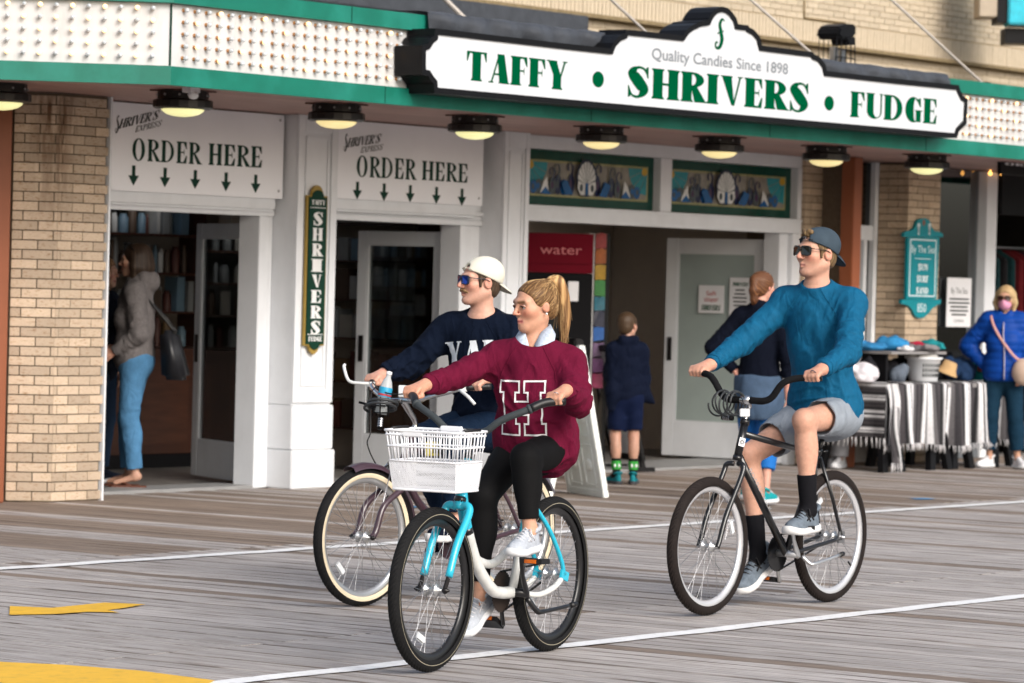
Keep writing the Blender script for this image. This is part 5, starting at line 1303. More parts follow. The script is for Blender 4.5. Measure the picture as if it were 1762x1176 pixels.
def person(base, label, J, H, S=1., skin=(.50,.30,.215), h=.004, female=False, hands=(None, None), neck=None, brow=None, stubble=0, legs=True, feet=(None, None), group=None, extra=None, lips=(.42,.13,.12), heel=False, HS=None):
    """one continuous body; J joints in world space, H head frame"""
    org = V(base); P = np.array([v for v in J.values()]+[H.o]); lo, hi = P.min(0)-.19*S, P.max(0)+.19*S; lo[2] = max(lo[2], P[:,2].min()-.13)
    F = SDF(lo, hi, h)
    torso_sdf(F, J, S, -.012, female=female)
    F.cap(J['nk'], H(-.022*S, 0, -.045*S), .058*S if not female else .047*S, .055*S if not female else .046*S, .03)
    head_sdf(F, H, HS or S, female)
    ra = (.050,.041,.027) if not female else (.041,.034,.023)
    for s in 'lr':
        F.cap(J[s+'sh'], J[s+'el'], ra[0]*S, ra[1]*S, .03); F.cap(J[s+'el'], J[s+'wr'], ra[1]*S, ra[2]*S, .02)
        m = J[s+'el']*.68+J[s+'wr']*.32; F.ell(m, V((.045,.045,.07))*S*(.86 if female else 1), Frame((0,0,0), perp(J[s+'wr']-J[s+'el'])[0], J[s+'wr']-J[s+'el']).M, .03)
        rl = (.082,.056,.050,.034) if not female else (.084,.054,.046,.030)
        F.cap(J[s+'hp'], J[s+'kn'], rl[0]*S, rl[1]*S, .04); F.cap(J[s+'kn'], J[s+'an'], rl[2]*S, rl[3]*S, .025)
        d = J[s+'an']-J[s+'kn']; kf = unit(J[s+'kn']-J[s+'hp']-unit(d)*np.dot(J[s+'kn']-J[s+'hp'], unit(d))) if np.linalg.norm(np.cross(d, J[s+'kn']-J[s+'hp'])) > .02 else torso_frame(J)[4].x
        F.ell(J[s+'kn']+d*.30-kf*.018*S, V((.052,.050,.11))*S, Frame((0,0,0), kf, -d).M, .04)
        F.ell(J[s+'kn']+kf*.022*S, V((.036,.040,.045))*S, Frame((0,0,0), kf, -d).M, .03)
        t = unit(J[s+'to']-J[s+'an']); F.cap(J[s+'an']-t*.02*S, J[s+'an']+t*.10*S-V((0,0,.03*S)) if not heel else J[s+'to'], .028*S, .018*S, .02)
    if extra: extra(F)
    for s, hd in zip('lr', hands):
        if hd is None: open_hand(F, J[s+'wr'], J[s+'wr']-J[s+'el'], torso_frame(J)[4].x*-.2+torso_frame(J)[4].y*(-1 if s == 'l' else 1), S*(.92 if female else 1), .35, torso_frame(J)[4].x)
        elif hd[0] == 'grip': grip_hand(F, hd[1], hd[2], J[s+'wr'], S*(.92 if female else 1), hd[3] if len(hd) > 3 else .017)
        elif hd[0] == 'open': open_hand(F, J[s+'wr'], hd[1], hd[2], S*(.92 if female else 1), hd[3], hd[4] if len(hd) > 4 else None)
    vs, q = F.surf(1)
    col = head_colour(H, HS or S, vs, skin, brow, stubble, lips)
    for s in 'lr':       # redder knuckles and knees
        for k_, rr, am in ((s+'kn', .05, .35), (s+'wr', .13, .28)):
            dd = np.linalg.norm(vs-J[k_], axis=1); col = mix3(col, V(skin)*V((1.1,.72,.68)), am*np.exp(-(dd/rr)**2))
    o = link('person', np_mesh('person', vs, q, m_skin, org, col), None, None, org)
    tag(o, label, 'person', group); return o
def garment(parent, name, m, fn, lo, hi, h=.005, smooth=1, noise=None):
    org = V(parent.location); F = SDF(lo, hi, h); fn(F)
    if noise:
        for a in noise: F.noise(*a[:3], **(a[3] if len(a) > 3 else {}))
    vs, q = F.surf(smooth); return link(name, np_mesh(name, vs, q, m, org), parent)
def jb(J, keys, pad=.2):
    P = np.array([J[k] for k in keys]); return P.min(0)-pad, P.max(0)+pad
def top_fn(J, H, S, e=.014, cuff=1.0, hem=None, neck_r=.058, female=False, belly=.01, sleeve=(.060,.052,.040), collar=True, fold=.006, loose=.0, hem_n=None, skirt=None, neck_t=.42, neck_h=.012, folds=()):
    smid, hm, up, T, Fc, Fp = torso_frame(J)
    def fn(F):
        torso_sdf(F, J, S, e, belly, female)
        if skirt:
            for (a_, r_) in skirt: F.ell(V(a_), V(r_), Fp.M, .06)
        if loose: F.ell(Fp(.02*S, 0, T*.12), V((.125,.175,.16))*S+loose, Fp.M, .06)
        for s in 'lr':
            a, b, w = J[s+'sh'], J[s+'el'], J[s+'wr']; sd = ord(s)
            F.cap(a, b, sleeve[0]*S+e*.4, sleeve[1]*S+e*.3, .045, fold=(fold, 26, sd, .75, .8))
            we = b+(w-b)*cuff; F.cap(b, we, sleeve[1]*S+e*.3, sleeve[2]*S, .022, flat=True, fold=(fold, 30, sd+3, .25, .9))
            if collar and cuff > .8: wc = b+(w-b)*(cuff-.14); F.cap(wc, we, sleeve[2]*S+.002, sleeve[2]*S-.001, .004, flat=True, flata=True)
        hp = hm-up*.10*S if hem is None else V(hem)
        F.plane(hp, -(Fp.z if hem_n is None else unit(hem_n)), .01)
        ax_ = unit(H(-.022*S,0,-.045*S)-J['nk']); nn_ = unit(ax_+Fc.x*neck_t); F.ell(J['nk']+ax_*neck_h*S+nn_*.15*S, (.15*S,)*3, None, .006, mode='sub'); F.cap(J['nk']-up*.01, J['nk']+ax_*.1, neck_r*S, neck_r*S, .008, mode='sub')
        for a_ in folds: F.folds(*a_)
    return fn
# ================================================================== bicycles
m_tyre = mat('tyre_rubber', (.0065,.0065,.007), .8, var=.25, scale=20, spec=.25)
m_tyreb = mat('brown_black_rubber', (.013,.009,.008), .8, var=.25, scale=20, spec=.25)
m_cream = mat('cream_rubber', (.62,.53,.38), .7, var=.08, scale=10)
m_chrome = mat('chrome', (.62,.62,.63), .14, 1., var=.05)
m_alloy = mat('brushed_alloy', (.60,.61,.62), .32, .85, var=.08)
m_rimw = mat('silver_rim', (.66,.66,.68), .30, .55, var=.05)
m_rimb = mat('black_rim', (.012,.012,.013), .3, var=.1)
m_spoke = mat('spoke_steel', (.38,.38,.39), .3, .9, var=0)
m_cyan = mat('cyan_bike_paint', (.02,.42,.58), .26, var=.06, scale=9, coat=.5)
m_wfr = mat('white_bike_paint', (.66,.67,.65), .35, var=.08, scale=12, coat=.3, dirt=.35, mixscale=14)
m_bfr = mat('black_bike_paint', (.006,.006,.007), .3, var=.1, coat=.4)
m_purple = mat('plum_bike_paint', (.05,.026,.036), .3, var=.1, coat=.5)
m_foam = mat('foam_grip', (.007,.007,.008), .9, spec=.2, var=.15, scale=40, bump=.001, bscale=300)
m_gfoam = mat('grey_rubber_bar', (.035,.043,.047), .7, var=.15, scale=30)
m_refl = mat('white_reflector', (.62,.64,.66), .15, var=.1, scale=60)
m_orange = mat('orange_reflector', (.55,.12,.01), .25, var=.1)
m_wwire = mat('white_wire', (.78,.79,.82), .4, var=.03)
m_vinyl = mat('black_vinyl', (.007,.007,.008), .45, var=.2)
class BikeFrame:
    def __init__(s, front, sn, wb):
        h = -sn*RIGHT-math.sqrt(1-sn*sn)*FWD0; s.h = unit(h); s.l = V((-s.h[1], s.h[0], 0)); s.wb = wb; s.O = V((*front, 0))-s.h*wb
    def loc(s, x, y, lat):
        d = _ray(x, y); t = ((s.O+s.l*lat-CAMP)@s.l)/(d@s.l); P = CAMP+d*t-s.O; return V((P@s.h, lat, P[2]))
    def w(s, p): p = V(p); return s.O+s.h*p[0]+s.l*p[1]+V((0,0,p[2]))
    def wv(s, p): p = V(p); return s.h*p[0]+s.l*p[1]+V((0,0,p[2]))
    def root(s, label, group=None):
        o = empty('bicycle', tuple(s.O), label, 'bicycle', group); o.rotation_euler = (0,0,math.atan2(s.h[1], s.h[0])); return o
def wheel(root, name, c, R, tr, m_t, m_r, rimh=.026, rimw=.013, side=None, stripe=None, nsp=36, flange=.028, hubw=.032, hub_m=None, refl=(), steer=0., knob=.0016, seed=0, valve=None):
    n = 176; tp = []; idx = []
    prof = [(-.80,-.72),(-1,-.35),(-1.0,.05),(-.86,.48),(-.6,.78),(-.3,.95),(0,1.0),(.3,.95),(.6,.78),(.86,.48),(1.0,.05),(1,-.35),(.80,-.72)]
    mb = MB(); Rc = R-tr; vs = []
    for k in range(n):
        a = 2*PI*k/n
        for j, (u, v) in enumerate(prof):
            b = 0
            if 3 <= j <= 9: b = knob*(((k+(j % 2)) % 2)*2-1)*(.5 if j in (3,9) else 1)
            r = Rc+tr*v+b-(knob if 3 <= j <= 9 else 0); vs.append((r*math.cos(a), tr*.94*u, r*math.sin(a)))
    m = len(prof); o = len(mb.v); mb.v += vs
    for k in range(n):
        k2 = (k+1) % n
        for j in range(m-1):
            mb.f.append([k*m+j, k2*m+j, k2*m+j+1, k*m+j+1]); mb.sm.append(not (3 <= j <= 8))
            mb.m.append(1 if (side is not None and j in (0,1,m-2,m-3)) else (2 if (stripe is not None and j in (1,m-3)) else 0))
    W = mb.build(name, [m_t, side or m_t, stripe or m_t], root); W.location = c; W.rotation_euler = (0,0,steer)
    Rr = R-tr*1.62
    r_ = MB(); r_.lathe([(Rr+.010,-rimw),(Rr-rimh*.55,-rimw*1.0),(Rr-rimh,-rimw*.45),(Rr-rimh,rimw*.45),(Rr-rimh*.55,rimw),(Rr+.010,rimw)], (0,0,0), (0,1,0), 72); r_.build('rim', m_r, W)
    hb = MB(); hb.lathe([(.0,-hubw-.028),(.006,-hubw-.028),(.006,-hubw-.006),(.012,-hubw-.006),(.014,-hubw+.002),(flange,-hubw+.004),(flange,-hubw+.010),(.013,-hubw+.014),(.011,0),(.013,hubw-.014),(flange,hubw-.010),(flange,hubw-.004),(.014,hubw-.002),(.012,hubw+.006),(.006,hubw+.006),(.006,hubw+.028),(0,hubw+.028)], (0,0,0), (0,1,0), 16); hb.build('hub', hub_m or m_alloy, W)
    sp = MB(); rg = random.Random(seed)
    for k in range(nsp):
        s = 1 if k % 2 else -1; a = 2*PI*k/nsp; off = (1.15 if (k//2) % 2 else -1.15)
        p0 = V((.9*flange*math.cos(a+off), s*(hubw-.007), .9*flange*math.sin(a+off))); p1 = V(((Rr-rimh+.002)*math.cos(a), s*.002, (Rr-rimh+.002)*math.sin(a)))
        sp.tube([p0, p1], .00125, 5, cap=False)
        u = unit(p0-p1); sp.tube([p1, p1+u*.012], .0022, 5, cap=False)
    tag(sp.build('spokes', m_spoke, W), kind='stuff')
    for a in refl:
        u, t = V((math.cos(a),0,math.sin(a))), V((-math.sin(a),0,math.cos(a))); q = MB(); c_ = u*(Rr-rimh-.05)
        q.obox(c_+V((0,.004,0)), u*.018, (0,.006,0), t*.038); q.build('reflector', m_refl, W, bevel=.006)
    if valve is not None:
        u = V((math.cos(valve),0,math.sin(valve))); q = MB(); q.tube([u*(Rr-rimh), u*(Rr-rimh-.035)], .0055, 8); q.build('valve', m_vinyl, W)
    return W
def tubep(root, name, pts, r, m, n=12, sp=0, **k):
    mb = MB(); P = spline(pts, sp) if sp else pts
    if hasattr(r, '__len__') and sp: r = np.interp(np.linspace(0, 1, len(P)), np.linspace(0, 1, len(r)), r)
    mb.tube(P, r, n, **k); return mb.build(name, m, root)
def crankset(root, bb, la, ra, L=.17, ring=.085, m_arm=None, m_ring=None, pedw=.10, pitch=(0,0), axle=None, cog=.042, pedal_lat=.135):
    """bb centre; la, ra angles of the left and right arm in the x-z plane"""
    bb = V(bb); out = []
    mb = MB(); mb.tube([bb+V((0,-.075,0)), bb+V((0,.075,0))], .019, 14); mb.build('bottom_bracket', m_arm, root)
    mb = MB(); k = 40; prof = []
    vs = []
    for i in range(2*k):
        a = PI*i/k; r = ring+(.004 if i % 2 else -.002); vs.append(bb+V((r*math.cos(a), -.052, r*math.sin(a))))
    mb.prism(vs, (0,.004,0)); R_ = mb.build('chainring', m_ring or m_bfr, root, fix=True)
    mb = MB(); mb.lathe([(ring-.012,-.057),(ring-.018,-.058),(ring*.35,-.058),(ring*.3,-.054)], bb, (0,1,0), 32); mb.build('guard', m_ring or m_bfr, R_)
    for s, a, pi_ in ((1, la, pitch[0]), (-1, ra, pitch[1])):
        u = V((math.cos(a), 0, math.sin(a))); p0 = bb+V((0,s*.072,0)); p1 = p0+u*L+V((0,s*.012,0))
        mb = MB(); mb.tube([p0-u*.018, p0, p0+u*L*.5, p1, p1+u*.014], [.014,.018,.012,.013,.010], 10, flat=.7, up=(0,1,0)); A = mb.build('crank_arm', m_arm, root)
        c = p1+V((0,s*(.012+pedw/2),0)); f = V((math.cos(pi_),0,math.sin(pi_))); up = V((-math.sin(pi_),0,math.cos(pi_)))
        mb = MB(); mb.tube([p1, c+V((0,s*pedw*.4,0))], .006, 8); mb.obox(c, f*.042, (0,pedw/2,0), up*.011); P = mb.build('pedal', m_vinyl, root, bevel=.003)
        mb = MB()
        for q in (-1, 1): mb.obox(c+f*.0435*q, f*.002, (0,.028,0), up*.008)
        mb.build('pedal_reflector', m_orange, P); out.append(c+up*.012)
    if axle is not None:
        mb = MB(); ax = V(axle); d = ax-bb; L_ = np.linalg.norm(d); u = unit(d); w = V((-u[2],0,u[0]))
        for t0, t1 in ((bb+w*ring, ax+w*cog), (bb-w*ring, ax-w*cog)):
            a, b = V(t0), V(t1); N = int(np.linalg.norm(b-a)/.0127)
            for i in range(N): c = a+(b-a)*(i+.5)/N+V((0,-.05,0)); mb.obox(c, unit(b-a)*.0052, (0,.003 if i % 2 else .0042,0), w*.0042)
        tag(mb.build('chain', m_iron, root), kind='stuff')
    return out
def saddle(root, c, L=.26, W=.20, m=None, springs=False):
    c = V(c); F = SDF(c-.2, c+.2, .006)
    F.ell(c+V((-.07,0,0)), (.075,W/2,.032), None, .03); F.cap(c+V((-.05,0,.002)), c+V((.15,0,.008)), .045, .022, .05); F.ell(c+V((-.09,0,.012)), (.05,W*.42,.03), None, .03); F.plane(c+V((0,0,-.028)), (0,0,-1), .01)
    vs, q = F.surf(1); o = link('saddle', np_mesh('saddle', vs, q, m or m_vinyl), root)
    mb = MB()
    for s in (-1, 1): mb.tube([c+V((.12,s*.012,-.02)), c+V((.05,s*.022,-.05)), c+V((-.05,s*.022,-.05)), c+V((-.1,s*.04,-.02))], .0035, 6)
    if springs:
        for s in (-1, 1): mb.tube([c+V((-.09+.018*math.cos(t), s*.05+.018*math.sin(t), -.075+.0018*t*1.2)) for t in np.arange(0, 26, .5)], .003, 5)
    mb.build('saddle_rails', m_steel, o); return o
def coil_lock(bk, label, c, axis, R=.055, turns=5, pitch=.02, r=.0048):
    c = V(c); a = unit(axis); u, w = perp(a); root = empty('cable_lock', tuple(c), label, 'lock')
    mb = MB(); mb.tube([a*(pitch*(t/(2*PI)-turns/2))+(R+.006*math.sin(t*.7))*(math.cos(t)*u+math.sin(t)*w)+u*.004*math.sin(2.3*t) for t in np.arange(0, turns*2*PI, .22)], r, 7); mb.build('cable', mat('grey_vinyl_cable', (.03,.033,.036), .4, var=.1), root)
    mb = MB(); e = -V((0,0,1)); mb.tube([e*(R+.012)-a*.035, e*(R+.012)+a*.035], .013, 12); B = mb.build('lock_barrel', m_black, root)
    mb = MB()
    for k in range(4): mb.lathe([(.0142,-.004),(.0142,.004)], e*(R+.012)+a*(-.018+.012*k), a, 12)
    mb.build('code_dial', m_steel, B)
    return root

# ---------------------------------------------------------------- black boardwalk bike, right
MK = BikeFrame((14.17,9.88), .60, 1.15); R = .345
mb_ = MK.root('black diamond frame bicycle with silver rims, ridden by the man in blue')
HB = MK.wb
wheel(mb_, 'front_wheel', (HB,0,R), R, .028, m_tyreb, m_rimw, .030, refl=(PI*.87,), seed=2, valve=-1.25, knob=.0019)
wheel(mb_, 'rear_wheel', (0,0,R), R, .028, m_tyreb, m_rimw, .030, refl=(PI*.30,), seed=5, valve=PI*1.08+.4, knob=.0019)
ht, hbm = V((.845,0,.955)), V((.905,0,.775))
hd = unit(hbm-ht)
tubep(mb_, 'head_tube', [ht, hbm], .0205, m_bfr)
q = MB()
for p in (ht, hbm): q.tube([p-hd*.012, p+hd*.012], .0245, 16)
q.build('headset', m_bfr, mb_)
cr_ = hbm+hd*.03
fk = MB()
for s in (-1, 1): fk.tube(spline([cr_+V((0,s*.012,.002)), cr_+V((.012,s*.048,-.004)), cr_+V((.03,s*.056,-.05)), V((HB-.075,s*.056,.50)), V((HB-.02,s*.055,R+.03)), V((HB,s*.055,R-.005))], 5), .0135, 10)
fk.build('fork', m_bfr, mb_)
fl_ = MB(); plain_text(fl_, 'FIREFLY', (HB-.035,.0715,.385), unit((-.35,0,.93)), unit((-.93,0,-.35)), (0,1,0), .016, .085); fl_.build('fork_letters', m_paper, mb_)
bbM = V((.43,0,.275)); stc = V((.135,0,.80))
tubep(mb_, 'top_tube', [ht+hd*.06, V((.155,0,.775))], .0165, m_bfr)
tubep(mb_, 'down_tube', [hbm-hd*.02, bbM], .0195, m_bfr)
tubep(mb_, 'seat_tube', [bbM, stc], .0165, m_bfr)
q = MB()
for s in (-1, 1): q.tube([stc+V((.01,s*.014,-.04)), V((.07,s*.05,.55)), V((0,s*.066,R+.01))], .0095, 10)
q.build('seat_stays', m_bfr, mb_)
q = MB()
for s in (-1, 1): q.tube(spline([bbM+V((-.01,s*.03,0)), V((.28,s*.05,.30)), V((.0,s*.066,R-.005))], 4), .011, 10)
q.build('chain_stays', m_bfr, mb_)
q = MB()
for s in (-1, 1): q.obox((0,s*.066,R), (.03,0,0), (0,.004,0), (0,0,.03)); q.lathe([(.012,.068*s),(.012,.078*s),(.006,.08*s),(.006,.09*s),(0,.09*s)], (0,0,R), (0,1,0), 8)
q.build('dropout', m_steel, mb_)
q = MB(); dn = unit(bbM-hbm); upn = unit(np.cross((0,1,0), dn)) ; a0 = hbm+dn*.10+V((0,.0200,0))
plain_text(q, 'BOARDWALK', a0-upn*-.012 if upn[2] > 0 else a0, dn, -upn if upn[2] < 0 else upn, (0,1,0), .024, .30); q.build('frame_letters', mat('grey_decal', (.30,.31,.32), .5), mb_)
q = MB(); q.obox(ht*.5+hbm*.5+V((.012,.0165,0)), hd*.024, (.010,.006,0), (.0,.0,.0)); 
hbdg = MB(); bc = ht*.45+hbm*.55; nb = unit((.62,.78,0)); tb = np.cross(hd, nb); hbdg.poly([bc+nb*.0212+hd*s*.022+tb*t*.016 for s, t in ((-1,-1),(1,-1),(1,1),(-1,1))]); hbdg.build('head_badge', m_paper, mb_)
hbdg = MB()
for k in range(8):
    a = 2*PI*k/8; d1 = hd*math.sin(a)+tb*math.cos(a); d2 = hd*math.cos(a)-tb*math.sin(a); hbdg.poly([bc+nb*.0216+d1*r1*.013+d2*s*w_ for r1, s, w_ in ((.3,-1,.0012),(1,-1,.0035),(1,1,.0035),(.3,1,.0012))])
hbdg.build('badge_mark', m_ink, mb_)
stemt = V((.812,0,1.065))
tubep(mb_, 'stem', [ht-hd*.005, ht-hd*.06, stemt+V((-.004,0,-.03)), stemt+V((.025,0,.0))], [.0112,.0112,.0125,.016], m_chrome, sp=5)
q = MB(); q.tube([stemt+V((.028,-.026,0)), stemt+V((.028,.026,0))], .0225, 16); q.build('clamp', m_chrome, mb_)
gl, gr = MK.loc(1396,652,.34), MK.loc(1198,643,-.34)
bcn = stemt+V((.028,0,0))
gz = (gl[2]+gr[2])/2; gx = (gl[0]+gr[0])/2
LG, RG = V((gx-.015,.335,gz)), V((gx-.015,-.335,gz))
bar = [bcn+V((0,-.03,0))]
for s in (-1, 1):
    E_ = V((gx-.045,s*.375,gz+.004)); pts = [bcn+V((0,s*.027,0)), bcn+V((0,s*.105,.0)), bcn+V((-.008,s*.150,.022)), V((gx+.045,s*.205,gz-.03)), V((gx+.012,s*.265,gz-.002)), E_]
    tubep(mb_, 'handlebar_foam', pts, .0175, m_foam, sp=6)
    q = MB(); d_ = unit(E_-pts[-2]); q.tube([E_, E_+d_*.004], .0155, 12); q.build('bar_end', m_vinyl, mb_)
q = MB(); q.obox(ht-hd*.05+V((.028,.004,0)), unit((.6,.8,0))*.010, unit((-.8,.6,0))*.026, (0,0,.020)); q.build('front_reflector', m_refl, mb_, bevel=.003)
q = MB(); q.obox(ht-hd*.05+V((.014,0,0)), (.012,0,0), (0,.006,0), (0,0,.006)); q.build('reflector_bracket', m_vinyl, mb_)
spM = stc+unit(stc-bbM)*.085
tubep(mb_, 'seat_post', [stc, spM], .0125, m_bfr); q = MB(); q.tube([stc-unit(stc-bbM)*.03, stc+unit(stc-bbM)*.004], .0195, 14); q.tube([stc+V((-.0,.02,-.01)), stc+V((-.03,.035,-.005))], .005, 6); q.build('seat_clamp', m_bfr, mb_)
saddle(mb_, spM+V((-.03,0,.06)))
pedM = crankset(mb_, bbM, math.radians(62), math.radians(242), .165, .092, m_alloy, m_bfr, axle=(0,0,R), pitch=(.05,.18))
tubep(mb_, 'kickstand', [V((.36,.055,.262)), V((.33,.085,.225)), V((.29,.10,.225)), V((.07,.115,.262))], [.010,.010,.0095,.0085], m_alloy, sp=4)
q = MB(); q.tube([V((.085,.1145,.2595)), V((.055,.1155,.265))], .012, 10); q.build('stand_foot', m_vinyl, mb_)
coil_lock(MK, 'coiled dark grey cable lock hanging on the black bike handlebar', MK.w(bcn+V((.035,-.085,-.02))), MK.l*.95+MK.h*.2, R=.060, turns=6, pitch=.026)

# ---------------------------------------------------------------- cyan and white step-through bike, front
WK = BikeFrame((11.15,9.16), .466, 1.08); R = .343
wb_ = WK.root('turquoise and white step-through bicycle with a white wire basket, ridden by the woman in maroon')
HB = WK.wb
wheel(wb_, 'front_wheel', (HB,0,R), R, .029, m_tyre, m_rimb, .032, stripe=None, refl=(-1.12,), seed=3, knob=.0014)
wheel(wb_, 'rear_wheel', (0,0,R), R, .029, m_tyre, m_rimb, .032, stripe=None, refl=(-.60,), seed=8, knob=.0014)
for nm, cx in (('tyre_stripe', HB), ('tyre_stripe', 0)):
    q = MB()
    for s in (-1, 1): q.lathe([(R-.0335, s*.0268),(R-.0305, s*.0275),(R-.0285, s*.0272)], (cx,0,R), (0,1,0), 90)
    q.build(nm, mat('worn_stripe', (.30,.27,.20), .7, var=.3), wb_)
ht, hbm = V((.79,0,.885)), V((.855,0,.705)); hd = unit(hbm-ht)
tubep(wb_, 'head_tube', [ht, hbm], .022, m_cyan)
q = MB()
for p in (ht, hbm): q.tube([p-hd*.012, p+hd*.012], .026, 16)
q.build('headset', m_bfr, wb_)
cr_ = hbm+hd*.028
fk = MB(); fk.tube([cr_-hd*.02, cr_+hd*.012], .026, 12)
for s in (-1, 1): fk.tube(spline([cr_+V((0,s*.01,.0)), cr_+V((.006,s*.046,.004)), cr_+V((.022,s*.060,-.03)), V((HB-.10,s*.060,.53)), V((HB-.035,s*.060,R+.055))], 5), [.017]*16+[.0165]*5, 12)
fk.build('fork', m_cyan, wb_)
q = MB()
for s in (-1, 1): q.obox((HB-.012,s*.060,R+.02), unit((.5,0,-.86))*.035, (0,.004,0), unit((.86,0,.5))*.012); q.lathe([(.012,.062*s),(.012,.072*s),(.006,.074*s),(.006,.082*s),(0,.082*s)], (HB,0,R), (0,1,0), 8)
q.build('axle_nut', m_iron, wb_)
bbW = WK.loc(880,1022,0.0); bbW = V((.365,0,.285))
curve = spline([hbm-hd*.03, V((.815,0,.64)), V((.775,0,.55)), V((.69,0,.42)), V((.56,0,.315)), V((.47,0,.29)), bbW], 8)
cut = int(len(curve)*.30)
tubep(wb_, 'main_tube_upper', curve[:cut+1], .0255, m_cyan, 14); tubep(wb_, 'main_tube_lower', curve[cut:], .0262, m_wfr, 14)
q = MB(); q.tube(curve[cut-1:cut+2], .0268, 14); q.build('paint_band', m_bfr, wb_)
stt = V((.205,0,.735)); su = unit(stt-bbW); mid = bbW+su*.22
tubep(wb_, 'seat_tube_lower', [bbW, mid], .019, m_wfr); tubep(wb_, 'seat_tube_upper', [mid, stt], .0192, m_cyan)
tubep(wb_, 'brace_tube', [V((.735,0,.475)), V((.66,0,.435)), V((.52,0,.425)), mid+su*.04], .0185, m_wfr, sp=6)
q = MB()
for s in (-1, 1): q.tube(spline([stt-su*.07+V((0,s*.018,0)), V((.13,s*.052,.55)), V((.04,s*.066,.42)), V((.0,s*.066,R+.0))], 5), .0105, 10)
q.build('seat_stays', m_cyan, wb_)
q = MB()
for s in (-1, 1): q.tube(spline([bbW+V((-.01,s*.035,0)), V((.22,s*.056,.268)), V((.10,s*.066,.292)), V((.03,s*.066,R-.02))], 5), .0130, 10)
q.build('chain_stays', m_wfr, wb_)
q = MB()
for s in (-1, 1): q.obox((.0,s*.067,R-.004), unit((1,0,.3))*.035, (0,.005,0), unit((-.3,0,1))*.02)
q.build('dropout', m_cyan, wb_)
gl, gr = WK.loc(948,698,.345), WK.loc(710,675,-.345); gx, gz = (gl[0]+gr[0])/2, (gl[2]+gr[2])/2
stemt = V((.775,0,.985))
tubep(wb_, 'stem', [ht-hd*.005, ht-hd*.05, stemt+V((-.0,0,-.02)), stemt+V((.035,0,.005))], [.0112,.0112,.0125,.017], m_bfr, sp=5)
bcn = stemt+V((.04,0,.005))
for s in (-1, 1):
    E_ = V((gx-.05,s*.372,gz+.004)); pts = [bcn+V((0,s*.0,0)), bcn+V((0,s*.085,.004)), bcn+V((-.008,s*.16,.055)), V((gx+.075,s*.265,gz-.035)), V((gx+.02,s*.315,gz-.005)), E_]
    P_ = spline(pts, 7); c_ = int(len(P_)*.62)
    tubep(wb_, 'handlebar', P_[:c_+1], .0155, m_gfoam); tubep(wb_, 'grip', P_[c_:], .0185, m_vinyl)
    q = MB(); q.tube(P_[c_-1:c_+1], .0205, 14); q.build('grip_collar', m_gfoam, wb_)
WG = {s: V((gx-.02,s*.345,gz+.001)) for s in (1, -1)}
# basket
bk0, bk1 = V((.925,0,.995)), V((1.17,0,1.0)); Z0, Z1, Zm = .755, 1.0, .875
bt, bl = .170, .148       # half width at the top and bottom
def bpt(u, v, z):         # u front/back 0..1, v -1..1
    t = (z-Z0)/(Z1-Z0); xb = .905+(1-t)*.025; xf = 1.175-(1-t)*.045; return V((xb+(xf-xb)*u, -.022+v*(bl+(bt-bl)*t), z))
def bring(z, r, name, n=5):
    pts = []
    for (u0, v0), (u1, v1) in (((0,-1),(1,-1)),((1,-1),(1,1)),((1,1),(0,1)),((0,1),(0,-1))):
        for k in range(n): t = (k+.12 if k == 0 else k)/n; pts.append(bpt(u0+(u1-u0)*t, v0+(v1-v0)*t, z))
        pts.append(bpt(u0+(u1-u0)*.97, v0+(v1-v0)*.97, z))
    mb = MB(); mb.tube(pts, r, 6, closed=True); return mb.build(name, m_wwire, BK)
mbk = MB()
edge = []
for k in range(11): edge.append((k/10, -1)); 
BKm = MB()
hm_ = MB()
for (u0, v0, u1, v1) in ((0,-1,1,-1),(1,-1,1,1),(1,1,0,1),(0,1,0,-1)):
    a, b, c, d = bpt(u0,v0,Z0), bpt(u1,v1,Z0), bpt(u1,v1,Zm), bpt(u0,v0,Zm); BKm.add([a,b,c,d], [(0,1,2,3)])
BKm.add([bpt(0,-1,Z0),bpt(1,-1,Z0),bpt(1,1,Z0),bpt(0,1,Z0)], [(0,1,2,3)])
def mesh_mat():
    m = bpy.data.materials.new('white_perforated_mesh'); m.use_nodes = True; nt = m.node_tree; L = nt.links; bs = nt.nodes['Principled BSDF']; bs.inputs['Base Color'].default_value = (.78,.79,.82,1); bs.inputs['Roughness'].default_value = .45
    tc = _n(nt, 'ShaderNodeTexCoord'); mp = _n(nt, 'ShaderNodeMapping'); mp.inputs['Scale'].default_value = (210,210,210); mp.inputs['Rotation'].default_value = (.6,.6,.78); L.new(tc.outputs['Object'], mp.inputs[0])
    v = _n(nt, 'ShaderNodeTexVoronoi'); v.inputs['Scale'].default_value = 1.; v.inputs['Randomness'].default_value = .1; L.new(mp.outputs[0], v.inputs['Vector'])
    r = _n(nt, 'ShaderNodeMath', operation='GREATER_THAN'); r.inputs[1].default_value = .40; L.new(v.outputs['Distance'], r.inputs[0]); L.new(r.outputs[0], bs.inputs['Alpha']); return m
BK = BKm.build('basket', mesh_mat(), wb_)
bring(Z1, .0062, 'top_rim'); bring(Z1-.018, .0042, 'second_wire'); bring(.935, .0046, 'middle_wire'); bring(Zm, .0042, 'mesh_rim'); bring(Z0, .0058, 'bottom_rim')
w_ = MB()
for (u0, v0, u1, v1, n) in ((0,-1,1,-1,9),(1,-1,1,1,15),(1,1,0,1,9),(0,1,0,-1,15)):
    for k in range(n):
        t = (k+.5)/n; wgl = .012*((k % 2)*2-1)
        w_.tube([bpt(u0+(u1-u0)*t, v0+(v1-v0)*t, Z1), bpt(u0+(u1-u0)*(t+wgl), v0+(v1-v0)*(t+wgl), Zm)], .0030, 5)
w_.build('upright_wire', m_wwire, BK)
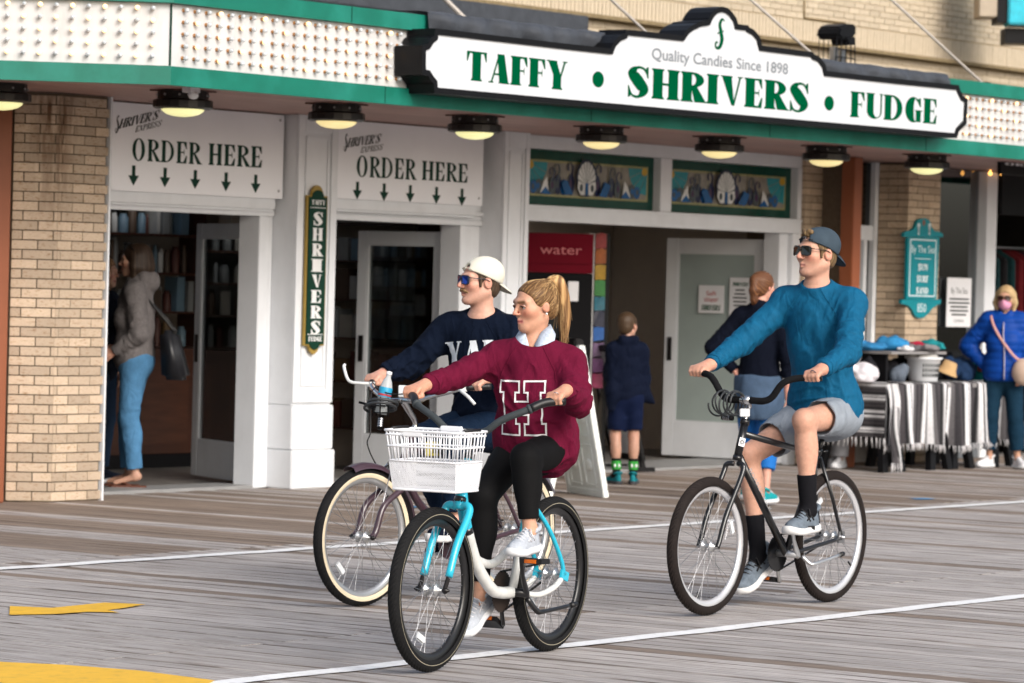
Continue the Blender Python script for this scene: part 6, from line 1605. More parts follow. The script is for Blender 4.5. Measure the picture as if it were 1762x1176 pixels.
q = MB(); q.obox(bpt(0,.0,Z1+.004), (.012,0,0), (0,.05,0), (0,0,.012)); q.obox(bpt(1,-.2,Z1-.012), (.006,0,0), (0,.05,0), (0,0,.012)); q.build('basket_clip', m_wwire, BK, bevel=.004)
q = MB()
for s in (-1, 1): q.tube([bpt(.25,s,Z1+.007), bpt(.75,s,Z1+.007)], .007, 8)
q.build('handle_grip', m_vinyl, BK)
spW = stt+su*.065
q = MB(); q.tube([stt-su*.02, stt+su*.006], .023, 14); q.build('seat_clamp', m_bfr, wb_); tubep(wb_, 'seat_post', [stt, spW], .0135, m_bfr)
saddle(wb_, spW+V((-.035,0,.045)), W=.23)
pedW = crankset(wb_, bbW, math.radians(62), math.radians(240), .168, .088, m_bfr, mat('dark_rust_ring',(.03,.02,.016),.6,var=.3), pedw=.105, axle=(0,0,R), pitch=(.03,.5))
tubep(wb_, 'kickstand', [V((.33,.055,.262)), V((.29,.085,.205)), V((.25,.10,.20)), V((.02,.125,.215))], [.013,.013,.010,.009], m_bfr, sp=4)
q = MB(); q.tube([V((.04,.1235,.214)), V((-.005,.127,.2155))], .0125, 10); q.build('stand_foot', m_vinyl, wb_)

# ---------------------------------------------------------------- plum cruiser at the back
BKR = BikeFrame((13.12,11.23), .65, 1.13); R = .345
bb__ = BKR.root('dark plum cruiser bicycle with cream sidewall tyres, ridden by the man in navy')
HB = BKR.wb
wheel(bb__, 'front_wheel', (HB,0,R), R, .029, m_tyre, m_alloy, .030, side=m_cream, refl=(-.75,), seed=4, valve=2.3, knob=.0012)
wheel(bb__, 'rear_wheel', (0,0,R), R, .029, m_tyre, m_alloy, .030, side=m_cream, refl=(), seed=9, knob=.0012)
def fender(cx, a0, a1, m):
    mb = MB(); P = []
    for k in range(17):
        a = a0+(a1-a0)*k/16
        for j, (y, dr) in enumerate(((-.040,-.016),(-.034,.004),(-.015,.013),(.015,.013),(.034,.004),(.040,-.016))): r = R+.012+dr; P.append((cx+r*math.cos(a), y, R+r*math.sin(a)))
    n = 6; mb.add(P, [(k*n+j, (k+1)*n+j, (k+1)*n+j+1, k*n+j+1) for k in range(16) for j in range(5)], True); return mb.build('fender', m, bb__)
fender(HB, math.radians(72), math.radians(170), m_purple); fender(0, math.radians(15), math.radians(150), m_purple)
ht, hbm = V((.79,0,.84)), V((.865,0,.665)); hd = unit(hbm-ht); cr_ = hbm+hd*.03
tubep(bb__, 'head_tube', [ht, hbm], .022, m_purple)
fk = MB()
for s in (-1, 1): fk.tube(spline([cr_+V((0,s*.01,.0)), cr_+V((.006,s*.048,.0)), cr_+V((.03,s*.060,-.05)), V((HB-.085,s*.060,.50)), V((HB-.03,s*.060,R+.03)), V((HB,s*.060,R))], 5), .0165, 12)
fk.build('fork', m_purple, bb__)
q = MB()
for s in (-1, 1): q.lathe([(.013,.062*s),(.013,.074*s),(.006,.076*s),(.006,.086*s),(0,.086*s)], (HB,0,R), (0,1,0), 8)
q.build('axle_nut', m_iron, bb__)
bbB = V((.42,0,.29)); stB = V((.17,0,.72))
tubep(bb__, 'top_tube', [ht+hd*.05, V((.6,0,.72)), V((.4,0,.63)), V((.22,0,.62))], .019, m_purple, sp=6)
tubep(bb__, 'down_tube', [hbm-hd*.03, V((.72,0,.50)), bbB], .021, m_purple, sp=6)
tubep(bb__, 'seat_tube', [bbB, stB], .018, m_purple)
q = MB()
for s in (-1, 1): q.tube(spline([stB+V((0,s*.018,-.1)), V((.09,s*.05,.50)), V((0,s*.066,R))], 4), .0105, 10); q.tube(spline([bbB+V((-.01,s*.035,0)), V((.2,s*.056,.31)), V((0,s*.066,R))], 4), .0125, 10)
q.build('rear_stays', m_purple, bb__)
crankset(bb__, bbB, math.radians(15), math.radians(195), .168, .088, m_alloy, m_purple, axle=(0,0,R))
q = MB(); q.obox(cr_+V((.045,0,.05)), (.014,0,0), (0,.03,0), (0,0,.03)); q.build('brake_caliper', m_chrome, bb__, bevel=.006)
q = MB()
for s in (-1, 1): q.tube(spline([cr_+V((.045,s*.02,.07)), cr_+V((.055,s*.055,.03)), cr_+V((.06,s*.05,-.05))], 4), .008, 8)
q.build('brake_arm', m_chrome, bb__)
tubep(bb__, 'fender_stay', [V((HB-.03,.058,.36)), V((HB-.14,.05,R+.33))], .003, m_steel, n=6)
gl, gr = BKR.loc(815,672,.34), BKR.loc(637,655,-.34); gx, gz = (gl[0]+gr[0])/2, (gl[2]+gr[2])/2
stemt = V((.83,0,1.02))
tubep(bb__, 'stem', [ht, ht-hd*.07, stemt+V((-.015,0,-.05)), stemt+V((.03,0,.0))], [.0125,.0135,.016,.018], m_chrome, sp=5)
bcn = stemt+V((.035,0,.002))
for s in (-1, 1):
    E_ = V((gx-.075,s*.40,gz+.01)); pts = [bcn, bcn+V((.0,s*.10,-.004)), bcn+V((-.01,s*.17,.02)), V((gx+.075,s*.27,gz-.02)), V((gx+.02,s*.32,gz)), E_]
    P_ = spline(pts, 7); c_ = int(len(P_)*.80)
    tubep(bb__, 'handlebar', P_[:c_+1], .0115, m_chrome); tubep(bb__, 'grip', P_[c_:], .0165, m_vinyl)
    a = P_[c_-1]; q = MB(); q.obox(a+V((.01,0,-.004)), (.018,0,0), (0,.014,0), (0,0,.012))
    if s > 0: lev = [a+V((.02,0,.0)), a+V((.045,.02,-.01)), a+V((.055,.08,-.04)), a+V((.045,.115,-.075))]
    else: lev = [a+V((.02,0,.0)), a+V((.05,-.03,.0)), a+V((.075,-.09,.01)), a+V((.06,-.14,.075)), a+V((.045,-.15,.09))]
    q.tube(spline(lev, 5), .0085, 8); q.build('brake_lever', mat('pale_lever',(.62,.63,.62),.35,var=.05), bb__, fix=False)
BG = {s: V((gx-.02,s*.35,gz+.002)) for s in (1, -1)}
tubep(bb__, 'brake_cable', [bcn+V((.02,-.16,.06)), bcn+V((.10,-.12,.02)), bcn+V((.12,-.10,-.16)), cr_+V((.16,-.07,.16)), cr_+V((.10,-.05,.05)), cr_+V((.06,-.01,.06))], .0035, m_vinyl, n=6, sp=8)
tubep(bb__, 'gear_cable', [V((gx+.06,-.28,gz+.005)), bcn+V((.06,-.10,.05)), bcn+V((.07,.02,.03)), V((gx+.10,.20,gz-.015))], .0035, m_vinyl, n=6, sp=8)
q = MB(); q.obox(bcn+V((.03,.03,.045)), unit((.7,.7,.0))*.010, unit((-.7,.7,0))*.022, (0,0,.030)); q.build('front_reflector', m_refl, bb__, bevel=.003)
q = MB(); q.obox(V((.62,.035,.775)), (.10,0,0), (0,.004,0), (0,0,.036)); q.build('name_plate', mat('yellow_plate',(.42,.36,.06),.5,var=.2,scale=25), bb__, bevel=.003)
q = MB(); random.seed(3)
for k in range(9): q.box((.54+.017*k,.0395,.752),(.551+.017*k,.0400,.776))
q.build('plate_mark', mat('olive_ink',(.09,.08,.02),.6), bb__)
saddle(bb__, stB+V((-.05,0,.13)), W=.24); tubep(bb__, 'seat_post', [stB, stB+V((-.03,0,.09))], .0135, m_chrome)
# bottle in a wire holder on its handlebar, with a cable lock looped round it
bcen = BKR.w(bcn+V((.075,-.075,.015)))
bot = empty('water_bottle', tuple(bcen-V((0,0,.09))), 'clear plastic water bottle with blue label upright at the plum bike handlebar', 'bottle')
bot.rotation_euler = (.1,.16,0)
q = MB(); q.lathe([(.0,0),(.028,.002),(.032,.012),(.030,.03),(.0325,.045),(.030,.06),(.0325,.075),(.0325,.128),(.031,.14),(.024,.168),(.013,.19),(.0125,.205)], (0,0,0), (0,0,1), 20); q.build('bottle_body', mat('clear_plastic',(.72,.76,.78),.12,var=.1,scale=30,trans=.55,ior=1.2), bot)
q = MB(); q.lathe([(.0335,.088),(.0338,.09),(.0338,.135),(.033,.138)], (0,0,0), (0,0,1), 20); q.build('label', mat('blue_label',(.02,.30,.50),.4,var=.1), bot)
q = MB(); q.lathe([(.0341,.094),(.0341,.104)], (0,0,0), (0,0,1), 20); q.build('label_stripe', mat('red_label',(.45,.04,.05),.4,var=.2,scale=60), bot)
q = MB(); q.lathe([(.014,.204),(.0145,.206),(.0145,.219),(.0,.221)], (0,0,0), (0,0,1), 16); q.build('bottle_cap', m_paper, bot)
hold = empty('bottle_holder', tuple(bcen-V((0,0,.10))), 'black wire bottle holder wrapped with a coiled lock on the plum bike', 'holder')
q = MB()
for z in (.02,.055,.09): q.tube([(.040*math.cos(t), .040*math.sin(t), z) for t in np.linspace(0, 2*PI, 17)[:-1]], .004, 6, closed=True)
for k in range(5): t = 2*PI*k/5; q.tube([(.040*math.cos(t), .040*math.sin(t), .0), (.040*math.cos(t), .040*math.sin(t), .1)], .0035, 6)
q.tube([(-.04,.0,.05), (-.10,.06,.07)], .007, 6); q.build('wire_cage', m_black, hold)
coil_lock(BKR, 'thick black combination lock looped below the water bottle', bcen+V((0,0,-.045)), (.35,.2,1), R=.075, turns=2, pitch=.022, r=.0075)
# ================================================================== the three riders
def hdir(psi, pitch=0.):
    """face direction: psi degrees from 'towards the photographer' to the left of the picture"""
    p = math.radians(psi); d = -math.sin(p)*RIGHT-math.cos(p)*FWD0; q = math.radians(pitch); return d*math.cos(q)+V((0,0,math.sin(q)))
def hframe(o, psi, pitch=0., roll=0.):
    f = hdir(psi, pitch); u = V((0,0,1))+hdir(psi+90)*math.sin(math.radians(roll)); return Frame(o, f, u)
def JW(bk, d): return {k: (bk.w(v)) for k, v in d.items()}
KEYS_T = ['lsh','rsh','lel','rel','lwr','rwr','lhp','rhp','nk']; KEYS_L = ['lhp','rhp','lkn','rkn','lan','ran']

# ---------------------------------------------------------------- woman in the maroon sweatshirt
S = .95
Jw = JW(WK, dict(lsh=(.175,.160,1.285), rsh=(.255,-.160,1.295), lel=(.33,.285,1.115), rel=(.44,-.285,1.20), lhp=(.155,.085,.905), rhp=(.175,-.085,.905),
     lkn=(.475,.105,.875), rkn=(.455,-.105,.70), lan=(.475,.135,.565), ran=(.41,-.135,.265), lto=(.61,.14,.49), rto=(.52,-.14,.150), nk=(.215,0,1.355)))
for s, k in ((1,'l'),(-1,'r')):
    c = WG[s]; Jw[k+'wr'] = WK.w(c+V((-.085,s*.005 if s > 0 else .02,.045)))
Hw = hframe(WK.w((.222,0,1.525)), 57, -6, 0)
pw = person(WK.w((.2,0,0)), 'woman with blonde ponytail in maroon sweatshirt riding the turquoise and white bicycle', Jw, Hw, S, skin=(.56,.30,.20), female=True, brow=(.16,.08,.035), lips=(.46,.13,.13),
    hands=(('grip', WK.w(WG[1]), -WK.l, 0, .0185), ('grip', WK.w(WG[-1]), WK.l, 0, .0185)))
ow = V(pw.location)
eyes(pw, ow, Hw, S)
m_mar = fabric('maroon_fleece', (.115,.006,.026), .9, bump=.0015, crease=.022, cscale=9)
lo, hi = jb(Jw, KEYS_T, .17)
def arm_folds(J, sd, amp=.006, fr=62):
    amp *= 2.0
    out = []
    for k, s_ in enumerate('lr'):
        e, w, h = J[s_+'el'], J[s_+'wr'], J[s_+'sh']; u = unit(np.cross(w-e, e-h)+1e-6); up_ = unit(np.cross(u, w-e))
        out += [(unit(u+.3*unit(w-e)), amp, fr, sd+k, e, .16), (unit(u-.4*unit(w-e)), amp*.8, fr*1.3, sd+7+k, w+(e-w)*.2, .12), (unit(up_+.3*unit(e-h)), amp*.9, fr*.8, sd+13+k, h+(e-h)*.25-V((0,0,.05)), .13)]
    return out
FOLW = arm_folds(Jw, 5)+[(WK.wv((.3,.8,-.35)), .013, 62, 31, WK.w((.27,.10,.90)), .20), (WK.wv((.2,.5,-.8)), .010, 55, 33, WK.w((.27,-.08,1.08)), .20), (WK.wv((.2,.9,.5)), .013, 60, 35, WK.w((.20,.15,1.02)), .16)]
fsw = top_fn(Jw, Hw, S, e=.011, hem=WK.w((.24,0,.82)), hem_n=WK.wv((-.50,0,1)), female=True, belly=.012, sleeve=(.056,.049,.036), fold=.005, neck_r=.056, loose=.008, neck_t=.5, neck_h=.006, folds=FOLW,
    skirt=[(WK.w((.15,0,.90)), (.115,.170,.12))])
sw = garment(pw, 'sweatshirt', m_mar, fsw, lo, hi, noise=[(.0035, 22, 11, dict(stretch=(1,1,.45))), (.0022, 48, 12, dict(stretch=(1,1,.35), ridge=True))])
def neck_line(J, H, S, t=.42, h=.012):
    Fc = torso_frame(J)[4]; ax = unit(H(-.022*S,0,-.045*S)-J['nk']); return J['nk']+ax*h*S, unit(ax+Fc.x*t)
def rib_ring(parent, name, m, c, ax, r, w=.014, n=28, flat=1.):
    mb = MB(); u, v = perp(ax); mb.tube([V(c)+r*(math.cos(t)*u*flat+math.sin(t)*v)-V(parent.location) for t in np.linspace(0, 2*PI, n+1)[:-1]], w, 8, closed=True); return mb.build(name, m, parent)
# block letter H in outline
def outline(pts, w):
    n = len(pts); area = sum(pts[i][0]*pts[(i+1) % n][1]-pts[(i+1) % n][0]*pts[i][1] for i in range(n)); P = pts if area > 0 else pts[::-1]
    G = grow(P, w); return [[P[i], P[(i+1) % n], G[(i+1) % n], G[i]] for i in range(n)]
hH = [(-.115,-.125),(-.115,-.080),(-.095,-.080),(-.095,.080),(-.115,.080),(-.115,.125),(-.018,.125),(-.018,.080),(-.038,.080),(-.038,.028),(.038,.028),(.038,.080),(.018,.080),(.018,.125),(.115,.125),(.115,.080),(.095,.080),(.095,-.080),(.115,-.080),(.115,-.125),(.018,-.125),(.018,-.080),(.038,-.080),(.038,-.028),(-.038,-.028),(-.038,-.080),(-.018,-.080),(-.018,-.125)]
smw, hmw, upw, Tw, Fcw, Fpw = torso_frame(Jw)
m_wprint = mat('white_print', (.70,.69,.69), .7, var=.05, scale=60)
FH = Frame(WK.w((.30,.005,1.085)), unit(Fcw.x*.75+hdir(18)*.35), upw)
prints(sw, ow, outline([(x*.86, y*.90) for x, y in hH], .0075), FH, m_wprint, 'letter_outline', sw, 4)
# collar of the shirt under the sweatshirt, and the ribbed neck
nkw = Jw['nk']; axn = unit(Hw(-.02,0,-.06)-nkw)
col = MB()
for s in (-1, 1):
    c0 = nkw+axn*.035; fx, fy = Fcw.x, Fcw.y
    pts = [c0-fx*.055+fy*s*.02+V((0,0,.045)), c0-fx*.01+fy*s*.062+V((0,0,.048)), c0+fx*.050+fy*s*.036+V((0,0,.022)), c0+fx*.075+fy*s*.012+V((0,0,-.030)),
           c0+fx*.078+fy*s*.052+V((0,0,-.052)), c0+fx*.030+fy*s*.092+V((0,0,-.015)), c0-fx*.03+fy*s*.082+V((0,0,.002)), c0-fx*.068+fy*s*.02+V((0,0,.0))]
    mb = MB(); q = [p-ow for p in pts]; mb.add(q+[p+V((0,0,.006)) for p in q], [(0,1,6,7),(1,2,5,6),(2,3,4,5),(8,9,14,15),(9,10,13,14),(10,11,12,13)]+[(i,(i+1)%8,8+(i+1)%8,8+i) for i in range(8)], True); mb.build('shirt_collar', fabric('pale_blue_shirt', (.45,.52,.62), .85, var=.25, scale=70), pw, fix=True)
c_, n_ = neck_line(Jw, Hw, .95, .5, .006); rib_ring(pw, 'ribbed_neck', m_mar, c_+n_*.003, n_, .066, .0105)
m_leg = fabric('black_leggings', (.0055,.0055,.006), .75, bump=.0006)
def legs_fn(J, S, rt, rk, rc, ra, upto=1., e=0, waist=.14, flat=True, female=False, pel=(.118,.172,.14), fold=None):
    smid, hm, up, T, Fc, Fp = torso_frame(J)
    def fn(F):
        F.ell(Fp(-.005, 0, .0), V(pel)*S+e, Frame((0,0,0), Fp.x, Fp.z).M, .05)
        for s in 'lr':
            F.cap(J[s+'hp'], J[s+'kn'], rt*S+e, rk*S+e, .05, fold=fold and (fold, 24, ord(s), .8, .5))
            b = J[s+'kn']+(J[s+'an']-J[s+'kn'])*upto; r1 = rk*.93+(ra-rk*.93)*upto
            F.cap(J[s+'kn'], b, rk*.93*S+e, r1*S+e, .025, flat=flat, fold=fold and (fold, 28, ord(s)+5, .4, .8))
            d = J[s+'an']-J[s+'kn']; kf = Fp.x
            if upto > .5: F.ell(J[s+'kn']+d*.30-unit(kf-unit(d)*np.dot(kf, unit(d)))*.018*S, V((rc,rc,.11))*S+e, Frame((0,0,0), kf, -d).M, .04)
        F.plane(hm+up*waist*S, up, .01)
    return fn
def seam(parent, surf_, name, m, pts, r=.0022):
    me = surf_.data; bv = BVHTree.FromPolygons([tuple(v.co) for v in me.vertices], [tuple(p.vertices) for p in me.polygons]); o = V(parent.location); P = []
    for p in spline(pts, 7):
        h = bv.find_nearest(Vector(p-o))
        if h[0] is not None: P.append(V(h[0])+V(h[1])*r*.3)
    mb = MB(); mb.tube(P, r, 5); return mb.build(name, m, surf_)
def raglan(parent, surf_, J, m):
    Fc = torso_frame(J)[4]
    for s, sh in ((1, J['lsh']), (-1, J['rsh'])):
        a = J['nk']+Fc.x*.06+Fc.y*s*.05; b = sh+Fc.x*.10-Fc.y*s*.035-Fc.z*.06; c = sh+Fc.x*.06+Fc.y*s*.0-Fc.z*.15
        seam(parent, surf_, 'raglan_seam', m, [a, (a+b)/2+Fc.x*.03+Fc.y*s*.012, b, c])
def cuffs(parent, surf_, J, m, frac=.86, r=.047):
    for k in 'lr':
        d = J[k+'wr']-J[k+'el']; c = J[k+'el']+d*frac; u, v = perp(d); seam(parent, surf_, 'cuff_seam', m, [c+r*1.3*(math.cos(t)*u+math.sin(t)*v) for t in np.linspace(0, 2*PI, 13)], .0025)
raglan(pw, sw, Jw, m_mar); cuffs(pw, sw, Jw, m_mar)
lo, hi = jb(Jw, KEYS_L, .16)
garment(pw, 'leggings', m_leg, legs_fn(Jw, S, .090, .063, .058, .040, .84, .003, female=True, pel=(.112,.160,.13)), lo, hi, noise=[(.0012, 40, 4)])
m_shg = fabric('grey_mesh', (.40,.43,.48), .8, var=.2, scale=60); m_shw = mat('white_rubber', (.62,.63,.65), .6, var=.08); m_lw = mat('white_lace', (.6,.6,.63), .8); m_pinkst = mat('pink_trim', (.55,.15,.30), .6)
upt = lambda a: WK.wv((-math.sin(a), 0, math.cos(a)))
shoe(pw, ow, Jw['lan'], WK.wv((1,.05,-.03)), WK.wv((.06,0,1)), .262, m_shg, m_shw, m_lw, accent=m_lw, name='shoe')
shoe(pw, ow, Jw['ran'], WK.wv((.92,-.05,-.55)), WK.wv((.52,0,.85)), .262, m_shg, m_shw, m_lw, accent=m_lw, name='shoe')
# hair pulled back, with a ponytail
def hair_colour(vs, H, S, A, cols, fr=70, seed=3):
    q = H.inv(vs)/S; a = unit(V(A)-V((0,0,.03))); u, v = perp(a); d = q-V((0,0,.03)); az = np.arctan2(d@u, d@v); r = np.random.RandomState(seed); n = 0; al = d@a
    for i in range(7): n = n+np.sin(az*fr*(.25+r.rand()*.75)+r.rand()*6+al*4*r.normal())*.5
    n = np.clip(.5+.22*n, 0, 1); c = np.tile(V(cols[0]), (len(vs),1)); c = mix3(c, cols[1], sm(n, .2, .9)); c = mix3(c, cols[2], sm(n, .65, 1.1)*.8); return c, q
def scalp(parent, H, S, m, colf, name='hair', face=.055, side=-.02, low=-.055, thick=.012, fringe=.068, extra=None, nz=(.002, 90)):
    org = V(parent.location); F = SDF(H.o-.20*S, H.o+.20*S, .0045); p = lambda x, y, z: H(x*S, y*S, z*S)
    F.ell(p(-.015,0,.033), V((.099+thick*.7,.078+thick*.6,.078+thick))*S, H.M, .02)
    F.ell(p(-.055,0,-.03), V((.055,.062,.055))*S, H.M, .04)
    F.plane(p(-.012,0,low), -H.z+H.x*.25, .012)
    F.ell(p(.085,0,-.03), V((.075,.085,fringe+.03))*S, H.M, .02, mode='sub')
    F.cap(p(.03,-.12,-.055), p(.03,.12,-.055), .048*S, .048*S, .015, mode='sub')
    if extra: extra(F, p)
    if nz: F.noise(nz[0], nz[1], 5)
    vs, q = F.surf(1); return link(name, np_mesh(name, vs, q, m, org, colf(vs)), parent)
A = (-.085,0,.085)
cw = ((.085,.040,.016), (.24,.13,.052), (.50,.31,.14))
hw = scalp(pw, Hw, S, m_hair, lambda v: hair_colour(v, Hw, S, A, cw, 100)[0], thick=.006, fringe=.068, extra=lambda F, p: F.ell(p(-.082,0,.088), V((.030,.030,.028))*S, Hw.M, .03), nz=(.0014, 110))
pt = spline([Hw(*(V(q)*S)) for q in ((-.085,0,.088),(-.108,.004,.106),(-.130,.010,.088),(-.142,.014,.03),(-.144,.016,-.06),(-.138,.016,-.14),(-.132,.014,-.20))], 6)
F = SDF(Hw.o-.32, Hw.o+.25, .0045); rr = np.interp(np.linspace(0,1,len(pt)), [0,.12,.3,.5,.75,1], [.016,.021,.028,.027,.020,.005])
for i in range(len(pt)-1): F.cap(pt[i], pt[i+1], rr[i], rr[i+1], .012)
F.noise(.0055, 120, 8, stretch=(1,1,.10)); F.noise(.004, 40, 18, stretch=(1,1,.3)); vs, q = F.surf(1)
r8 = np.random.RandomState(2); nn = sum(np.sin((vs@(V((1,0,0))*r8.normal(0,160)+V((0,1,0))*r8.normal(0,160)))+r8.rand()*6) for _ in range(6)); nn = np.clip(.5+nn*.16, 0, 1)
cc = mix3(mix3(np.tile(V((.15,.075,.03)), (len(vs),1)), (.36,.20,.08), sm(nn,.3,.65)), (.62,.40,.18), sm(nn,.65,.98)); link('ponytail', np_mesh('ponytail', vs, q, m_hair, ow, cc), hw)
mb = MB(); mb.tube([Hw(*(V((-.098,0,.098))*S))-ow+.021*(math.cos(t)*Hw.y+math.sin(t)*unit(Hw.x*.45+Hw.z*.8)) for t in np.linspace(0, 2*PI, 17)[:-1]], .006, 7, closed=True); mb.build('hair_tie', m_vinyl, hw)
bvh = BVHTree.FromPolygons([tuple(v.co) for v in hw.data.vertices], [tuple(p.vertices) for p in hw.data.polygons]); rg = random.Random(12); hv = [V(v.co) for v in hw.data.vertices]; Aw = Hw(*(V(A)*S))-ow
sm_ = [MB(), MB(), MB()]
for k in range(520):
    p0 = rg.choice(hv); n_ = 9; P = []
    jit = V([rg.gauss(0,.010) for _ in range(3)])
    for i in range(n_):
        t = i/(n_-1)*rg.uniform(.93,1.0); q_ = p0+(Aw-p0)*t+jit*math.sin(PI*t); h_ = bvh.find_nearest(Vector(q_))
        if h_[0] is None: break
        P.append(V(h_[0])+V(h_[1])*(.0006+.0016*abs(jit[0])*80*math.sin(PI*t)))
    if len(P) == n_ and np.linalg.norm(P[0]-P[-1]) > .03: sm_[rg.choice((0,0,1,1,2))].tube(P, rg.uniform(.0006,.0012), 4)
for k in range(240):
    a_ = rg.uniform(0, 2*PI); i0 = rg.randint(0, 10); i1 = rg.randint(len(pt)-12, len(pt)-1); P = []
    for i in range(i0, i1, 2):
        d_ = unit(pt[min(i+1,len(pt)-1)]-pt[max(i-1,0)]); u_ = unit(np.cross(d_, Hw.y)); v_ = np.cross(d_, u_); aa = a_+.02*i*math.sin(k); P.append(pt[i]+(rr[i]*1.04+.001)*(math.cos(aa)*u_+math.sin(aa)*v_)-ow)
    if len(P) > 4: sm_[rg.choice((0,1,1,2))].tube(spline(P, 2), rg.uniform(.0007,.0016), 4)
for q_, c_ in zip(sm_, ((.10,.05,.02),(.27,.155,.065),(.52,.34,.16))): tag(q_.build('hair_strands', mat('strand_%d' % int(c_[0]*100), c_, .5, var=.15, spec=.3), hw), kind='stuff')
m_strand = mat('loose_strands', (.40,.24,.10), .45, var=.2)
mb = MB(); rg = random.Random(4)
for k in range(110):
    i = rg.randint(2, len(pt)-8); L_ = rg.randint(5, 16); o = V([rg.gauss(0,1) for _ in range(3)]); o = unit(o)*rr[i]*.9; sp = rg.uniform(.2,1.0)
    P = [pt[min(i+j, len(pt)-1)]+o*(1+sp*j/10.)+V((0,0,-.004*max(0,i+j-len(pt)+1)))-ow for j in range(0, L_, 2)]
    if len(P) > 2: mb.tube(spline(P, 3), rg.uniform(.0004,.0008), 4)
tag(mb.build('loose_strands', m_strand, hw), kind='stuff')
mb = MB(); mb.sphere(Hw(*(V((-.008,.084,-.036))*S))-ow, .0055, 10, 8); mb.build('earring', mat('pearl', (.75,.73,.70), .2), pw)
for s, o in ((1,-.011),):
    c = WK.w(WG[s]); a = -WK.l*s
    w = Jw['l' if s > 0 else 'r'+'wr'] if False else Jw[('l' if s > 0 else 'r')+'wr']
    ew = (w-c)-a*np.dot(w-c, a); ew = unit(ew); et = np.cross(a, ew); et = et if et[2] > 0 else -et
    th = math.radians(92); cc_ = c+a*o*S+.0362*(math.cos(th)*ew+math.sin(th)*et); tdir = -math.sin(math.radians(110))*ew+math.cos(math.radians(110))*et
    rib_ring(pw, 'ring', m_chrome, cc_, tdir, .0110, .0014, 16)

# ---------------------------------------------------------------- man in the blue long-sleeved shirt
S = 1.04
Jm = JW(MK, dict(lsh=(.150,.185,1.565), rsh=(.20,-.185,1.560), lel=(.375,.31,1.315), rel=(.41,-.315,1.345), lhp=(.065,.095,.985), rhp=(.075,-.095,.975),
     lkn=(.50,.135,.965), rkn=(.495,-.20,.770), lan=(.455,.145,.505), ran=(.455,-.15,.262), lto=(.60,.15,.43), rto=(.55,-.155,.13), nk=(.205,0,1.645)))
MG = {s: V((LG[0]-.0,s*.345,LG[2])) for s in (1,-1)}
for s, k in ((1,'l'),(-1,'r')): Jm[k+'wr'] = MK.w(MG[s]+V((-.088, 0 if s > 0 else .02, .048)))
Hm = hframe(MK.w((.215,0,1.815)), 54, 4, 0)
pm_ = person(MK.w((.2,0,0)), 'man in blue long-sleeved shirt and backward grey cap riding the black bicycle', Jm, Hm, S, skin=(.56,.31,.22), brow=(.22,.13,.06), stubble=.45, lips=(.42,.19,.15),
    hands=(('grip', MK.w(MG[1]), -MK.l, 0, .0185), ('grip', MK.w(MG[-1]), MK.l, 0, .0185)))
om = V(pm_.location)
m_blue = fabric('blue_jersey', (.005,.088,.180), .72, crease=.018, cscale=11, bump=.0010, var=.16, scale=30)
lo, hi = jb(Jm, KEYS_T, .19)
sh = garment(pm_, 'long_sleeved_shirt', m_blue, top_fn(Jm, Hm, S, e=.010, hem=MK.w((.12,0,.955)), hem_n=MK.wv((-.10,0,1)), belly=.010, sleeve=(.064,.055,.038), fold=.0045, neck_r=.060, loose=.012, collar=False, neck_t=.5, neck_h=.004,
      folds=arm_folds(Jm, 15, .0045, 75)+[(MK.wv((.25,.75,.65)), .014, 58, 61, MK.w((.27,.02,1.22)), .22), (MK.wv((.2,.5,.85)), .012, 60, 63, MK.w((.25,.12,1.40)), .16), (MK.wv((.3,.9,.1)), .012, 70, 65, MK.w((.18,.05,1.02)), .17)],
      skirt=[(MK.w((.06,0,1.02)), (.14,.185,.15))]), lo, hi, noise=[(.003, 20, 21, dict(stretch=(1,1,.6))), (.0024, 42, 22, dict(stretch=(1,.6,.5), ridge=True))])
raglan(pm_, sh, Jm, m_blue); cuffs(pm_, sh, Jm, m_blue, .93)
axm = unit(Hm(-.02,0,-.06)-Jm['nk']); Fcm = torso_frame(Jm)[4]
c_, n_ = neck_line(Jm, Hm, S, .5, .004); rib_ring(pm_, 'neck_band', m_blue, c_+n_*.003, n_, .0675, .0075)
m_short = fabric('grey_shorts', (.24,.27,.31), .75, crease=.02, cscale=9, bump=.001, var=.12, scale=14)
def shorts_fn(J, S, frac=.62, r0=.103, r1=.093):
    smid, hm, up, T, Fc, Fp = torso_frame(J)
    def fn(F):
        F.ell(Fp(-.005, 0, .0), V((.126,.176,.138))*S, Frame((0,0,0), Fp.x, Fp.z).M, .05)
        for s in 'lr':
            b = J[s+'hp']+(J[s+'kn']-J[s+'hp'])*frac; F.cap(J[s+'hp'], b, r0*S, r1*S, .05, flat=True, fold=(.005, 18, ord(s), .7, .8))
        F.plane(hm+up*.12*S, up, .01)
        for s in 'lr':
            b = J[s+'hp']+(J[s+'kn']-J[s+'hp'])*(frac+.0); d = unit(J[s+'kn']-J[s+'hp']); F.cap(b-d*.012, b+d*.1, (r1-.009)*S, (r1-.004)*S, .004, mode='sub')
    return fn
lo, hi = jb(Jm, ['lhp','rhp','lkn','rkn'], .17)
garment(pm_, 'shorts', m_short, shorts_fn(Jm, S), lo, hi, noise=[(.004, 18, 31), (.003, 36, 32, dict(ridge=True))])
m_sock = fabric('black_sock', (.008,.008,.010), .9)
def sock(parent, J, s, S, m, frac=.62, r=.049, name='sock', low=.0):
    a = J[s+'kn']+(J[s+'an']-J[s+'kn'])*frac; t = unit(J[s+'to']-J[s+'an'])
    def fn(F): F.cap(a, J[s+'an'], r*S, .040*S, .02, flata=True); F.cap(J[s+'an'], J[s+'an']+t*.04, .040*S, .036*S, .02)
    lo, hi = jb({'a': a, 'b': J[s+'an']}, ['a','b'], .08); garment(parent, name, m, fn, lo, hi, .005)
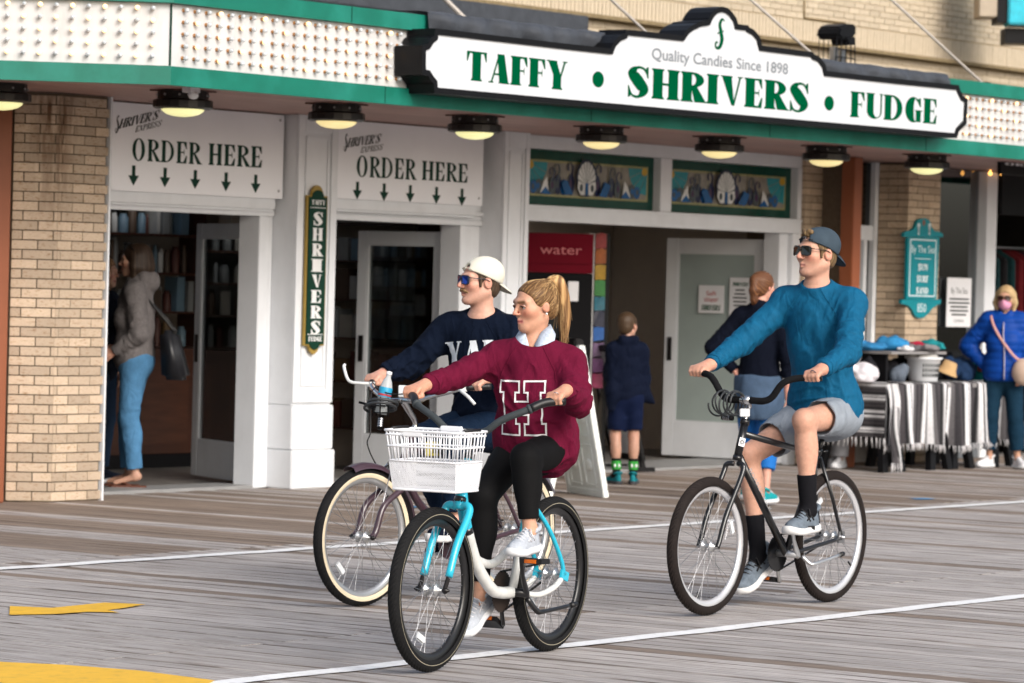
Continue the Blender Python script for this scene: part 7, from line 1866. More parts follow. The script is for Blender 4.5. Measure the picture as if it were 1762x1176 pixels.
for s in 'lr': sock(pm_, Jm, s, S, m_sock, .60)
m_shd = fabric('slate_mesh', (.135,.165,.20), .8, var=.3, scale=45); m_lk = mat('black_lace', (.012,.012,.014), .8); m_solew = mat('white_sole', (.66,.66,.66), .6, var=.08)
shoe(pm_, om, Jm['lan'], MK.wv((1,.10,-.02)), MK.wv((.04,0,1)), .305, m_shd, m_solew, m_lk, accent=m_lk, W=1.08)
shoe(pm_, om, Jm['ran'], MK.wv((.80,-.06,-.50)), MK.wv((.5,0,.86)), .305, m_shd, m_solew, m_lk, accent=m_lk, W=1.08)
blond = ((.10,.06,.03), (.20,.13,.06), (.34,.24,.12)); brownh = ((.045,.028,.018),(.08,.05,.03),(.12,.08,.05))
def short_hair(parent, H, S, cols, tuft=False, low=-.05):
    def ex(F, p):
        if tuft:
            for k in range(7): F.ell(p(.078-.004*abs(k-3), -.026+.0085*k, .088+.006*((k*3) % 4)), V((.016,.012,.013))*S, H.M, .008)
        for s in (-1, 1): F.cap(p(.03,s*.074,.02), p(.026,s*.073,-.022), .010*S, .007*S, .01)
    return scalp(parent, H, S, m_hair, lambda v: hair_colour(v, H, S, (0,0,.3), cols, 120)[0], thick=.004, low=low, fringe=.07, extra=ex, nz=(.0016, 150))
short_hair(pm_, Hm, S, blond, True)
m_gcap = fabric('slate_cap', (.045,.065,.085), .85, var=.15, bump=.0008)
cap_hat(pm_, om, Hm, S, m_gcap, m_gcap, strap=m_lk)
m_shade = mat('tortoise_frame', (.018,.012,.010), .25, coat=.3); m_lensg = mat('dark_lens', (.012,.013,.010), .05, spec=.8, coat=.6)
sunglasses(pm_, om, Hm, S, m_shade, m_lensg)
c = MK.w(MG[1]); a = -MK.l; ew = (Jm['lwr']-c)-a*np.dot(Jm['lwr']-c, a); ew = unit(ew); et = np.cross(a, ew); et = et if et[2] > 0 else -et
rib_ring(pm_, 'ring', mat('navy_ring', (.01,.03,.06), .4), c+a*-.011*S+.0378*(math.cos(math.radians(92))*ew+math.sin(math.radians(92))*et), -math.sin(math.radians(110))*ew+math.cos(math.radians(110))*et, .0122, .0021, 16, 1)

# ---------------------------------------------------------------- man in the navy sweatshirt, behind
S = 1.0
Jb = JW(BKR, dict(lsh=(.225,.180,1.375), rsh=(.32,-.180,1.375), lel=(.37,.30,1.15), rel=(.47,-.315,1.185), lhp=(.17,.09,.885), rhp=(.19,-.09,.885),
     lkn=(.585,.12,.84), rkn=(.60,-.13,.80), lan=(.60,.145,.43), ran=(.30,-.145,.36), lto=(.74,.15,.36), rto=(.42,-.15,.26), nk=(.275,0,1.452)))
for s, k in ((1,'l'),(-1,'r')): Jb[k+'wr'] = BKR.w(BG[s]+V((-.085, 0, .045)))
Hb = hframe(BKR.w((.30,0,1.622)), 64, 3, 0)
pb = person(BKR.w((.2,0,0)), 'man with moustache, cream backward cap and navy sweatshirt riding the plum cruiser', Jb, Hb, S, skin=(.57,.32,.235), stubble=.25, lips=(.43,.19,.15),
    hands=(('grip', BKR.w(BG[1]), -BKR.l, 0, .0165), ('grip', BKR.w(BG[-1]), BKR.l, 0, .0165)))
ob = V(pb.location)
m_navy = fabric('navy_fleece', (.0028,.006,.016), .9, bump=.0014, crease=.024, cscale=9)
lo, hi = jb(Jb, KEYS_T, .19)
swb = garment(pb, 'sweatshirt', m_navy, top_fn(Jb, Hb, S, e=.016, hem=BKR.w((.22,0,.85)), hem_n=BKR.wv((-.3,0,1)), belly=.02, sleeve=(.066,.060,.047), fold=.005, neck_r=.060, loose=.02, neck_t=.5, neck_h=.004, folds=arm_folds(Jb, 25, .008, 55)+[(BKR.wv((.2,.8,.5)), .014, 60, 71, BKR.w((.32,0,1.02)), .2)]), lo, hi, noise=[(.0035, 22, 41, dict(stretch=(1,1,.5))), (.003, 44, 42, dict(stretch=(1,1,.4), ridge=True))])
raglan(pb, swb, Jb, m_navy); cuffs(pb, swb, Jb, m_navy)
axb = unit(Hb(-.02,0,-.06)-Jb['nk']); Fcb, upb = torso_frame(Jb)[4], torso_frame(Jb)[2]
c_, n_ = neck_line(Jb, Hb, S, .5, .004); rib_ring(pb, 'ribbed_neck', m_navy, c_+n_*.003, n_, .0675, .0105)
pol, wd = text_polys('YALE', .30, .09, .12, .05)
FB = Frame(BKR.w((.38,.075,1.245)), unit(Fcb.x*.75+hdir(20)*.35), upb)
prints(swb, ob, [[((x-wd/2)*.135, (y-.5)*.135+.012*(1-((x-wd/2)/(wd/2))**2)) for x, y in p] for p in pol], FB, mat('pale_print', (.62,.66,.70), .75, var=.06, scale=40), 'chest_letters', swb, 3)
lo, hi = jb(Jb, KEYS_L, .17)
m_npant = fabric('navy_track_pants', (.004,.012,.03), .8, crease=.02)
garment(pb, 'track_pants', m_npant, legs_fn(Jb, S, .104, .078, .066, .058, .93, .006, pel=(.135,.185,.14), fold=.006), lo, hi, noise=[(.004, 20, 51)])
mb = MB()
for s in (0, 1): mb.tube([BKR.w((.335,.01*s,.86))-ob, BKR.w((.355,.015*s-.005,.83))-ob, BKR.w((.37,.02*s-.01,.79))-ob], .003, 6)
mb.build('drawstring', m_paper, pb)
for s, tv, uv in (('l', (1,.05,-.05), (.05,0,1)), ('r', (.95,-.05,-.35), (.33,0,.9))): shoe(pb, ob, Jb[s+'an'], BKR.wv(tv), BKR.wv(uv), .295, m_navy, m_solew, m_lw)
short_hair(pb, Hb, S, brownh, False, -.062)
m_ccap = fabric('cream_cap', (.66,.63,.53), .9, var=.06, bump=.0008); cap_hat(pb, ob, Hb, S, m_ccap, m_ccap)
sunglasses(pb, ob, Hb, S, mat('navy_frame', (.006,.010,.03), .3), mat('blue_mirror_lens', (.01,.05,.35), .06, .6, coat=.5))
F = SDF(Hb.o-.15, Hb.o+.15, .0035); p = lambda x, y, z: Hb(x*S, y*S, z*S)
for s in (-1, 1): F.chain([p(.098,0,-.046), p(.090,s*.020,-.050), p(.076,s*.033,-.060)], [.0075,.0075,.0045], .006)
F.noise(.0012, 200, 3); vs, q = F.surf(1); link('moustache', np_mesh('moustache', vs, q, m_hair, ob, hair_colour(vs, Hb, S, (0,0,.3), ((.16,.09,.04),(.26,.16,.08),(.34,.22,.12)), 120)[0]), pb)
# ================================================================== people by the shops
def stand(base, psi, Ht, pose=None, hpsi=None, hp=0., female=False):
    """standing joints in world space; pose overrides in a local frame (x forward, y left, z up) for a 1.78 m figure"""
    S = Ht/1.78; f = hdir(psi); L = Frame(base, f); w = .155 if female else .18
    d = dict(lsh=(0,w,1.445), rsh=(0,-w,1.445), lel=(-.03,w+.06,1.14), rel=(-.03,-w-.06,1.14), lwr=(.03,w+.07,.89), rwr=(.03,-w-.07,.89), lhp=(0,.09,.93), rhp=(0,-.09,.93),
         lkn=(.02,.10,.51), rkn=(.02,-.10,.51), lan=(-.03,.10,.105), ran=(-.03,-.10,.105), lto=(.10,.125,.03), rto=(.10,-.125,.03), nk=(-.01,0,1.525))
    hc = (.025,0,1.672)
    if pose:
        hc = pose.get('hc', hc); d.update({k: v for k, v in pose.items() if k != 'hc'})
    J = {k: L(*(V(v)*S)) for k, v in d.items()}; H = hframe(L(*(V(hc)*S)), psi if hpsi is None else hpsi, hp); return J, H, S, L
m_denim = fabric('light_denim', (.06,.165,.30), .85, crease=.02, var=.22, scale=9); m_hood = fabric('grey_marl', (.12,.11,.11), .9, crease=.02, var=.18, scale=60)
# customer in the first doorway
b0 = atZ(228, 838, .02); b0[2] = .022
J, H, S, L = stand(b0, 92, 1.80, dict(lel=(-.05,.20,1.13), lwr=(.14,.17,1.0), rel=(-.03,-.22,1.14), rwr=(.16,-.12,1.02), lan=(-.03,.07,.075), ran=(.04,-.07,.075), lto=(.12,.08,.03), rto=(.19,-.09,.03), lkn=(.03,.075,.50), rkn=(.06,-.075,.50)), female=True)
p1 = person(b0, 'woman in grey hoodie and light jeans standing in the first doorway with a black tote', J, H, S, skin=(.42,.24,.17), female=True, h=.0065, brow=(.1,.06,.03), heel=True); o1 = V(p1.location)
lo, hi = jb(J, KEYS_T, .2); hd_ = torso_frame(J)[4]
def hoodie_fn(F):
    top_fn(J, H, S, e=.020, hem=L(0,0,.83*S), female=True, belly=.014, sleeve=(.066,.060,.042), fold=.006, loose=.01)(F)
    F.ell(J['nk']-hd_.x*.085-V((0,0,.01)), (.075,.10,.07), hd_.M, .04); F.chain([J['nk']+hd_.x*.05+hd_.y*.07, J['nk']-hd_.x*.05+hd_.y*.09+V((0,0,.03)), J['nk']-hd_.x*.10+V((0,0,.03)), J['nk']-hd_.x*.05-hd_.y*.09+V((0,0,.03)), J['nk']+hd_.x*.05-hd_.y*.07], [.03,.038,.042,.038,.03], .03)
garment(p1, 'hoodie', m_hood, hoodie_fn, lo, hi, .0065, noise=[(.004, 22, 61), (.003, 44, 62, dict(ridge=True))])
lo, hi = jb(J, KEYS_L, .18); garment(p1, 'jeans', m_denim, legs_fn(J, S, .098, .068, .062, .056, .86, .004, female=True, pel=(.135,.178,.14), fold=.004), lo, hi, .0065, noise=[(.003, 26, 63)])
def bob(par, H, S, cols, ln=.13, back=.0, face=.06, m=m_hair, fr=80, w=.094):
    def ex(F, p):
        for s in (-1, 1): F.chain([p(-.01,s*.07,.04), p(.0-.01,s*w*.92,-.04), p(-.005,s*w*.86,-ln)], [.035*S,.032*S,.020*S], .03)
        F.chain([p(-.06,0,.06), p(-.085-back,0,-.04), p(-.075-back,0,-ln-.02)], [.06*S,.058*S,.035*S], .05)
        for s in (-1, 1): F.chain([p(-.05,s*.05,.03), p(-.06-back,s*.06,-.05), p(-.055-back,s*.055,-ln-.015)], [.045*S,.04*S,.028*S], .03)
    org = V(par.location); F = SDF(H.o-.27, H.o+.22, .006); p = lambda x, y, z: H(x*S, y*S, z*S)
    F.ell(p(-.016,0,.038), V((.107,.088,.095))*S, H.M, .02); ex(F, p); F.ell(p(.095,0,-.02), V((.075,.068,.085))*S, H.M, .02, mode='sub'); F.cap(p(.09,0,-.1), p(.04,0,-.2), .06*S, .06*S, .02, mode='sub')
    F.noise(.003, 70, 3, stretch=(1,1,.2)); vs, q = F.surf(1); c, _ = hair_colour(vs, H, S, (0,0,.2), cols, fr); return link('hair', np_mesh('hair', vs, q, m, org, c), par)
bob(p1, H, S, ((.018,.010,.006),(.034,.02,.012),(.07,.045,.028)), .17)
q = MB()
for s in (-1, 1): q.sphere(H(.055*S, s*.035*S, .128*S)-o1, (.03,.03,.012), 10, 6); q.tube([H(.04*S, s*.07*S, .12*S)-o1, H(-.04*S, s*.092*S, .05*S)-o1], .005, 6)
q.build('sunglasses', m_black, p1)
m_flip = mat('brown_flip_flop', (.10,.03,.015), .6)
for s in 'lr':
    f = unit((J[s+'to']-J[s+'an'])*V((1,1,0))); a = J[s+'an']*V((1,1,0))+V((0,0,b0[2]+.012)); q = MB(); sd = np.cross(V((0,0,1)), f)
    q.prism([a-o1+f*x+sd*y for x, y in ((-.07,-.028),(.06,-.038),(.17,-.042),(.20,-.02),(.20,.02),(.17,.042),(.06,.036),(-.07,.028),(-.085,0))], (0,0,-.014)); q.tube([a-o1+f*.03+sd*.04, a-o1+f*.13+V((0,0,.03)), a-o1+f*.03-sd*.04], .006, 6); q.build('flip_flop', m_flip, p1, fix=True)
tote = empty('tote_bag', tuple(L(-.24*S,-.02,.86*S)), 'big black leather tote bag hanging at the back of the woman in grey', 'bag')
ot = V(tote.location); Fb = Frame(ot, hdir(92)); q = MB()
q.prism([Fb(x,y,0)-ot+V((0,0,z)) for x, y, z in ((-.16,-.17,-.06),(.03,-.17,-.06),(.05,-.14,.31),(-.06,-.14,.31))], Fb.y*.33); bb2_ = q.build('bag_body', mat('black_leather', (.008,.009,.012), .42, bump=.002, bscale=20), tote, bevel=.035, seg=3, fix=True)
for p_ in bb2_.data.polygons: p_.use_smooth = True
q = MB()
for s in (-1, 1): q.tube(spline([Fb(-.05,s*.05,.30)-ot, Fb(.05,s*.06,.42)-ot, Fb(.20,.14,.60)-ot, L(.0,.15*S,1.50*S)-ot, L(.06,.14*S,1.44*S)-ot], 4), .010, 6)
q.build('bag_strap', m_vinyl, tote)
# her companion, mostly hidden by the pier
b2 = atZ(176, 836, .02); b2[2] = .022; b2 = b2+FWD0*.30-RIGHT*.075
J, H, S, L = stand(b2, -75, 1.70, female=True); p2 = person(b2, 'person in dark navy with pink tipped hair, mostly hidden behind the brick pier', J, H, S, skin=(.42,.24,.17), female=True, h=.008); o2 = V(p2.location)
m_dnavy = fabric('dark_navy_cloth', (.008,.011,.02), .9)
lo, hi = jb(J, KEYS_T, .2); garment(p2, 'coat', m_dnavy, top_fn(J, H, S, e=.024, hem=L(0,0,.72*S), female=True, belly=.02, sleeve=(.068,.062,.05), fold=.005), lo, hi, .008, noise=[(.005, 20, 66)])
lo, hi = jb(J, KEYS_L, .18); garment(p2, 'trousers', fabric('dark_denim', (.012,.025,.05), .85), legs_fn(J, S, .10, .075, .068, .07, .93, .006, female=True), lo, hi, .008)
bob(p2, H, S, ((.12,.06,.03),(.22,.12,.06),(.30,.18,.10)), .22, .01)
q = MB(); r9 = random.Random(9)
for k in range(26): a = r9.uniform(-.09,.09); q.tube(spline([H(-.07,a,-.14)-o2, H(-.10,a*1.15,-.25)-o2, H(-.11+r9.uniform(-.02,.02),a*1.2,-.36-r9.random()*.08)-o2], 4), [.012]*8+[.004], 5)
q.build('pink_hair_tips', mat('pink_hair', (.40,.015,.10), .5, var=.3, scale=60), p2)
for s in 'lr': shoe(p2, o2, J[s+'an'], unit((J[s+'to']-J[s+'an'])*V((1,1,0))), V((0,0,1)), .26, m_dnavy, m_shw)
# the boy
b3 = atZ(1073, 833, 0.)
J, H, S, L = stand(b3, 172, 1.36, dict(lsh=(0,.150,1.44), rsh=(0,-.150,1.44), rel=(.08,-.21,1.14), rwr=(.19,-.12,1.30), lel=(.06,.17,1.15), lwr=(.20,.09,1.02), lan=(-.03,.085,.105), ran=(.0,-.10,.105), hc=(.03,-.0,1.70)), hpsi=-152)
p3 = person(b3, 'boy in navy jacket and shorts with green socks, seen from behind at the third doorway', J, H, S*1.0, skin=(.44,.25,.18), h=.0065, HS=.92, hands=(None, ('open', unit(H.o-J['rwr']), -torso_frame(J)[4].x, .6))); o3 = V(p3.location)
# a child's head is larger for its body
lo, hi = jb(J, KEYS_T, .22); m_bn = fabric('boy_navy', (.0025,.005,.016), .85, crease=.02)
def boyjacket(F):
    top_fn(J, H, S, e=.012, hem=L(0,0,.80*S), belly=.01, cuff=.50, sleeve=(.064,.066,.066), fold=.006, loose=.010, collar=False, neck_r=.07)(F)
    fx = torso_frame(J)[4]; F.chain([L(-.03,.12,1.20*S), L(-.05,.13,1.0*S), L(-.05,.125,.82*S)], [.04,.04,.04], .06); F.chain([L(.02,-.13,1.1*S), L(.04,-.17,.95*S), L(.06,-.24,.88*S)], [.05,.045,.018], .05)
    F.chain([J['nk']+fx.x*.04+fx.y*.06, J['nk']-fx.x*.05+fx.y*.05+V((0,0,.02)), J['nk']-fx.x*.05-fx.y*.05+V((0,0,.02)), J['nk']+fx.x*.04-fx.y*.06], [.02,.03,.03,.02], .03)
garment(p3, 'jacket', m_bn, boyjacket, lo, hi, .0065, noise=[(.005, 20, 71), (.0035, 40, 72, dict(ridge=True))])
lo, hi = jb(J, KEYS_L, .18); garment(p3, 'shorts', fabric('boy_shorts', (.003,.007,.028), .8), shorts_fn(J, S, .84, .098, .092), lo, hi, .0065, noise=[(.003, 24, 73)])
def boyhair(par, H, S, cols):
    return scalp(par, H, .92, m_hair, lambda v: hair_colour(v, H, .92, (0,0,.2), cols, 120)[0], thick=.012, low=-.075, fringe=.06, nz=(.0018, 120))
boyhair(p3, H, S, ((.035,.019,.010),(.07,.042,.022),(.12,.078,.042)))
m_bsock = fabric('black_green_sock', (.010,.011,.010), .9); m_gband = fabric('green_band', (.04,.28,.05), .9, var=.3, scale=80); m_tealsh = fabric('teal_shoe', (.01,.16,.19), .7, var=.3, scale=40); m_dsole = mat('dark_sole', (.03,.03,.035), .7)
for s in 'lr':
    sock(p3, J, s, S, m_bsock, .58, .052)
    a = J[s+'kn']+(J[s+'an']-J[s+'kn'])*.66; c_ = J[s+'kn']+(J[s+'an']-J[s+'kn'])*.88; q = MB(); q.tube([a-o3, c_-o3], [.054*S, .050*S], 16, cap=False); q.build('sock_band', m_gband, p3)
    q = MB(); bk_ = -torso_frame(J)[5].x
    for u_ in (-1, 1): q.sphere((a*.5+c_*.5)-o3+bk_*.048*S+torso_frame(J)[5].y*.017*u_, (.010,.010,.016), 8, 6)
    q.build('sock_patch', m_paper, p3); shoe(p3, o3, J[s+'an'], unit((J[s+'to']-J[s+'an'])*V((1,1,0))), V((0,0,1)), .235, m_tealsh, m_dsole, m_lk, accent=m_lk)
# ginger woman walking away behind the man in blue
b4 = atZ(1300, 868, 0.)
J, H, S, L = stand(b4, -158, 1.74, dict(lel=(-.06,.36,1.20), lwr=(-.02,.19,1.03), rel=(-.03,-.24,1.14), lhp=(0,.10,.94), rhp=(0,-.10,.94), lkn=(.10,.10,.52), rkn=(-.03,-.10,.51), lan=(.10,.12,.13), ran=(-.16,-.13,.12), lto=(.25,.14,.06), rto=(-.03,-.14,.05), hc=(.03,0,1.68)), hpsi=-140, female=True)
p4 = person(b4, 'ginger haired woman in navy top and blue leggings, walking away behind the man in blue', J, H, S, skin=(.52,.27,.20), female=True, h=.0065, hands=(('open', unit(J['lhp']-J['lwr']+V((0,0,-.02))), -torso_frame(J)[4].y, .3), None)); o4 = V(p4.location)
lo, hi = jb(J, KEYS_T, .22); garment(p4, 'sweater', fabric('ink_navy_knit', (.003,.0045,.011), .92, crease=.02), top_fn(J, H, S, e=.014, hem=L(0,0,.98*S), female=True, belly=.02, sleeve=(.064,.058,.042), fold=.005, loose=.0), lo, hi, .0065, noise=[(.004, 20, 81)])
lo, hi = jb(J, KEYS_L, .2); garment(p4, 'leggings', fabric('bright_blue_leggings', (.015,.13,.42), .7), legs_fn(J, S, .095, .072, .064, .056, .60, .004, female=True, pel=(.11,.155,.12), waist=.0), lo, hi, .0065)
def wrap(F):
    Fp = torso_frame(J)[5]; F.ell(Fp(-.01,0,.03), (.140,.185,.13), Fp.M, .06); F.ell(Fp(-.04,0,-.15), (.15,.185,.22), Fp.M, .08); F.ell(Fp(.03,0,-.12), (.13,.18,.2), Fp.M, .08); F.plane(L(0,0,1.0*S), (0,0,1), .01); F.plane(L(0,0,.66*S), (0,0,-1), .01)
garment(p4, 'tied_shirt', fabric('chambray', (.05,.08,.13), .9, var=.2, scale=16), wrap, lo, hi, .0065, noise=[(.010, 20, 83, dict(stretch=(1,1,.25))), (.004, 45, 84, dict(ridge=True, stretch=(1,1,.3)))])
gc = ((.06,.022,.010),(.16,.065,.026),(.30,.15,.065)); h4 = scalp(p4, H, S, m_hair, lambda v: hair_colour(v, H, S, (-.09,0,.06), gc, 90)[0], thick=.014, low=-.07, fringe=.07, nz=(.002, 110), extra=lambda F, p: (F.ell(p(-.100,-.0,.050), V((.045,.045,.045))*S, H.M, .02), F.chain([p(-.12,-.01,.04), p(-.135,-.015,-.03), p(-.125,-.012,-.10), p(-.11,0,-.15)], [.03,.034,.028,.010], .02)))
m_aqua = fabric('aqua_shoe', (.01,.27,.29), .7, var=.2, scale=50)
for s, tv in (('l', .0), ('r', .0)): shoe(p4, o4, J[s+'an'], unit((J[s+'to']-J[s+'an'])*V((1,1,.35))), unit(V((0,0,1))), .265, m_aqua, m_shw, m_lw)
# lady in the blue jacket
b5 = atZ(1722, 806, 0.)
J, H, S, L = stand(b5, 12, 1.70, dict(rel=(-.06,-.36,1.20), rwr=(.0,-.19,1.01), lel=(-.02,.24,1.14), lwr=(.10,.20,.94), lkn=(.04,.13,.51), rkn=(.03,-.11,.51), lan=(.0,.16,.105), ran=(-.03,-.12,.105), lto=(.12,.22,.03), rto=(.10,-.19,.03)), hpsi=16, female=True)
p5 = person(b5, 'blonde woman in bright blue jacket with pink face mask and beige shoulder bag', J, H, S, skin=(.46,.26,.18), female=True, h=.0065, brow=(.12,.07,.03), hands=(None, ('open', unit(J['rhp']-J['rwr']+V((0,0,.02))), torso_frame(J)[4].y, .4))); o5 = V(p5.location)
lo, hi = jb(J, KEYS_T, .22); m_puf = fabric('cobalt_quilted', (.004,.045,.26), .5, var=.12, bump=.002, bs=60)
def puffer(F):
    top_fn(J, H, S, e=.030, hem=L(0,0,.86*S), female=True, belly=.03, sleeve=(.075,.072,.05), fold=.006, loose=.012)(F)
    fx = torso_frame(J)[4]; F.chain([J['nk']+fx.x*.07+fx.y*.045, J['nk']-fx.x*.03+fx.y*.07+V((0,0,.03)), J['nk']-fx.x*.06+V((0,0,.03)), J['nk']-fx.x*.03-fx.y*.07+V((0,0,.03)), J['nk']+fx.x*.07-fx.y*.045], [.02,.026,.026,.026,.02], .02)
    m = np.abs(F.f) < .03; ix = np.nonzero(m); z = F.ax[2][ix[2]]; F.f[ix] -= (.006*np.abs(np.sin(z*46))).astype(np.float32)
garment(p5, 'quilted_jacket', m_puf, puffer, lo, hi, .0065, noise=[(.004, 24, 91)])
lo, hi = jb(J, KEYS_L, .18); garment(p5, 'trousers', fabric('petrol_denim', (.006,.026,.05), .85, crease=.02), legs_fn(J, S, .100, .072, .066, .064, .80, .005, female=True, pel=(.135,.18,.14), fold=.004), lo, hi, .0065, noise=[(.003, 26, 92)])
bob(p5, H, S, ((.30,.19,.09),(.52,.38,.20),(.70,.56,.36)), .125)
F = SDF(H.o-.16, H.o+.16, .005); p = lambda x, y, z: H(x*S, y*S, z*S); F.ell(p(.040,0,-.055), V((.078,.064,.062))*S, H.M, .01); F.ell(p(.096,0,-.035), V((.026,.022,.032))*S, H.M, .02); F.plane(p(.1,0,-.012), H.z+H.x*.1, .005); F.plane(p(.0,0,-.05), -H.x, .004); vs, q = F.surf(1); link('face_mask', np_mesh('face_mask', vs, q, fabric('pink_mask', (.60,.27,.40), .8), o5), p5)
sunglasses(p5, o5, H, S, mat('brown_frame', (.05,.02,.015), .3), mat('brown_lens', (.03,.012,.010), .08))
q = MB(); fx = torso_frame(J)[4]; q.tube(spline([J['nk']+fx.x*.08-V((0,0,.02))-o5, L(.165,.0,1.35*S)-o5, L(.178,.015,1.15*S)-o5, L(.172,.02,.88*S)-o5], 4), .017, 8, flat=.3); q.build('zip_panel', fabric('pale_lilac', (.45,.42,.52), .8), p5)
for s in 'lr': shoe(p5, o5, J[s+'an'], unit((J[s+'to']-J[s+'an'])*V((1,1,0))), V((0,0,1)), .262, mat('white_leather', (.66,.66,.68), .6), m_shw, m_lw)
bag = empty('shoulder_bag', tuple(L(.17,.20,.96*S)), 'beige round shoulder bag hanging on a pink strap at the blue jacket', 'bag'); og = V(bag.location)
F = SDF(og-.2, og+.2, .007); F.ell(og, (.075,.11,.13), L.M, .02); F.noise(.003, 30, 3); vs, q = F.surf(1); link('bag_body', np_mesh('bag_body', vs, q, mat('beige_leather', (.46,.34,.27), .55), og), bag)
q = MB(); q.tube(spline([og*0+V((0,0,.1)), L(.195,.12,1.10*S)-og, L(.188,-.0,1.25*S)-og, L(.155,-.09,1.40*S)-og, L(.06,-.13,1.52*S)-og, L(-.05,-.12,1.53*S)-og], 5), .014, 6, flat=.35); q.build('bag_strap', mat('pink_strap', (.50,.26,.24), .6), bag)
# person in grey trousers hidden behind the man in blue
b6 = atZ(1441, 806, 0.); J, H, S, L = stand(b6, 60, 1.62, dict(lan=(.02,.07,.105), ran=(-.06,-.06,.105)), female=True)
p6 = person(b6, 'person in light grey trousers and white shoes behind the man in blue, only legs showing', J, H, S, skin=(.45,.26,.18), female=True, h=.008); o6 = V(p6.location)
lo, hi = jb(J, KEYS_T, .2); garment(p6, 'sweater', fabric('grey_knit', (.25,.25,.26), .9), top_fn(J, H, S, e=.02, hem=L(0,0,.84*S), female=True), lo, hi, .008)
lo, hi = jb(J, KEYS_L, .18); garment(p6, 'trousers', fabric('light_grey_trousers', (.30,.30,.32), .85), legs_fn(J, S, .095, .075, .070, .078, .95, .005, female=True), lo, hi, .008, noise=[(.004, 20, 95)])
bob(p6, H, S, ((.13,.07,.035),(.24,.14,.07),(.33,.21,.12)), .10)
for s in 'lr': shoe(p6, o6, J[s+'an'], unit((J[s+'to']-J[s+'an'])*V((1,1,0))), V((0,0,1)), .25, m_shw, m_shw, m_lw)

# ================================================================== table, blanket, clothes, signs
YT0, YT1, ZT = 16.78, 17.48, .80
XT0 = float(atY(1524, 658, YT0)[0]); XT1 = XT0+2.35
tb = empty('trestle_table', ((XT0+XT1)/2, (YT0+YT1)/2, 0), 'trestle table with splayed black legs under the striped blanket', 'table')
q = MB(); q.box((XT0,YT0,ZT-.04),(XT1,YT1,ZT)); sub('table_top', q, mat('grey_board', (.22,.21,.21), .6), tb)
for xx in (XT0+.18, XT0+1.0, XT1-.95, XT1-.2):
    for s, yy in ((-1, YT0+.1), (1, YT1-.1)):
        for dx in (-.13, .13):
            q = MB(); q.obox((xx+dx*.75, yy+s*.03, .38), unit((.9,0,.0))*.045, (0,.03,0), V((dx*.75*-.55,-s*.05,.38))); sub('leg', q, m_black, tb)
def serape():
    m = bpy.data.materials.new('striped_blanket'); m.use_nodes = True; nt = m.node_tree; L_ = nt.links; bs = nt.nodes['Principled BSDF']; bs.inputs['Roughness'].default_value = .95; bs.inputs['Specular IOR Level'].default_value = .1
    at = _n(nt, 'ShaderNodeAttribute', attribute_name='Col'); tc = _n(nt, 'ShaderNodeTexCoord'); nz = _n(nt, 'ShaderNodeTexNoise'); nz.inputs['Scale'].default_value = 55; L_.new(tc.outputs['Object'], nz.inputs['Vector'])
    mr = _n(nt, 'ShaderNodeMapRange'); mr.inputs[3].default_value = .65; mr.inputs[4].default_value = 1.3; L_.new(nz.outputs['Fac'], mr.inputs[0]); sc = _n(nt, 'ShaderNodeVectorMath', operation='SCALE'); L_.new(at.outputs['Color'], sc.inputs[0]); L_.new(mr.outputs[0], sc.inputs['Scale']); L_.new(sc.outputs[0], bs.inputs['Base Color']); return m
m_ser = serape()
pat = []
r5 = random.Random(11)
while len(pat) < 400:
    for c_, n in (((.62,.62,.64),4),((.03,.027,.03),2),((.62,.62,.64),3),((.10,.095,.10),3),((.035,.033,.037),4),((.06,.055,.06),5),((.02,.02,.022),3),((.16,.155,.16),2)): pat += [c_]*(n+r5.randint(-1,1))
def cloth(name, label, grid, cols, par=None):
    nu, nv = len(grid), len(grid[0]); mb = MB(); mb.add([p for r in grid for p in r], [(i*nv+j, (i+1)*nv+j, (i+1)*nv+j+1, i*nv+j+1) for i in range(nu-1) for j in range(nv-1)], True)
    o = mb.build(name, m_ser, par); at = o.data.color_attributes.new('Col', 'FLOAT_COLOR', 'POINT'); at.data.foreach_set('color', np.array([(*c_, 1) for c_ in cols], np.float32).ravel())
    if label: tag(o, label, 'blanket')
    return o
def fringe(par, pts, n, ln, m):
    mb = MB()
    for k in range(n):
        p = pts[int(k*(len(pts)-1)/n)]; mb.tube([p, p+V((r5.uniform(-.01,.01), r5.uniform(-.012,.004), -ln*.5)), p+V((r5.uniform(-.015,.015), r5.uniform(-.012,.004), -ln*r5.uniform(.8,1.1)))], [.006,.005,.003], 5)
    tag(mb.build('fringe', m, par), kind='stuff')
m_fr = mat('fringe_yarn', (.45,.44,.45), .95, var=.4, scale=60)
N = 190; g_ = []; cs = []
for i in range(N+1):
    u = i/N; x = XT0-.005+(XT1-XT0+.01)*u; row = []
    for j, (dy, z) in enumerate(((.30,ZT+.006),(.02,ZT+.008),(-.012,ZT-.005),(-.02,ZT-.15),(-.022,ZT-.30),(-.025,ZT-.43),(-.03,ZT-.56+.02*math.sin(u*9)))):
        w = 0 if j < 2 else (j-1)*.011*(math.sin(u*31)+.5*math.sin(u*67+1)); row.append((x+w*.4, YT0+dy+w, z)); cs.append(pat[i % len(pat)])
    g_.append(row)
bl = cloth('striped_blanket', 'black, white and grey striped blanket hanging over the front of the table', g_, cs); fringe(bl, [V(r[-1]) for r in g_], 110, .07, m_fr)
g_ = []; cs = []; N = 60
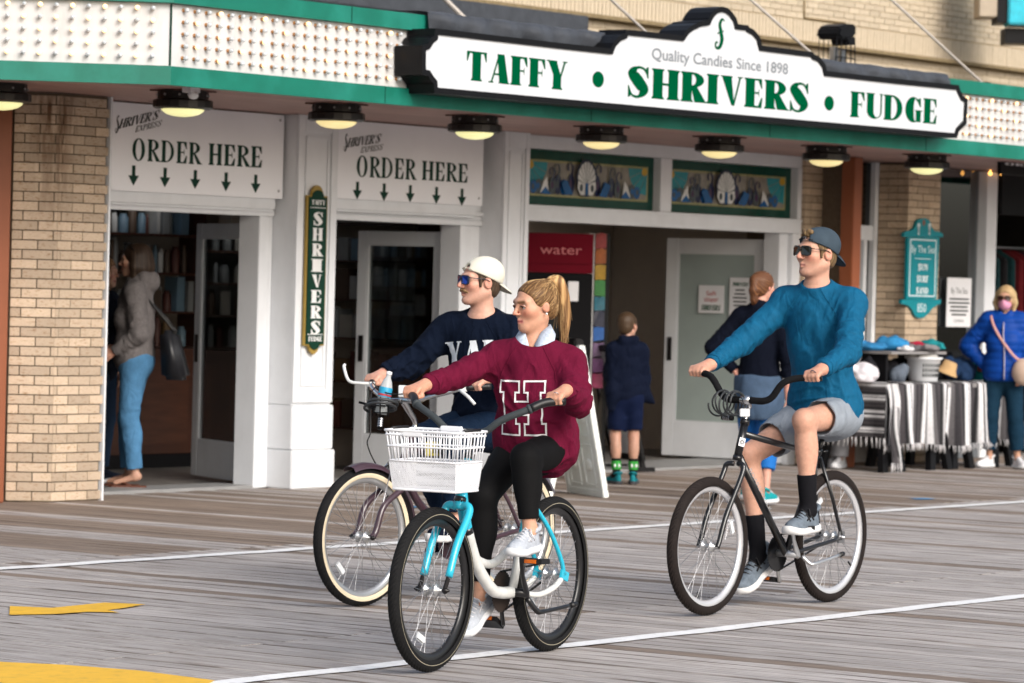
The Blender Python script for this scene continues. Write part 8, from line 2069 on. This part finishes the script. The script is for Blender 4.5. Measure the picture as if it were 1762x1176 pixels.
for i in range(N+1):      # the second blanket over the left end: stripes run level
    t = i/N; row = []
    for j in range(15):
        v = j/14; y = YT0-.03+(YT1-YT0)*v
        if t < .2: x, z = XT0+.35*(1-t/.2)-.03, ZT+.014
        else: x, z = XT0-.035-.02*math.sin(v*14+t*2)*(t-.2), ZT+.014-.50*(t-.2)/.8
        row.append((x, y, z)); cs.append(pat[(i*2+7) % len(pat)])
    g_.append(row)
b2_ = cloth('striped_blanket', 'second striped blanket draped across the left end of the table', g_, cs); fringe(b2_, [V(p_) for p_ in g_[-1]], 34, .09, m_fr)
g_ = []; cs = []; N = 22   # hanging corner
for i in range(N+1):
    t = i/N; row = []
    for j in range(9):
        v = j/8; x = XT0-.05+.02*math.sin(t*8)+(.16+.02*t)*v+.10*t; row.append((x, YT0-.045-.02*math.sin(v*7+t*3), ZT+.004-.72*t)); cs.append(pat[(j*4+i//7+3) % 60])
    g_.append(row)
b3_ = cloth('blanket_corner', 'narrow striped blanket corner trailing almost to the boards at the table', g_, cs); fringe(b3_, [V(p_) for p_ in g_[-1]], 16, .09, m_fr)
def pile(name, label, c, r, col, seed, cat='clothes', amp=.02, fl=.0, grp='folded clothes heaped on the table'):
    c = V(c); r = V(r); F = SDF(c-r-.05, c+r+.05, .010); rr_ = np.random.RandomState(seed)
    F.ell(c, r, None, .02)
    for k in range(6): d = rr_.uniform(-.75,.75,3)*r; F.ell(c+d, r*rr_.uniform(.3,.55,3), None, .03)
    F.noise(amp*.6, 24, seed); F.noise(amp*.45, 48, seed+1, ridge=True); F.plane(c-V((0,0,r[2]*.75)), (0,0,-1), .004); vs, q = F.surf(1)
    o = link(name, np_mesh(name, vs, q, fabric(name+'_%d' % seed, col, .9, var=.2), c), None, None, tuple(c)); tag(o, label, cat, grp); return o
def on(x, y, Y, z=None): p = atY(x, y, Y); return p
Yc = (YT0+YT1)/2
bd = empty('grey_board', (0,0,0), 'flat grey board laid over the clothes on the table', 'board'); pbd = on(1535, 606, Yc); bd.location = pbd
q = MB(); q.box((-.46,-.28,-.012),(.50,.28,.012)); q.build('panel', mat('grey_board', (.22,.21,.21), .6), bd); 
for x_ in (-.40,.44):
    q = MB(); q.box((x_-.02,-.2,ZT-pbd[2]+.004),(x_+.02,.2,-.0125)); q.build('support', m_black, bd)
zb_ = pbd[2]+.012
for (x, w, h, col, sd, lab) in ((1500,.17,.045,(.03,.17,.36),101,'blue shirt folded at the left end of the board'), (1535,.19,.075,(.03,.20,.42),102,'heap of blue shirts on the middle of the board'), (1566,.10,.05,(.36,.02,.05),103,'red garment on the board beside the blue heap'), (1560,.14,.04,(.20,.19,.20),104,'grey garment in front of the blue heap'), (1590,.07,.055,(.02,.25,.28),105,'small teal bundle at the right of the board'), (1528,.06,.03,(.62,.62,.64),106,'white cloth bundle at the front of the board')):
    X = atY(x, 600, Yc)[0]; yy = Yc-(.2 if sd in (104,106) else 0)-(.05 if sd == 105 else 0); pile('clothes_pile', lab, (X, yy, zb_+h*.75), (w,.15 if sd != 106 else .06,h), col, sd)
for (x, yo, w, d_, h, col, sd, lab) in ((1490,-.18,.15,.10,.10,(.60,.58,.62),111,'white and lilac cloth under the board at the table left'), (1512,.02,.22,.16,.10,(.010,.010,.012),112,'black garments stacked under the board'), (1545,-.2,.10,.08,.09,(.10,.12,.15),113,'slate grey folded garment beside the white basket'), (1555,.1,.12,.1,.12,(.012,.012,.014),114,'black bundle right behind the slate garment'),
      (1622,.12,.16,.1,.15,(.008,.009,.012),118,'black garment heap behind the white basket'), (1500,-.02,.10,.12,.13,(.02,.02,.025),119,'charcoal garment behind the white and lilac cloth'), (1668,.14,.15,.1,.14,(.03,.035,.05),122,'dark slate heap behind the navy garment'), (1652,-.05,.17,.15,.12,(.012,.03,.075),115,'navy garment lying right of the white basket'), (1682,-.08,.13,.13,.09,(.02,.26,.26),116,'teal garment at the right end near the blue jacket'), (1692,-.2,.05,.05,.03,(.5,.10,.03),117,'small orange cloth on the teal garment')):
    X = atY(x, 640, Yc+yo)[0]; z0 = ZT+.014 if sd != 117 else ZT+.10; pile('clothes_pile', lab, (X, Yc+yo, z0+h*.75), (w,d_,h), col, sd)
# white laundry basket
lb = empty('laundry_basket', (0,0,0), 'white plastic laundry basket with slotted side on the striped table', 'basket'); X = float(atY(1589, 640, Yc-.16)[0]); lb.location = (X, Yc-.16, ZT+.014)
q = MB(); q.lathe([(.125,0),(.13,.005),(.155,.20),(.175,.205),(.178,.222),(.160,.224),(.150,.20),(.122,.012),(.0,.010)], (0,0,0), (0,0,1), 28); q.build('tub', m_white, lb)
q = MB()
for r_ in range(3):
    for k in range(9):
        a = -2.6+.17*k; z = .045+.045*r_; rr_ = .1335+.128*z*.9; q.obox((rr_*math.cos(a), rr_*math.sin(a), z+.015), V((-math.sin(a),math.cos(a),0))*.007, V((math.cos(a),math.sin(a),0))*.0015, (.0,0,.017))
q.build('slot', m_ink, lb)
pile('towel', 'pale cloth folded over the rim of the white basket', (X, Yc-.16, ZT+.245), (.15,.13,.028), (.5,.49,.47), 121, 'towel', .01, grp=None)
hat = empty('straw_hat', (X+.19, Yc-.30, ZT+.11), 'tan bucket hat hanging on the right rim of the white basket', 'hat'); q = MB(); q.lathe([(.0,.10),(.055,.098),(.065,.085),(.075,.03),(.105,-.02),(.108,-.024),(.07,.028),(.06,.08)], (0,0,0), (.15,-.35,1), 20); q.build('hat_body', fabric('tan_cotton', (.46,.30,.15), .9), hat)
# teal hanging sign on the right pier
ts = empty('teal_sign', (28.7,17.57,1.6), 'teal board with scalloped ends reading By The Sea on the right brick pier', 'sign')
YS2 = 17.565; zp = lambda x, y: XZ(1360+x/3.92, 260+y/3.92, YS2)
half_t = [(1030,580),(1030,560),(1005,545),(975,540),(955,515),(945,485),(935,465),(915,455),(885,455),(862,465),(850,490),(838,520),(815,540),(785,540),(765,555),(765,580)]
body = [(792,583),(1005,583),(985,1000),(785,1000)]
bot_ = [(750,1003),(1015,1003),(1015,1030),(990,1040),(960,1060),(930,1100),(900,1125),(865,1128),(840,1110),(825,1075),(800,1045),(770,1035),(750,1030)]
q = MB(); q.prism([(zp(x,y)[0], YS2, zp(x,y)[1]) for x, y in half_t], (0,.03,0)); sub('top_crest', q, m_teal, ts, fix=True)
q = MB(); q.prism([(zp(x,y)[0], YS2, zp(x,y)[1]) for x, y in body], (0,.03,0)); sub('panel', q, m_teal, ts, fix=True)
q = MB(); q.prism([(zp(x,y)[0], YS2, zp(x,y)[1]) for x, y in bot_], (0,.03,0)); sub('bottom_crest', q, m_teal, ts, fix=True)
q = MB(); (xa_, za_), (xb_, zb2_) = zp(808,592), zp(975,985); m_tl = mat('teal_letter', (.62,.72,.74), .5)
for a, c_ in (((xa_,zb2_),(xb_,zb2_+.012)),((xa_,za_-.012),(xb_,za_)),((xa_,zb2_+.0125),(xa_+.015,za_-.0125)),((xb_-.015,zb2_+.0125),(xb_,za_-.0125))): q.box((a[0],YS2-.002,a[1]),(c_[0],YS2-.0002,c_[1]))
xm_ = (xa_+xb_)/2; h_ = za_-zb2_
plain_text(q, 'By The Sea', (xm_,YS2,za_-h_*.235), EX, EZ, NY, h_*.13, (xb_-xa_)*.90, .0015, centre=True)
q.box((xm_-.15,YS2-.002,za_-h_*.345),(xm_+.15,YS2-.0002,za_-h_*.335))
for k, w_ in enumerate(('SUN','SURF','SAND')): lettering(q, w_, (xm_-(.085,.105,.11)[k],YS2,za_-h_*(.545+.205*k)), EX, EZ, NY, h_*.115, (.17,.21,.22)[k], S=.3, t=.14, sf=.03)
c5 = zp(885,1055); plain_text(q, '850', (c5[0],YS2,c5[1]-.045), EX, EZ, NY, .085, .16, .0015, centre=True)
for u_ in (865, 938):
    c5 = zp(u_, 528)
    for r0, z_ in ((.026,.045),(.020,.012),(.014,-.02),(.018,-.045)): q.poly([(c5[0]+r0*math.cos(t), YS2-.0015-.0001*u_/900, c5[1]+z_*.8+.022*math.sin(t)) for t in np.linspace(0, 2*PI, 11)[:-1]])
sub('letters', q, m_tl, ts)
q = MB(); c5 = zp(900,485); q.poly([(c5[0]+.022*math.cos(t), YS2-.001, c5[1]+.03*math.sin(t)) for t in np.linspace(0, 2*PI, 17)[:-1]]); sub('hanging_hole', q, m_brown, ts)
# paper sign in the window
pn = empty('window_notice', (0,0,0), 'white By The Sea notice hanging inside the right window above the table', 'notice'); (xa_, za_), (xb_, zb2_) = XZ(1630,478,17.9), XZ(1669,563,17.9); pn.location = ((xa_+xb_)/2, 17.9, (za_+zb2_)/2)
w_, h_ = (xb_-xa_)/2, (za_-zb2_)/2; q = MB(); q.box((-w_,-.004,-h_),(w_,.004,h_)); q.build('sheet', m_paper, pn)
q = MB(); plain_text(q, 'By The Sea', (0,-.004,h_*.36), EX, EZ, NY, .06, w_*1.35, .001, centre=True); plain_text(q, 'OPEN', (0,-.004,-h_*.82), EX, EZ, NY, .03, w_*.8, .001, centre=True)
for k in range(5): wl = (.8,.85,.7,.75,.6)[k]*w_; z = h_*(.10-.16*k); q.box((-wl,-.006,z),(wl,-.0045,z+.018))
q.build('print', m_ink, pn)
# A-frame board
af = empty('a_frame_sign', (0,0,0), 'white moulded A-frame pavement sign standing behind the woman in maroon', 'sign'); g0, g1 = atZ(1044, 857, 0), atZ(952, 843, 0)
d_ = unit((g1-g0)*V((1,1,0))); wd_ = .66; nrm = V((d_[1], -d_[0], 0)); nrm = -nrm if nrm[0] > 0 else nrm
af.location = tuple(g0+d_*wd_/2); Hh = 1.16
def aboard(s, m_face, nm, m_edge):
    base = nrm*(0 if s < 0 else .48); top = nrm*.24+V((0,0,Hh)); up_ = unit(top-base); LL = np.linalg.norm(top-base); n2 = unit(np.cross(d_, up_)); n2 = n2 if n2@nrm*(-s) < 0 else -n2
    q = MB()
    for v0, v1, u0, u1 in ((.0,.06,-.5,.5),(LL-.07,LL,-.5,.5),(.0601,LL-.0701,-.5,-.40),(.0601,LL-.0701,.40,.5)): q.obox(base+d_*wd_*(u0+u1)/2+up_*(v0+v1)/2, d_*wd_*(u1-u0)/2, up_*(v1-v0)/2, n2*.022)
    o = q.build(nm, m_edge, af, bevel=.006)
    q = MB(); q.obox(base+up_*LL/2, d_*wd_*.40, up_*(LL/2-.06), n2*.010); q.build('face_panel', m_face, af)
    q = MB()
    for sgn_, (u, v, a, b_) in [(g_, t_) for g_ in (-1, 1) for t_ in ((-.2,.22,.13,.14),(.2,.22,.13,.14),(-.2,.55,.13,.13),(.2,.55,.13,.13),(-.2,.85,.13,.12),(.2,.85,.13,.12))]:
        for uu, vv, aa, bb2 in ((u-a,v,.008,b_),(u+a,v,.008,b_),(u,v-b_,a,.008),(u,v+b_,a,.008)): q.obox(base+d_*wd_*uu+up_*(LL*vv/1.05)+n2*.012*sgn_, d_*wd_*aa, up_*bb2, n2*.008)
        q.lathe([(.05,.0),(.045,.012),(.03,.014),(.0,.014)], base+d_*wd_*u+up_*(LL*v/1.05)+n2*.010*sgn_, n2*sgn_, 14)
    q.build('moulding', m_edge, af, fix=True)
m_plw = mat('white_plastic', (.78,.81,.79), .5, var=.05, dirt=.12, mixscale=8)
aboard(-1, m_plw, 'right_board', m_plw); aboard(1, m_plw, 'left_board', m_plw)
q = MB(); q.obox(nrm*.24+V((0,0,Hh+.02)), d_*wd_*.42, nrm*.04, (0,0,.03)); q.build('hinge_top', m_black, af, bevel=.012)
ps = empty('poster_stand', (0,0,0), 'black framed poster stand with white sheet just behind the white A-frame sign', 'sign'); g2 = atZ(1059, 806, 0); ps.location = tuple(g2)
up_ = unit(nrm*.30+V((0,0,1.12))); LL = 1.14; n2 = unit(np.cross(d_, up_)); n2 = n2 if n2[0] < 0 else -n2
q = MB()
for v0, v1, u0, u1 in ((.10,.16,-.02,.62),(LL-.06,LL,-.02,.62),(.1601,LL-.0601,-.02,.03),(.1601,LL-.0601,.57,.62)): q.obox(-d_*(u0+u1)/2+up_*(v0+v1)/2, d_*(u1-u0)/2, up_*(v1-v0)/2, n2*.02)
q.build('frame', m_black, ps, bevel=.008)
q = MB(); q.obox(-d_*.30+up_*(LL/2+.05), d_*.268, up_*(LL/2-.11), n2*.012); q.build('poster', m_paper, ps)
for u_ in (.02, .56):
    q = MB(); q.obox(-d_*u_+up_*.06, d_*.02, up_*.06, n2*.02); q.obox(-d_*u_+V((0,0,.02)), d_*.025, nrm*.10, (0,0,.02)); q.build('foot', m_black, ps)
q = MB(); c5 = atZ(1581, 858, .006); q.poly([tuple(c5+V((a, b_, 0))) for a, b_ in ((-.10,-.05),(.07,-.12),(.10,-.02),(-.05,.06))]); tag(q.build('paint_mark', mat('blue_paint', (.01,.25,.55), .6), None), 'small blue paint mark on the boards before the table', kind='structure')
q = MB(); c5 = atZ(706, 872, .006); q.poly([tuple(c5+V((a, b_, 0))) for a, b_ in ((-.05,-.05),(.05,-.09),(.08,-.0),(-.03,.05))]); tag(q.build('paint_mark', mat('blue_paint', (.01,.25,.55), .6), None), 'small blue paint mark on the boards behind the front riders', kind='structure')

# ================================================================== every loose piece of a named part gets an object of its own
for o in list(COL.objects):
    if o.type == 'MESH' and o.parent is not None and o.name.split('.')[0] in ('door_jamb','dropout','basket_clip','screw','seat_stays','chain_stays','rear_stays','handle_grip','axle_nut','transom_frame','transom_sill','hinge','handle','headset','clip','pedal_reflector','seam','door_header','partition','print','small_letters','price_card','glazing_bead','panel_frame','bead','bracket','slot','letters','wire_legs','stripe','plate_mark','frame_letters','fork_letters','logo_letters','band_letters'):
        if o.name.split('.')[0] in ('print','small_letters','slot','letters','wire_legs','stripe','plate_mark','frame_letters','fork_letters','logo_letters','band_letters'): o['kind'] = 'stuff'; continue
        split_loose(o)
